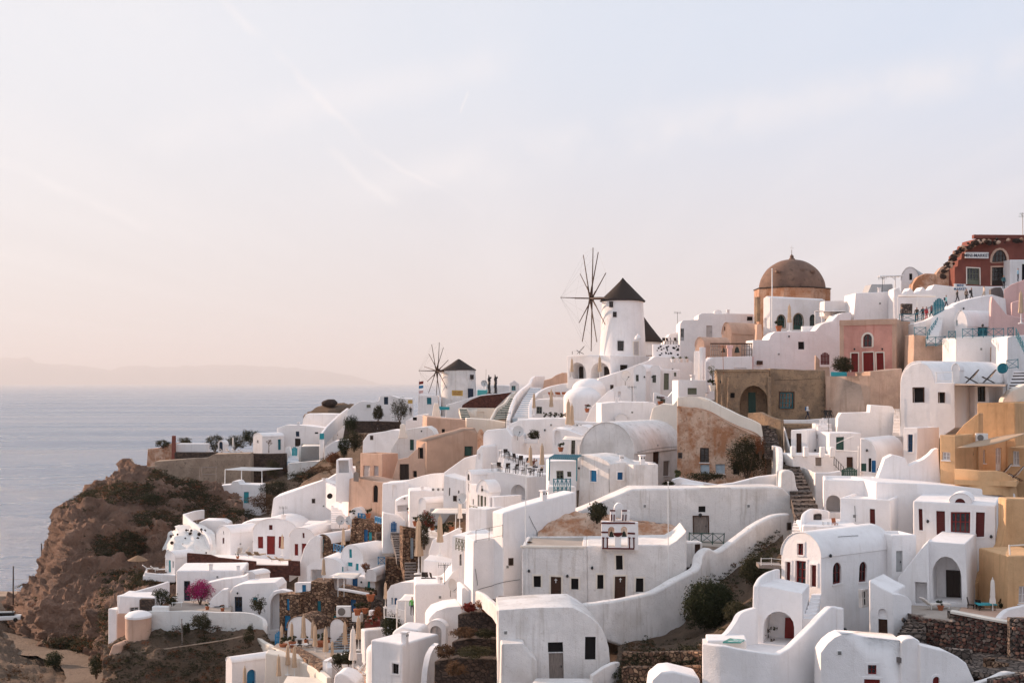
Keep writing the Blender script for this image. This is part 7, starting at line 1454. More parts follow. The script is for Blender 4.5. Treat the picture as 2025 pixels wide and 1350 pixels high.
for i,(x,y)in enumerate(((592,1284),(606,1287),(613,1283),(583,1287),(664,1300),(690,1300))):place("table" if i%2 else "chair_dw",None,P(x,y,145.5),"restaurant %s on the parasol terrace, %s from the blue gate"%("table" if i%2 else "dark chair",ORD[i]),"table" if i%2 else "chair","terrace dining furniture",rz=i)
place("ac",None,P(680,1219,150),"white air conditioner at the foot of the stone house","air conditioner","air conditioners",s=1.7);H("white_cupboard","white slatted cupboard below the stone house",("box",697,714,1212,1230),148,15,.8,"paint",cat="cupboard",bev=.02)
STAIRS("dark_terrace_steps","blue-grey steps descending to the parasol terrace",(648,690,1285,143),(684,715,1245,149),8,"greystone",riser="paleblue");STAIRS("stone_house_steps","small stone steps right of the smaller barrel vault",(688,704,1245,148),(690,703,1222,151),5,"greystone")
hw3=H("planter_block","plain white block under the red planter",("box",713,722,1245,1312),138,60,("r",764),zb=2,bev=.12);H("red_planter","dark red planter box overflowing with flowers",("box",722,752,1228,1243),140,-5,1,"maroon",cat="planter",bev=.03)
SHRUB("planter_flowers","red and white flowers in the dark red planter",736,1232,139.5,1.6,.9,"bush",260,.09,flower=("redflower",.6));SHRUB("big_round_shrub","tall round green shrub right of the red planter",775,1268,135,2.2,2.9,"bush",1500,.11);SHRUB("red_shrub","red-leaved shrub on the wall above the planter",746,1228,143,1.3,1.5,"rust",360,.1)
H("white_urn_pillar","white pillar with a red pot above the planter",("box",729,739,1207,1225),143,10,.7,cat="pillar")
# stone stair to the blue gate
STAIRS("stone_stairs","dark stone stairway climbing to the blue gate",(785,812,1105,155),(773,794,1053,166),11,"darkpaving",riser="greystone");STAIRS("lower_stone_stairs","dark lower flight of the stone stairway",(800,824,1150,146),(800,822,1112,151),7,"darkpaving",riser="greystone")
H("stair_stone_wall","brown stone wall right of the dark stairway with a pale blue door",[(797,1110),(797,1040),(832,1046),(833,1130),(810,1135)],153,-18,1.5,"brownstone",zb=3,cat="wall",ops=[("f","D.paleblue",812,1063,818,1104)],bev=.05)
H("stair_stone_bank","brown stone house corner left of the dark stairway",[(700,1130),(704,1040),(716,1028),(735,1038),(744,1056),(744,1130)],173,18,3,"brownstone",zb=3,ops=[("f","D.blue",719,1047,727,1070),("f","D.turq",728,1052,735,1068)],bev=.06);H("stair_dark_wall","dark stone retaining wall beside the dark stairway",[(744,1150),(744,1054),(768,1054),(774,1060),(790,1100),(792,1150)],169,-14,1.5,"darkstone",zb=3,cat="wall",bev=.05)
H("stone_upper_bank","rough stone bank under the blue picket fence",[(690,1060),(696,1025),(712,1023),(740,1035),(772,1040),(774,1060)],174.5,-4,3,"brownstone",zb=2,cat="wall",bev=.06)
H("stone_balcony","stone balcony wall with plants beside the stairway",[(762,1150),(763,1102),(790,1105),(792,1120),(801,1120),(801,1150)],161,-8,2,"brownstone",zb=2,cat="balcony",bev=.05);RAIL("blue_balcony_rail","blue cross rail panel on the stone balcony",[(748,1100,160.5),(761,1101,160.5)],.9,"azure",step=.7)
SHRUB("balcony_plant","rusty round plant on the white ledge by the stone balcony",722,1128,157,1.1,1.1,"rust",260,.09);SHRUB("corner_plant","green and red plants at the foot of the dark stairway",792,1118,159,1.2,1.5,"shrub",320,.1,flower=("redflower",.25))
gate("blue_picket_gate","bright blue gate at the top of the stone stairway",773,784,1029,1051,166,"blue",4);RAIL("blue_fence","bright blue picket fence beside the blue gate",[(742,1020,172),(758,1025,170),(773,1031,168)],.8,"azure",step=.8,picket=True,r=.06);RAIL("blue_small_fence","short blue picket fence left of the peach house base",[(708,1014,175),(722,1016,174.5)],.6,"azure",step=.6,picket=True,r=.06)
POT(728,1024,174,"orange pot on a pale stand by the blue fence",1.3);POT(697,1025,175,"spiky plant in a white pot above the stone vaults",1.2,pm="paint")
# white porch house and shaded block, lower centre
H("porch_post_house","white rounded house with a small porch on white posts",[(764,1240),(764,1170),(772,1158),(790,1152),(820,1152),(822,1240)],137,25,4,zb=2,ops=[("f","D.paleblue",773,1181,777,1195),("f","D.blue",779,1182,785,1195)]);flat_canopy("post_porch","small white porch roof on slim posts",784,822,1182,1186,132,(.02,.45,1.0),"paint",h=3.0,deep=2)
RAIL("white_slat_rail","white slatted rail of the small porch",[(760,1202,131.5),(786,1204,131),(800,1207,130.5)],1.0,"paint",step=1.1,picket=True);PERSON(815,1216,132,"person in bright green top under the small porch",(.12,.42,.10),(.03,.04,.06),pose="stand",rz=.4)
sb_=H("shaded_step_house","tall white shaded house front with a stepped curved top",[(822,1260),(822,1154),(879,1153),(886,1144),(894,1132),(910,1122),(938,1111),(942,1260)],127,-6,5,zb=4,bev=.15);DISH(892,1180,124.5,"white satellite dish on the tall shaded front",1.3,1.0)
H("curve_court","white curved court wall with a closed parasol behind it",[(846,1130),(848,1090),(856,1068),(880,1058),(905,1045),(912,1050),(914,1130)],138,5,1,zb=3,cat="wall",bev=.12);H("court_terrace","white terrace with dark chairs below the curved court",[(836,1160),(838,1106),(870,1110),(898,1118),(900,1160)],133,5,4,zb=3,cat="terrace")
for i in range(3):place("chair_dw",None,P(838+i*9,1152,130.5),"dark chair on the small terrace above the shaded front, %s from the stairs"%ORD[i],"chair","dark chairs",rz=i)
H("pointed_window_house","white house with one pointed window and a lattice balcony",[(893,1130),(894,1058),(930,1058),(932,1130)],127,20,4,zb=3,ops=[("f","aG.greydoor",908,1094,917,1118,{"door":0})]);RAIL("lattice_balcony_rail","pale green lattice rail of the pointed-window house",[(902,1063,126.5),(920,1067,125.5)],1.0,"sage",step=.5)
lat=H("lattice_arch_house","white house with a small arched lattice door",[(845,1300),(848,1222),(860,1208),(885,1200),(914,1197),(916,1300)],119,-8,4,zb=3,bev=.2);H("lattice_arch","thick white arch framing a pale lattice door",("vault",845,882,1227,1245,1290),117.5,12,.8,zb=1,cat="archway",ops=[("f","aG.greydoor",852,1238,874,1284,{"pane":"lilac"})])
H("corner_pillar_house","white corner block right of the lattice arch",[(912,1290),(914,1162),(920,1160),(945,1180),(946,1290)],120,-10,3,zb=3)
fb=H("front_dome_house","white cubic house with one dark window at the bottom centre",("box",732,795,1272,1380),108,32,("r",868),zb=2,ops=[("f","G.darkwood+white",775,1312,788,1332,{"door":0})],bev=.15);dome("low_white_dome","low white dome on the left of the bottom cubic house",752,1296,110,1.25,.9)
H("bath_tray","white sunken roof tray behind the bottom cubic house",[(765,1290),(775,1250),(790,1240),(830,1245),(834,1258),(830,1290)],114,10,3,zb=2,cat="roof",bev=.2);WALL("front_curve_wall","white curved wall falling at the right of the bottom cubic house",[(868,1270,107),(856,1282,106.5),(847,1310,106),(844,1350,105.8)],4,th=.5)
H("corner_round_house","white rounded wall below the garden chairs at the bottom edge",[(655,1390),(660,1335),(672,1330),(690,1336),(706,1350),(710,1390)],118,5,3,zb=1,cat="wall",bev=.25);WALL("garden_chair_wall","white terrace wall beside the yucca",[(645,1320,132),(650,1305,133),(690,1292,135),(716,1290,136)],3.5,th=.5)
SLAB("chair_terrace","pinkish terrace floor with garden chairs",[(668,1346),(735,1350),(738,1318),(690,1318)],122,"peach",.6);SHRUB("yucca","dark spiky yucca bed by the white terrace wall",680,1318,128,2.4,1.5,"shrub",420,.22)
for i,(x,y)in enumerate(((670,1340),(685,1336),(717,1330),(724,1342))):place("dkw" if i>1 else "dc",None,P(x,y,121.5),"garden chair on the pinkish terrace, %s from the left"%ORD[i],"chair","garden chairs",rz=i*1.4)
SLAB("reed_shelter","pale corrugated roof at the bottom edge below the parasols",[(552,1362),(640,1366),(648,1340),(568,1336)],128,"cream",.15,cat="roof")
# dark planted terraces
for i,(a,h,D)in enumerate((((905,936,985,1208),3.6,112),((893,930,985,1262),3.2,107),((858,900,985,1300),4,102))):
 WALL("dark_terrace_wall","dark lava-stone planted terrace wall, %s of three"%("upper","middle","lowest")[i],[(a[0],a[3]+6,D+.5),(a[1],a[3],D),(a[2],a[3]+2,D-.5)],h,"darkstone",th=1.2,curve=False,bev=.1)
for i,(x,y,D,w_,h,m_)in enumerate(((960,1212,110.5,2.2,1.2,"rust"),(928,1212,111.5,1.2,.9,"redflower"),(920,1262,106.5,2.4,.9,"dry"),(962,1262,106,1.8,.8,"shrub"),(880,1300,102,1.8,1.0,"dry"),(940,1302,101,3.2,1.0,"shrub"),(902,1335,100,2.0,1.1,"dry"))):SHRUB("terrace_scrub","dry scrub on the dark planted terraces, %s"%("rust-red clump at the top","red-flowered clump at the top left","straw-coloured clump on the middle step","green clump on the middle step","straw clump at the lower left","dark clump on the lowest step","straw clump at the bottom edge")[i],x,y,D,w_,h,m_,420,.12,stem=False)
# ====== upper left terraces on the headland
H("concrete_terrace_wall","long weathered concrete retaining wall on the headland",[(302,960),(306,912),(358,908),(410,905),(425,897),(495,896),(497,960)],262,-2,4,"concrete",zb=4,cat="wall");H("dark_block_wall","dark stone wall continuing the concrete wall",("box",494,564,897,930),268,-2,3,"darkstone",zb=3,cat="wall");H("dark_strip_wall","low dark stone strip above the concrete wall",("box",343,428,894,912),266,-2,2,"darkstone",zb=1,cat="wall")
H("red_ruin_wall","reddish rubble wall at the seaward end of the headland",[(288,920),(292,887),(310,886),(340,876),(340,920)],268,10,4,"ruin",zb=2,cat="wall");H("red_chimney","tall dull red chimney pillar on the headland",("box",339,346,861,912),266,0,.8,"redwall",cat="chimney");H("pale_bath_wall","pale bluish white wall beside the red chimney",("box",346,408,877,896),270,0,3,cat="wall",zb=1)
WALL("ledge_wall","low pale ledge wall at the cliff edge",[(254,906,262),(262,918,258),(290,922,256),(312,920,255)],1.2,"concrete",th=.6,curve=False);SHRUB("cliff_bush","dark bush on the reddish rubble wall",322,885,268,3.4,1.6,"shrub",420,.16);SHRUB("cliff_bush","dark bush behind the pale bluish wall",366,880,276,3.0,1.8,"shrub",420,.16)
H("little_round_hut","tiny white round-topped hut with a dark arched door",("vault",431,442,871,880,893),276,10,2.5,ops=[("f","aD.navy",433,873,440,891)]);PARASOL(461,893,275,"closed white parasol on the headland terrace",1.0,"whitecanvas")
for i in range(3):place("lounger_w",None,P(446+i*12,895,272),"white sun lounger by the tiny round-topped hut, %s one"%("first","second","third")[i],"sun lounger","white sun loungers",rz=.4)
for i,(x,y,D,w_,h,m_)in enumerate(((425,893,282,5,3.6,"shrub"),(465,888,288,6,3.0,"shrub"),(495,880,292,4,3.6,"bush"),(398,892,285,3,1.8,"shrub"))):SHRUB("headland_bush","dark scrub bush behind the headland terrace, %s"%("left of the tiny hut","behind the white parasol","by the gabled house","beside the pale wall")[i],x,y,D,w_,h,m_,700,.2,deep=3)
hx=H("gabled_white_house","white house with a round gable and dark teal door on the headland",("vault",500,519,856,864,897),280,40,("r",562),zb=2,ops=[("f","V",508,870,511,876),("r","D.teal",550,868,556,889)]);TREE("bare_tree","small bare round tree against the gabled white house",532,893,274,2.4,.75,"dry",200,.1)
H("terrace_house_mid","white house with small dark windows above the gabled house",[(545,885),(548,846),(566,840),(606,841),(660,848),(662,885)],286,0,5,zb=3,ops=[("f","W.navy",585,853,592,863),("f","V",622,854,629,857),("f","D.darkwood",583,867,594,882)]);H("upper_terrace_house","white sloping terraces on top of the headland",[(590,850),(600,826),(605,818),(660,818),(685,818),(690,850)],294,0,5,zb=3)
WALL("long_slope_wall","white wall sloping down from the windmill terrace",[(690,806,290),(670,822,286),(650,842,282),(638,856,279)],3,th=.5,curve=False);H("white_long_wall","long plain white wall with small windows below the skyline",[(683,830),(686,812),(700,800),(715,793),(740,795),(750,792),(752,783),(775,782),(790,787),(815,788),(815,830)],284,0,4,zb=3,ops=[("f","D.navy",760,785,768,800),("f","W.sage",725,800,733,806)])
bm=bmesh.new();bmesh.ops.create_icosphere(bm,subdivisions=3,radius=1.0)
for v in bm.verts:v.co=Vector((v.co.x*1.75,v.co.y*1.5,v.co.z*.85))*(1+.16*noise.noise(v.co*1.7))+P(652,797,302)
solo(bm,"boulder","big dark lava boulder on the skyline","boulder","lava",smooth=60);sheet("rocky_knoll",[[(608,815,305),(640,800,305),(680,796,305),(700,798,305)],[(600,822,300),(640,812,300),(680,806,299),(700,806,299)],[(600,836,298),(640,836,297),(680,830,297),(700,828,297)]],"soil",amp=.35,freq=.4,nx=40,ny=14)
gate("turquoise_gate","turquoise double gate at the top of white steps",577,588,883,901,271,"turq",4);STAIRS("gate_steps","pale steps below the turquoise gate",(568,591,913,266),(571,590,901,271),5,"white",riser="paleblue");H("gate_wall_block","white stair walls beside the turquoise gate",[(562,925),(564,886),(572,882),(577,900),(590,900),(592,880),(598,890),(600,925)],272.5,0,1.5,zb=2,cat="wall")
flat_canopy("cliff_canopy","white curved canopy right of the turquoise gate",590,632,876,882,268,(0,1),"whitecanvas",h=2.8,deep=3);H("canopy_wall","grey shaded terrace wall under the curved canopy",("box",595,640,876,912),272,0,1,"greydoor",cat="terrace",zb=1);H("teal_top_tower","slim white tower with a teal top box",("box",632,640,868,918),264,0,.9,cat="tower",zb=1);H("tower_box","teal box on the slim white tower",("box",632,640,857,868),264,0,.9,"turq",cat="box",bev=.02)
H("lower_terrace_wall","pale plaster wall below the turquoise gate",[(568,940),(570,915),(640,910),(645,940)],264,0,2,"whitestone",zb=2,cat="wall");H("white_roof_house","white roofs right of the teal-topped tower",[(640,920),(642,885),(660,872),(690,868),(700,880),(715,890),(720,920)],262,0,5,zb=3)
H("dark_hedge_wall","dark stone wall with creeper below the long white wall",[(676,860),(684,832),(720,832),(792,834),(796,860)],276,0,2,"darkstone",zb=2,cat="wall");H("dark_lower_wall","brown stone wall under the creeper wall",[(684,900),(690,858),(735,856),(740,900)],262,0,2,"brownstone",zb=3,cat="wall")
for i,(x,y,D,w_,h,m_)in enumerate(((790,834,266,4.2,5.0,"shrub"),(748,832,270,2.4,3.2,"shrub"),(693,858,264,3.0,4.0,"bush"),(700,892,252,3.6,3.8,"shrub"),(680,905,248,2.2,4,"bush"),(640,945,246,9,2.2,"dry"),(600,955,246,7,2.2,"shrub"),(545,985,240,6,3.4,"shrub"),(520,1010,228,6,3.0,"dry"),(470,1030,224,7,2.2,"shrub"),(540,945,250,3,3.4,"shrub"),(660,920,255,3,2.5,"rust"))):SHRUB("hillside_shrub","hillside shrub, %s"%("tall dark one below the long white wall","slim dark one left of the tall dark one","round one on the creeper wall","dark one on the brown stone wall","leggy one by the white roofs","straw-coloured strip below the turquoise gate","dark strip below the pale plaster wall","dark clump right of the white pergola","straw clump above the white rounded wall","dark strip above the whitewashed rock","dark one at the pergola's right end","rusty one beside the teal-topped tower")[i],x,y,D,w_,h,m_,800,.17,deep=2.5)
def white_timber_pergola():
 t=thing("timber_pergola","long white timber pergola below the concrete wall","pergola",P(495,958,244));A,B=P(445,928,244),P(518,930,244);A2,B2=A+V3((2,3.5,.2)),B+V3((3,3.5,.2))
 for p,q in((A,B),(A2,B2)):bm=bmesh.new();tube(bm,p,q,.09,4);fin(bm,"beam","paint",t)
 for i in range(12):bm=bmesh.new();tube(bm,A.lerp(B,i/11),A2.lerp(B2,i/11),.06,4);fin(bm,"rafter","paint",t)
 for p in(A,A.lerp(B,.45),B):bm=bmesh.new();tube(bm,p,p-UP*2.6,.08,6);fin(bm,"post","paint",t)
white_timber_pergola()
H("pergola_block","white block with a teal door under the timber pergola",[(430,1000),(431,960),(456,958),(460,951),(470,951),(474,957),(514,958),(516,1000)],240,4,4,zb=3,ops=[("f","D.turq",482,972,492,994)]);H("stone_steps_wall","pale stacked-stone wall beside the straw umbrellas",("box",410,440,983,1008),240,10,2,"whitestone",zb=2,cat="wall");WALL("white_terrace_parapet","white parapet of the small umbrella terrace",[(420,1014,232),(440,1010,231),(467,1012,230)],1.0,th=.4,curve=False)
H("scaffold_arch","earth-coloured wall with a dark arch below the concrete wall",[(395,1010),(398,955),(440,955),(440,1010)],252,0,2,"concrete",zb=2,cat="wall",ops=[("f","aV",402,970,421,1002)])
def scaffold():
 t=thing("scaffold","thin timber scaffold poles against the concrete wall","scaffold",P(415,1000,246))
 for x,y0,y1 in((395,925,1006),(399,922,960),(427,922,985)):bm=bmesh.new();tube(bm,P(x,y0,246),P(x,y1,246),.07,5);fin(bm,"pole","greywood",t)
 for a,b in(((399,923),(428,923)),((399,937),(427,937)),((402,968),(428,975))):bm=bmesh.new();tube(bm,P(*a,246),P(*b,246),.06,5);fin(bm,"cross_pole","greywood",t)
scaffold()
H("roof_pale_canopy","pale curved canopy left of the leaning white house",[(470,1050),(474,1036),(495,1028),(530,1026),(532,1050)],200,0,3,zb=2,cat="roof",bev=.12);H("stairwell_white","white stair enclosure left of the peach cube house",[(664,960),(666,908),(692,907),(693,925),(700,940),(700,960)],182,0,3,zb=2,cat="stairs",ops=[("f","N",670,910,690,935,{"d":1.5})])
# flags, sign and small details by the little windmill
POLE("flag_staff","thin flag staff left of the small windmill",829,752,795,262,.03,"metal")
for i,(y,m_)in enumerate(((757,"red"),(765,"azure"),(775,"palepink"))):bm=bmesh.new();bx(bm,P(833,y,261.8),V3((.42,0,.04)),V3((0,.015,0)),UP*.26);solo(bm,"flag","small flag on the staff by the windmill, %s"%("red one on top","blue one in the middle","pale one below")[i],"flag",m_,smooth=0)
H("mill_side_hut","white stepped hut with a teal window left of the small windmill",[(826,830),(828,782),(866,782),(868,830)],262,0,4,zb=2,ops=[("f","W.teal",844,786,853,799)]);H("roof_clutter_house","white roof with small vents left of the square peach house",[(800,860),(803,832),(820,822),(846,818),(848,860)],215,0,4,zb=3,ops=[("f","V",816,825,824,831)]);PERSON(812,822,262,"dark-clad person beside the yellow board left of the windmill",(.02,.02,.02),(.02,.02,.02));H("yellow_board","small ochre notice board above the dark-clad person",("box",807,816,790,797),262.5,0,.1,"signyellow",cat="sign",bev=0)
H("teal_fence_box","teal planter fence at the foot of the small windmill",("box",868,889,804,810),254,0,.5,"turq",cat="planter",bev=.02)
def scrub(name,grid,prob,size,mats,seed,n=14,zmin=.25):
 rnd=random.Random(seed);bm=bmesh.new()
 for j in range(1,len(grid)-1):
  for i in range(1,len(grid[0])-1):
   p=grid[j][i];v=(grid[j][i+1]-grid[j][i-1]).cross(grid[j+1][i]-grid[j-1][i]);v=v.normalized()if v.length else UP
   if v.y>0:v=-v
   d=noise.noise(p*.09+Vector((seed,0,0)))+.35*noise.noise(p*.3)
   if rnd.random()<prob(p,v,d):
    s=size*rnd.uniform(.6,1.6);leaves(bm,p+v*.4+UP*s*.25,(s,s*.7,s*.5),n,s*.15,seed=rnd.random(),mi=0 if rnd.random()<.6 else rnd.choice(range(len(mats))))
 o=fin(bm,name,mats,None,smooth=0,warped=False);o["kind"]="stuff"
VEG=[(255,985,115,26),(165,1006,60,13),(340,965,70,40),(240,1085,50,28),(268,1150,80,15),(300,1030,40,20),(400,1030,60,40),(215,1215,12,40),(150,1278,60,9)]
def pix(p):return(CX+p.x/p.y*FPX,HY-(p.z-CZ)/p.y*FPX)
def veg(p,d):
 x,y=pix(p);e=max(1-((x-a)/r)**2-((y-b)/s)**2 for a,b,r,s in VEG);return .6 if e+.9*d>.1 else(.015 if d>.1 else 0)
scrub("cliff_scrub",CLIFF,lambda p,v,d:veg(p,d)*.45,.8,["shrub","dry","dry","rust","shrub"],3,34)
scrub("bank_scrub",SCARP,lambda p,v,d:.16 if d>.0 else .03,.5,["shrub","dry","rust"],4,40);scrub("foot_scrub",FOOT,lambda p,v,d:0.0 if min((p-P(*q)).length for q in ROADPTS)<7 else(.16 if d>0 else .04),.8,["dry","shrub","dry"],5,40);scrub("planted_bank_scrub",BANK,lambda p,v,d:.30 if d>-.1 else .12,.5,["shrub","dry","bush"],6,50)
for i,(x,y,D)in enumerate(((27,1120,205),(82,1075,224))):POLE("utility_pole","leaning timber utility pole by the shore, %s"%("nearer the road","at the cliff edge")[i],x,y,y+(75,45)[i],D,.11,"darkwood")
def shore_car():
 b=P(14,1228,196);t=thing("parked_car","small white car parked on the dirt road below the cliff","car",b);bm=bmesh.new();bx(bm,b+UP*.55,V3((1.9,.4,0)),V3((-.16,.8,0)),UP*.32);fin(bm,"body","paint",t,bev=.15);bm=bmesh.new();bx(bm,b+UP*1.08,V3((1.05,.22,0)),V3((-.14,.7,0)),UP*.26);fin(bm,"cabin","glass",t,bev=.15)
 for a in(-1.2,1.2):
  for s in(-.75,.75):bm=bmesh.new();c=b+V3((a-s*.2,s+a*.2,.3));tube(bm,c-V3((0,.1,0)),c+V3((0,.1,0)),.3,12);fin(bm,"wheel","dark",t)
shore_car();H("shore_shed","long low shed with a teal roof by the shore",("box",-30,26,1178,1192),215,-6,5,"concrete",zb=2,cat="shed",bev=.02);SHRUB("road_bush","round green bush beside the dirt road",108,1322,166,2.6,2.3,"bush",700,.13);SHRUB("road_bush","dark bush at the foot of the peach buttress",190,1340,153,1.8,2.8,"bush",500,.13)
scrub("hillside_scrub",HILL,lambda p,v,d:(.55 if d>-.1 else .25)if(p.x<-22 and p.y>185)else 0,1.1,["dry","shrub","dry","rust"],8,60)
SLAB("porch_terrace","white planted porch floor under the fabric awning",[(832,1062),(905,1066),(935,1050),(850,1040)],147,"oldwhite",.5);WALL("porch_retaining_wall","white retaining wall under the planted porch",[(832,1061,147),(870,1065,146),(905,1066,145.5)],4.5,"oldwhite",th=.5,curve=False)
# ====== small fittings set on the walls that are there
bpy.context.view_layer.update();DG=bpy.context.evaluated_depsgraph_get()
def hit(x,y):
 o_=Vector((0,0,CZ))+Vector(((x-CX)/FPX,1,(HY-y)/FPX))*60;d_=Vector(((x-CX)/FPX,1,(HY-y)/FPX)).normalized()
 for _ in range(4):
  ok,loc,nrm,idx,ob,mx_=scene.ray_cast(DG,o_,d_)
  if not ok:return None
  if ob.name!="haze":return loc,(nrm if nrm.dot(d_)<0 else-nrm),ob
  o_=loc+d_*.05
 return None
def on_wall(x,y):
 h_=hit(x,y)
 if not h_ or abs(h_[1].z)>.6 or h_[0].y>320:return None
 n=Vector((h_[1].x,h_[1].y,0)).normalized();return Fr(h_[0],math.degrees(atan2(-n.x,-n.y)))
def vent_b():
 t=empty("wall_vent");bm=bmesh.new();bx(bm,(0,-.03,0),V3((.17,0,0)),V3((0,.04,0)),V3((0,0,.17)));fin(bm,"box","paint",t,smooth=0)
 for k in range(3):bm=bmesh.new();bx(bm,(0,-.075,-.09+k*.09),V3((.13,0,0)),V3((0,.012,0)),V3((0,0,.028)));fin(bm,"slot","dark",t,smooth=0)
 return t
def lamp_b():
 t=empty("wall_lamp");bm=bmesh.new();tube(bm,(0,0,0),(0,-.12,.05),.025,6);fin(bm,"bracket","darkmetal",t);bm=bmesh.new();lathe(bm,(0,-.14,0),[(.03,-.16),(.11,-.1),(.14,0),(.1,.1),(.03,.16)],10);fin(bm,"globe","darkmetal",t);return t
def hatch_b():
 t=empty("wall_hatch");bm=bmesh.new();bx(bm,(0,-.02,0),V3((.3,0,0)),V3((0,.04,0)),V3((0,0,.4)));fin(bm,"frame","greywood",t,smooth=0);bm=bmesh.new();bx(bm,(0,-.05,0),V3((.24,0,0)),V3((0,.02,0)),V3((0,0,.34)));fin(bm,"leaf","darkwood",t,smooth=0);return t
WHERE=[]
def mount(key,build,pts,label,cat):
 for i,(x,y,w_)in enumerate(pts):
  f=on_wall(x,y)
  if f:place(key,build,f.o,label%w_,cat,cat+"s on the walls",rz=-radians(f.yaw),s=.8)
mount("wvent",vent_b,[(1003,1120,"on the long blank flank"),(870,1180,"on the tall shaded front"),(1480,1000,"right of the grey wooden door"),(1275,1000,"left of the flagpole on the long wall"),(1690,1020,"left of the plain wing window"),(1660,1290,"on the bottom edge house"),(1300,880,"on the great vault flank"),(1540,700,"on the long wall under the chapel"),(640,1000,"on the leaning white house"),(475,1075,"on the slit-window house"),(430,1140,"above the bougainvillea"),(800,985,"on the blind-arch house"),(1105,880,"by the slim gable"),(1250,815,"on the bluish-roofed block"),(1090,840,"on the curved retaining house"),(1940,690,"on the teal balcony house"),(1740,600,"on the flat house by the chapel"),(1450,640,"on the pale peach vault"),(1000,1250,"beside the abandoned house"),(560,1020,"above the red double door")],"small white slotted vent box %s","vent")
mount("wlamp",lamp_b,[(1046,1128,"left of the church window"),(1122,1138,"between church door and window"),(1171,1122,"on the belfry half of the church"),(1640,1098,"on the vaulted house flank"),(1835,1030,"by the narrow red shutter"),(955,968,"on the small pale vault"),(1145,925,"left of the blue shutters"),(1610,890,"on the balcony block"),(1715,890,"on the half-vault house"),(1690,690,"left of the pink house fanlight"),(1745,690,"right of the pink house fanlight"),(1560,665,"on the wall under the chapel terrace"),(1330,730,"by the grey-green door"),(1275,745,"on the twin vault house"),(715,1150,"by the blue doors"),(500,1070,"left of the red double door"),(470,1172,"above the dark glazed door"),(1425,755,"on the brown arched house"),(1905,610,"on the balcony vault"),(1078,850,"on the terrace wall"),(1290,745,"between the vault gables"),(1960,1060,"right of the red double door of the two-storey house")],"small round dark wall lamp %s","lamp")
mount("whatch",hatch_b,[(1010,1110,"high on the long blank flank"),(900,985,"on the court wall by the low flat roof"),(1560,1040,"at the head of the big curved wall"),(1345,900,"of the great vault, farthest"),(1210,765,"on the broad white slope"),(735,865,"under the bluish roof"),(620,990,"on the leaning white house"),(845,985,"on the low flat house")],"small weathered wooden hatch %s","hatch")
def cable(pts,label,m="darkmetal",r=.018):
 P_=[]
 for(a,b)in zip(pts,pts[1:]):
  for k in range(10):
   h_=hit(a[0]+(b[0]-a[0])*k/10,a[1]+(b[1]-a[1])*k/10)
   if h_:P_.append(h_[0]+h_[1]*.04)
 bm=bmesh.new();runs=[[]]
 for p in P_:
  if runs[-1]and(p-runs[-1][-1]).length>1.2:runs.append([])
  runs[-1].append(p)
 best=max(runs,key=len)
 for p,q in zip(best,best[1:]):tube(bm,p,q,r,4)
 if len(bm.verts):o=solo(bm,"wall_cable",label,"cable",m,smooth=0)
for pts,l in(([(1045,1020),(1060,1050),(1062,1078)],"thin dark cable down the long house flank"),([(945,1165),(1000,1150),(1030,1145)],"thin cable crossing the shaded ledge wall"),([(1258,1030),(1340,1038),(1370,1036)],"thin rusty cable along the long blank wall"),([(1205,925),(1206,985)],"thin downpipe at the corner of the blue-shuttered house"),([(1420,756),(1520,752),(1630,748)],"sagging cable along the brown arched house"),([(1260,893),(1310,886),(1365,880)],"thin cable under the spring of the great vault"),([(1655,1062),(1700,1058)],"thin cable on the low terrace edge"),([(940,1125),(945,1160)],"cable dropping from the stepped shaded front"),([(1780,768),(1781,850)],"thin pipe down the left edge of the two-window house"),([(1690,1000),(1692,1040)],"thin pipe on the plain white wing")):cable(pts,l)
def crate_pots(pts):
 for i,(x,y,l,fl)in enumerate(pts):
  h_=hit(x,y)
  if h_ and h_[1].z>.7:place("pot%s%s%s"%("terracotta","bush",fl),pot_b("terracotta","bush",fl),h_[0]-UP*.03,"terracotta pot with %s"%l,"flower pot","potted plants",rz=i,s=random.uniform(.6,.9))
crate_pots([(470,1104,"a green plant on the red-shutter terrace",None),(440,1208,"red flowers in the sandy court","redflower"),(410,1205,"a green plant in the sandy court",None),(690,1172,"a plant by the blue doors' parapet",None),(650,1270,"red flowers on the parasol terrace","redflower"),(605,1270,"a green plant on the parasol terrace",None),(1860,1206,"a green plant on the porch floor",None),(1680,1258,"red flowers in the dark courtyard","redflower"),(1500,1290,"a green plant by the plunge pool",None),(880,1118,"a plant on the small court terrace",None)])
def antenna(x,y,h,label,m="darkmetal"):
 g=hit(x,y)
 if not g:return
 b=g[0];t=thing("tv_aerial",label,"antenna",b,"television aerials");bm=bmesh.new();tube(bm,b-UP*.2,b+UP*h,.03,6);fin(bm,"mast",m,t);bm=bmesh.new();tube(bm,b+UP*h*.95-V3((.55,0,0)),b+UP*h*.95+V3((.55,0,0)),.02,5)
 for k in range(6):q=b+UP*h*.95+V3((-.5+k*.2,0,0));tube(bm,q-V3((0,.1,.22)),q+V3((0,.1,.22)),.014,4)
 fin(bm,"boom",m,t)
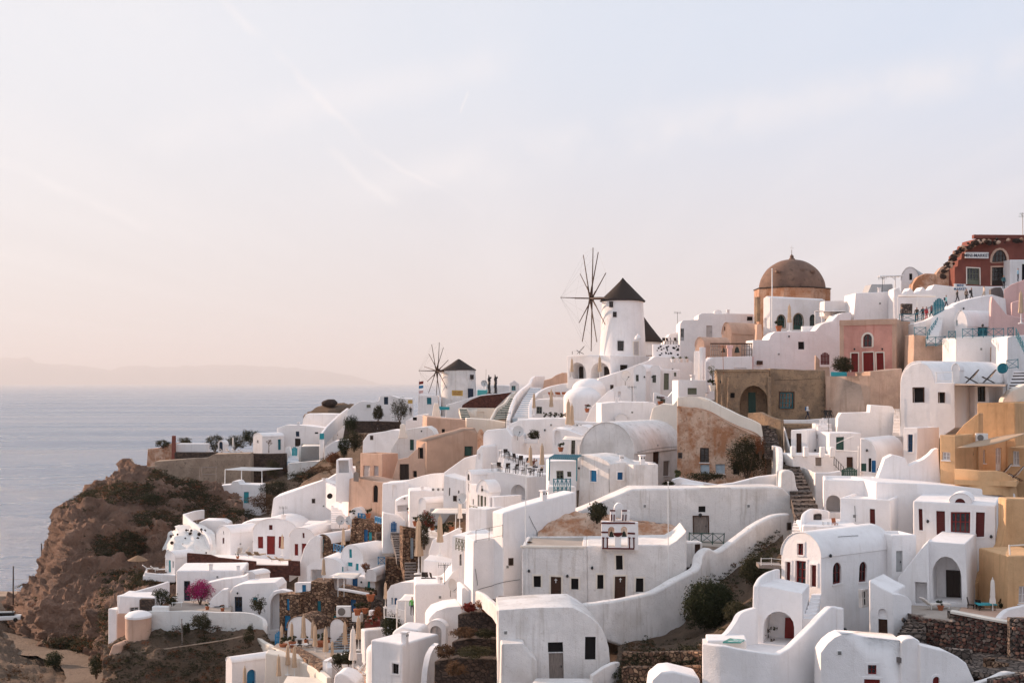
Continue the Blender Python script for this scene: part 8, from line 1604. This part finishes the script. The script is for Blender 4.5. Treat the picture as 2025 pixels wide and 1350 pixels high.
for a in((1430,737,3.2,"rusty red aerial on the brown arched house roof","terracotta"),(1340,640,1.8,"thin aerial on the rounded-corner house"),(1470,619,1.6,"thin aerial on the skyline roof left of the dome"),(1745,575,1.8,"thin aerial on the flat house by the chapel"),(735,850,1.8,"thin aerial on the bluish-roofed house"),(1250,792,1.8,"thin aerial on the block in mid-slope"),(1000,846,1.8,"thin aerial above the dining terraces"),(880,1152,1.7,"thin aerial on the stepped shaded front"),(560,1026,1.6,"thin aerial on the red-door vault"),(1640,853,1.7,"thin aerial beside the bell chimney")):antenna(*a)
def chimney_b():
 t=empty("roof_chimney");bm=bmesh.new();bx(bm,(0,0,.3),V3((.2,0,0)),V3((0,.2,0)),V3((0,0,.45)));fin(bm,"stack","white",t,bev=.05);bm=bmesh.new();bx(bm,(0,0,.82),V3((.26,0,0)),V3((0,.26,0)),V3((0,0,.05)));fin(bm,"cap","white",t,bev=.03)
 for a in(-.11,.11):bm=bmesh.new();bx(bm,(a,-.205,.62),V3((.05,0,0)),V3((0,.01,0)),V3((0,0,.07)));fin(bm,"flue_slot","dark",t,smooth=0)
 return t
for i,(x,y,l)in enumerate(((1230,914,"on the blue-shutter house roof"),(1270,918,"on the flat annex roof"),(1075,990,"on the long flat house roof"),(870,1154,"on the stepped shaded front roof"),(800,1272,"on the bottom cubic house roof"),(745,854,"on the bluish-roofed house"),(470,1130,"on the bougainvillea house roof"),(415,1129,"on the bougainvillea house, left end"),(560,1030,"on the red-door vault"),(1220,797,"on the block in mid-slope"),(1740,579,"on the flat house by the chapel"),(1440,622,"on the skyline house left of the dome"),(1620,854,"on the bell-chimney house"),(640,955,"on the leaning white house"),(1005,848,"on the roof above the dining terraces"),(590,842,"on the headland house with dark windows"),(835,971,"on the low flat house"),(1370,754,"on the block left of the brown house"))):
 g=hit(x,y)
 if g and g[0].y<300:place("chim",chimney_b,g[0]+V3((0,.25,-.1)),"small square white chimney %s"%l,"chimney","small white roof chimneys",rz=i*.3,s=random.uniform(.8,1.15))
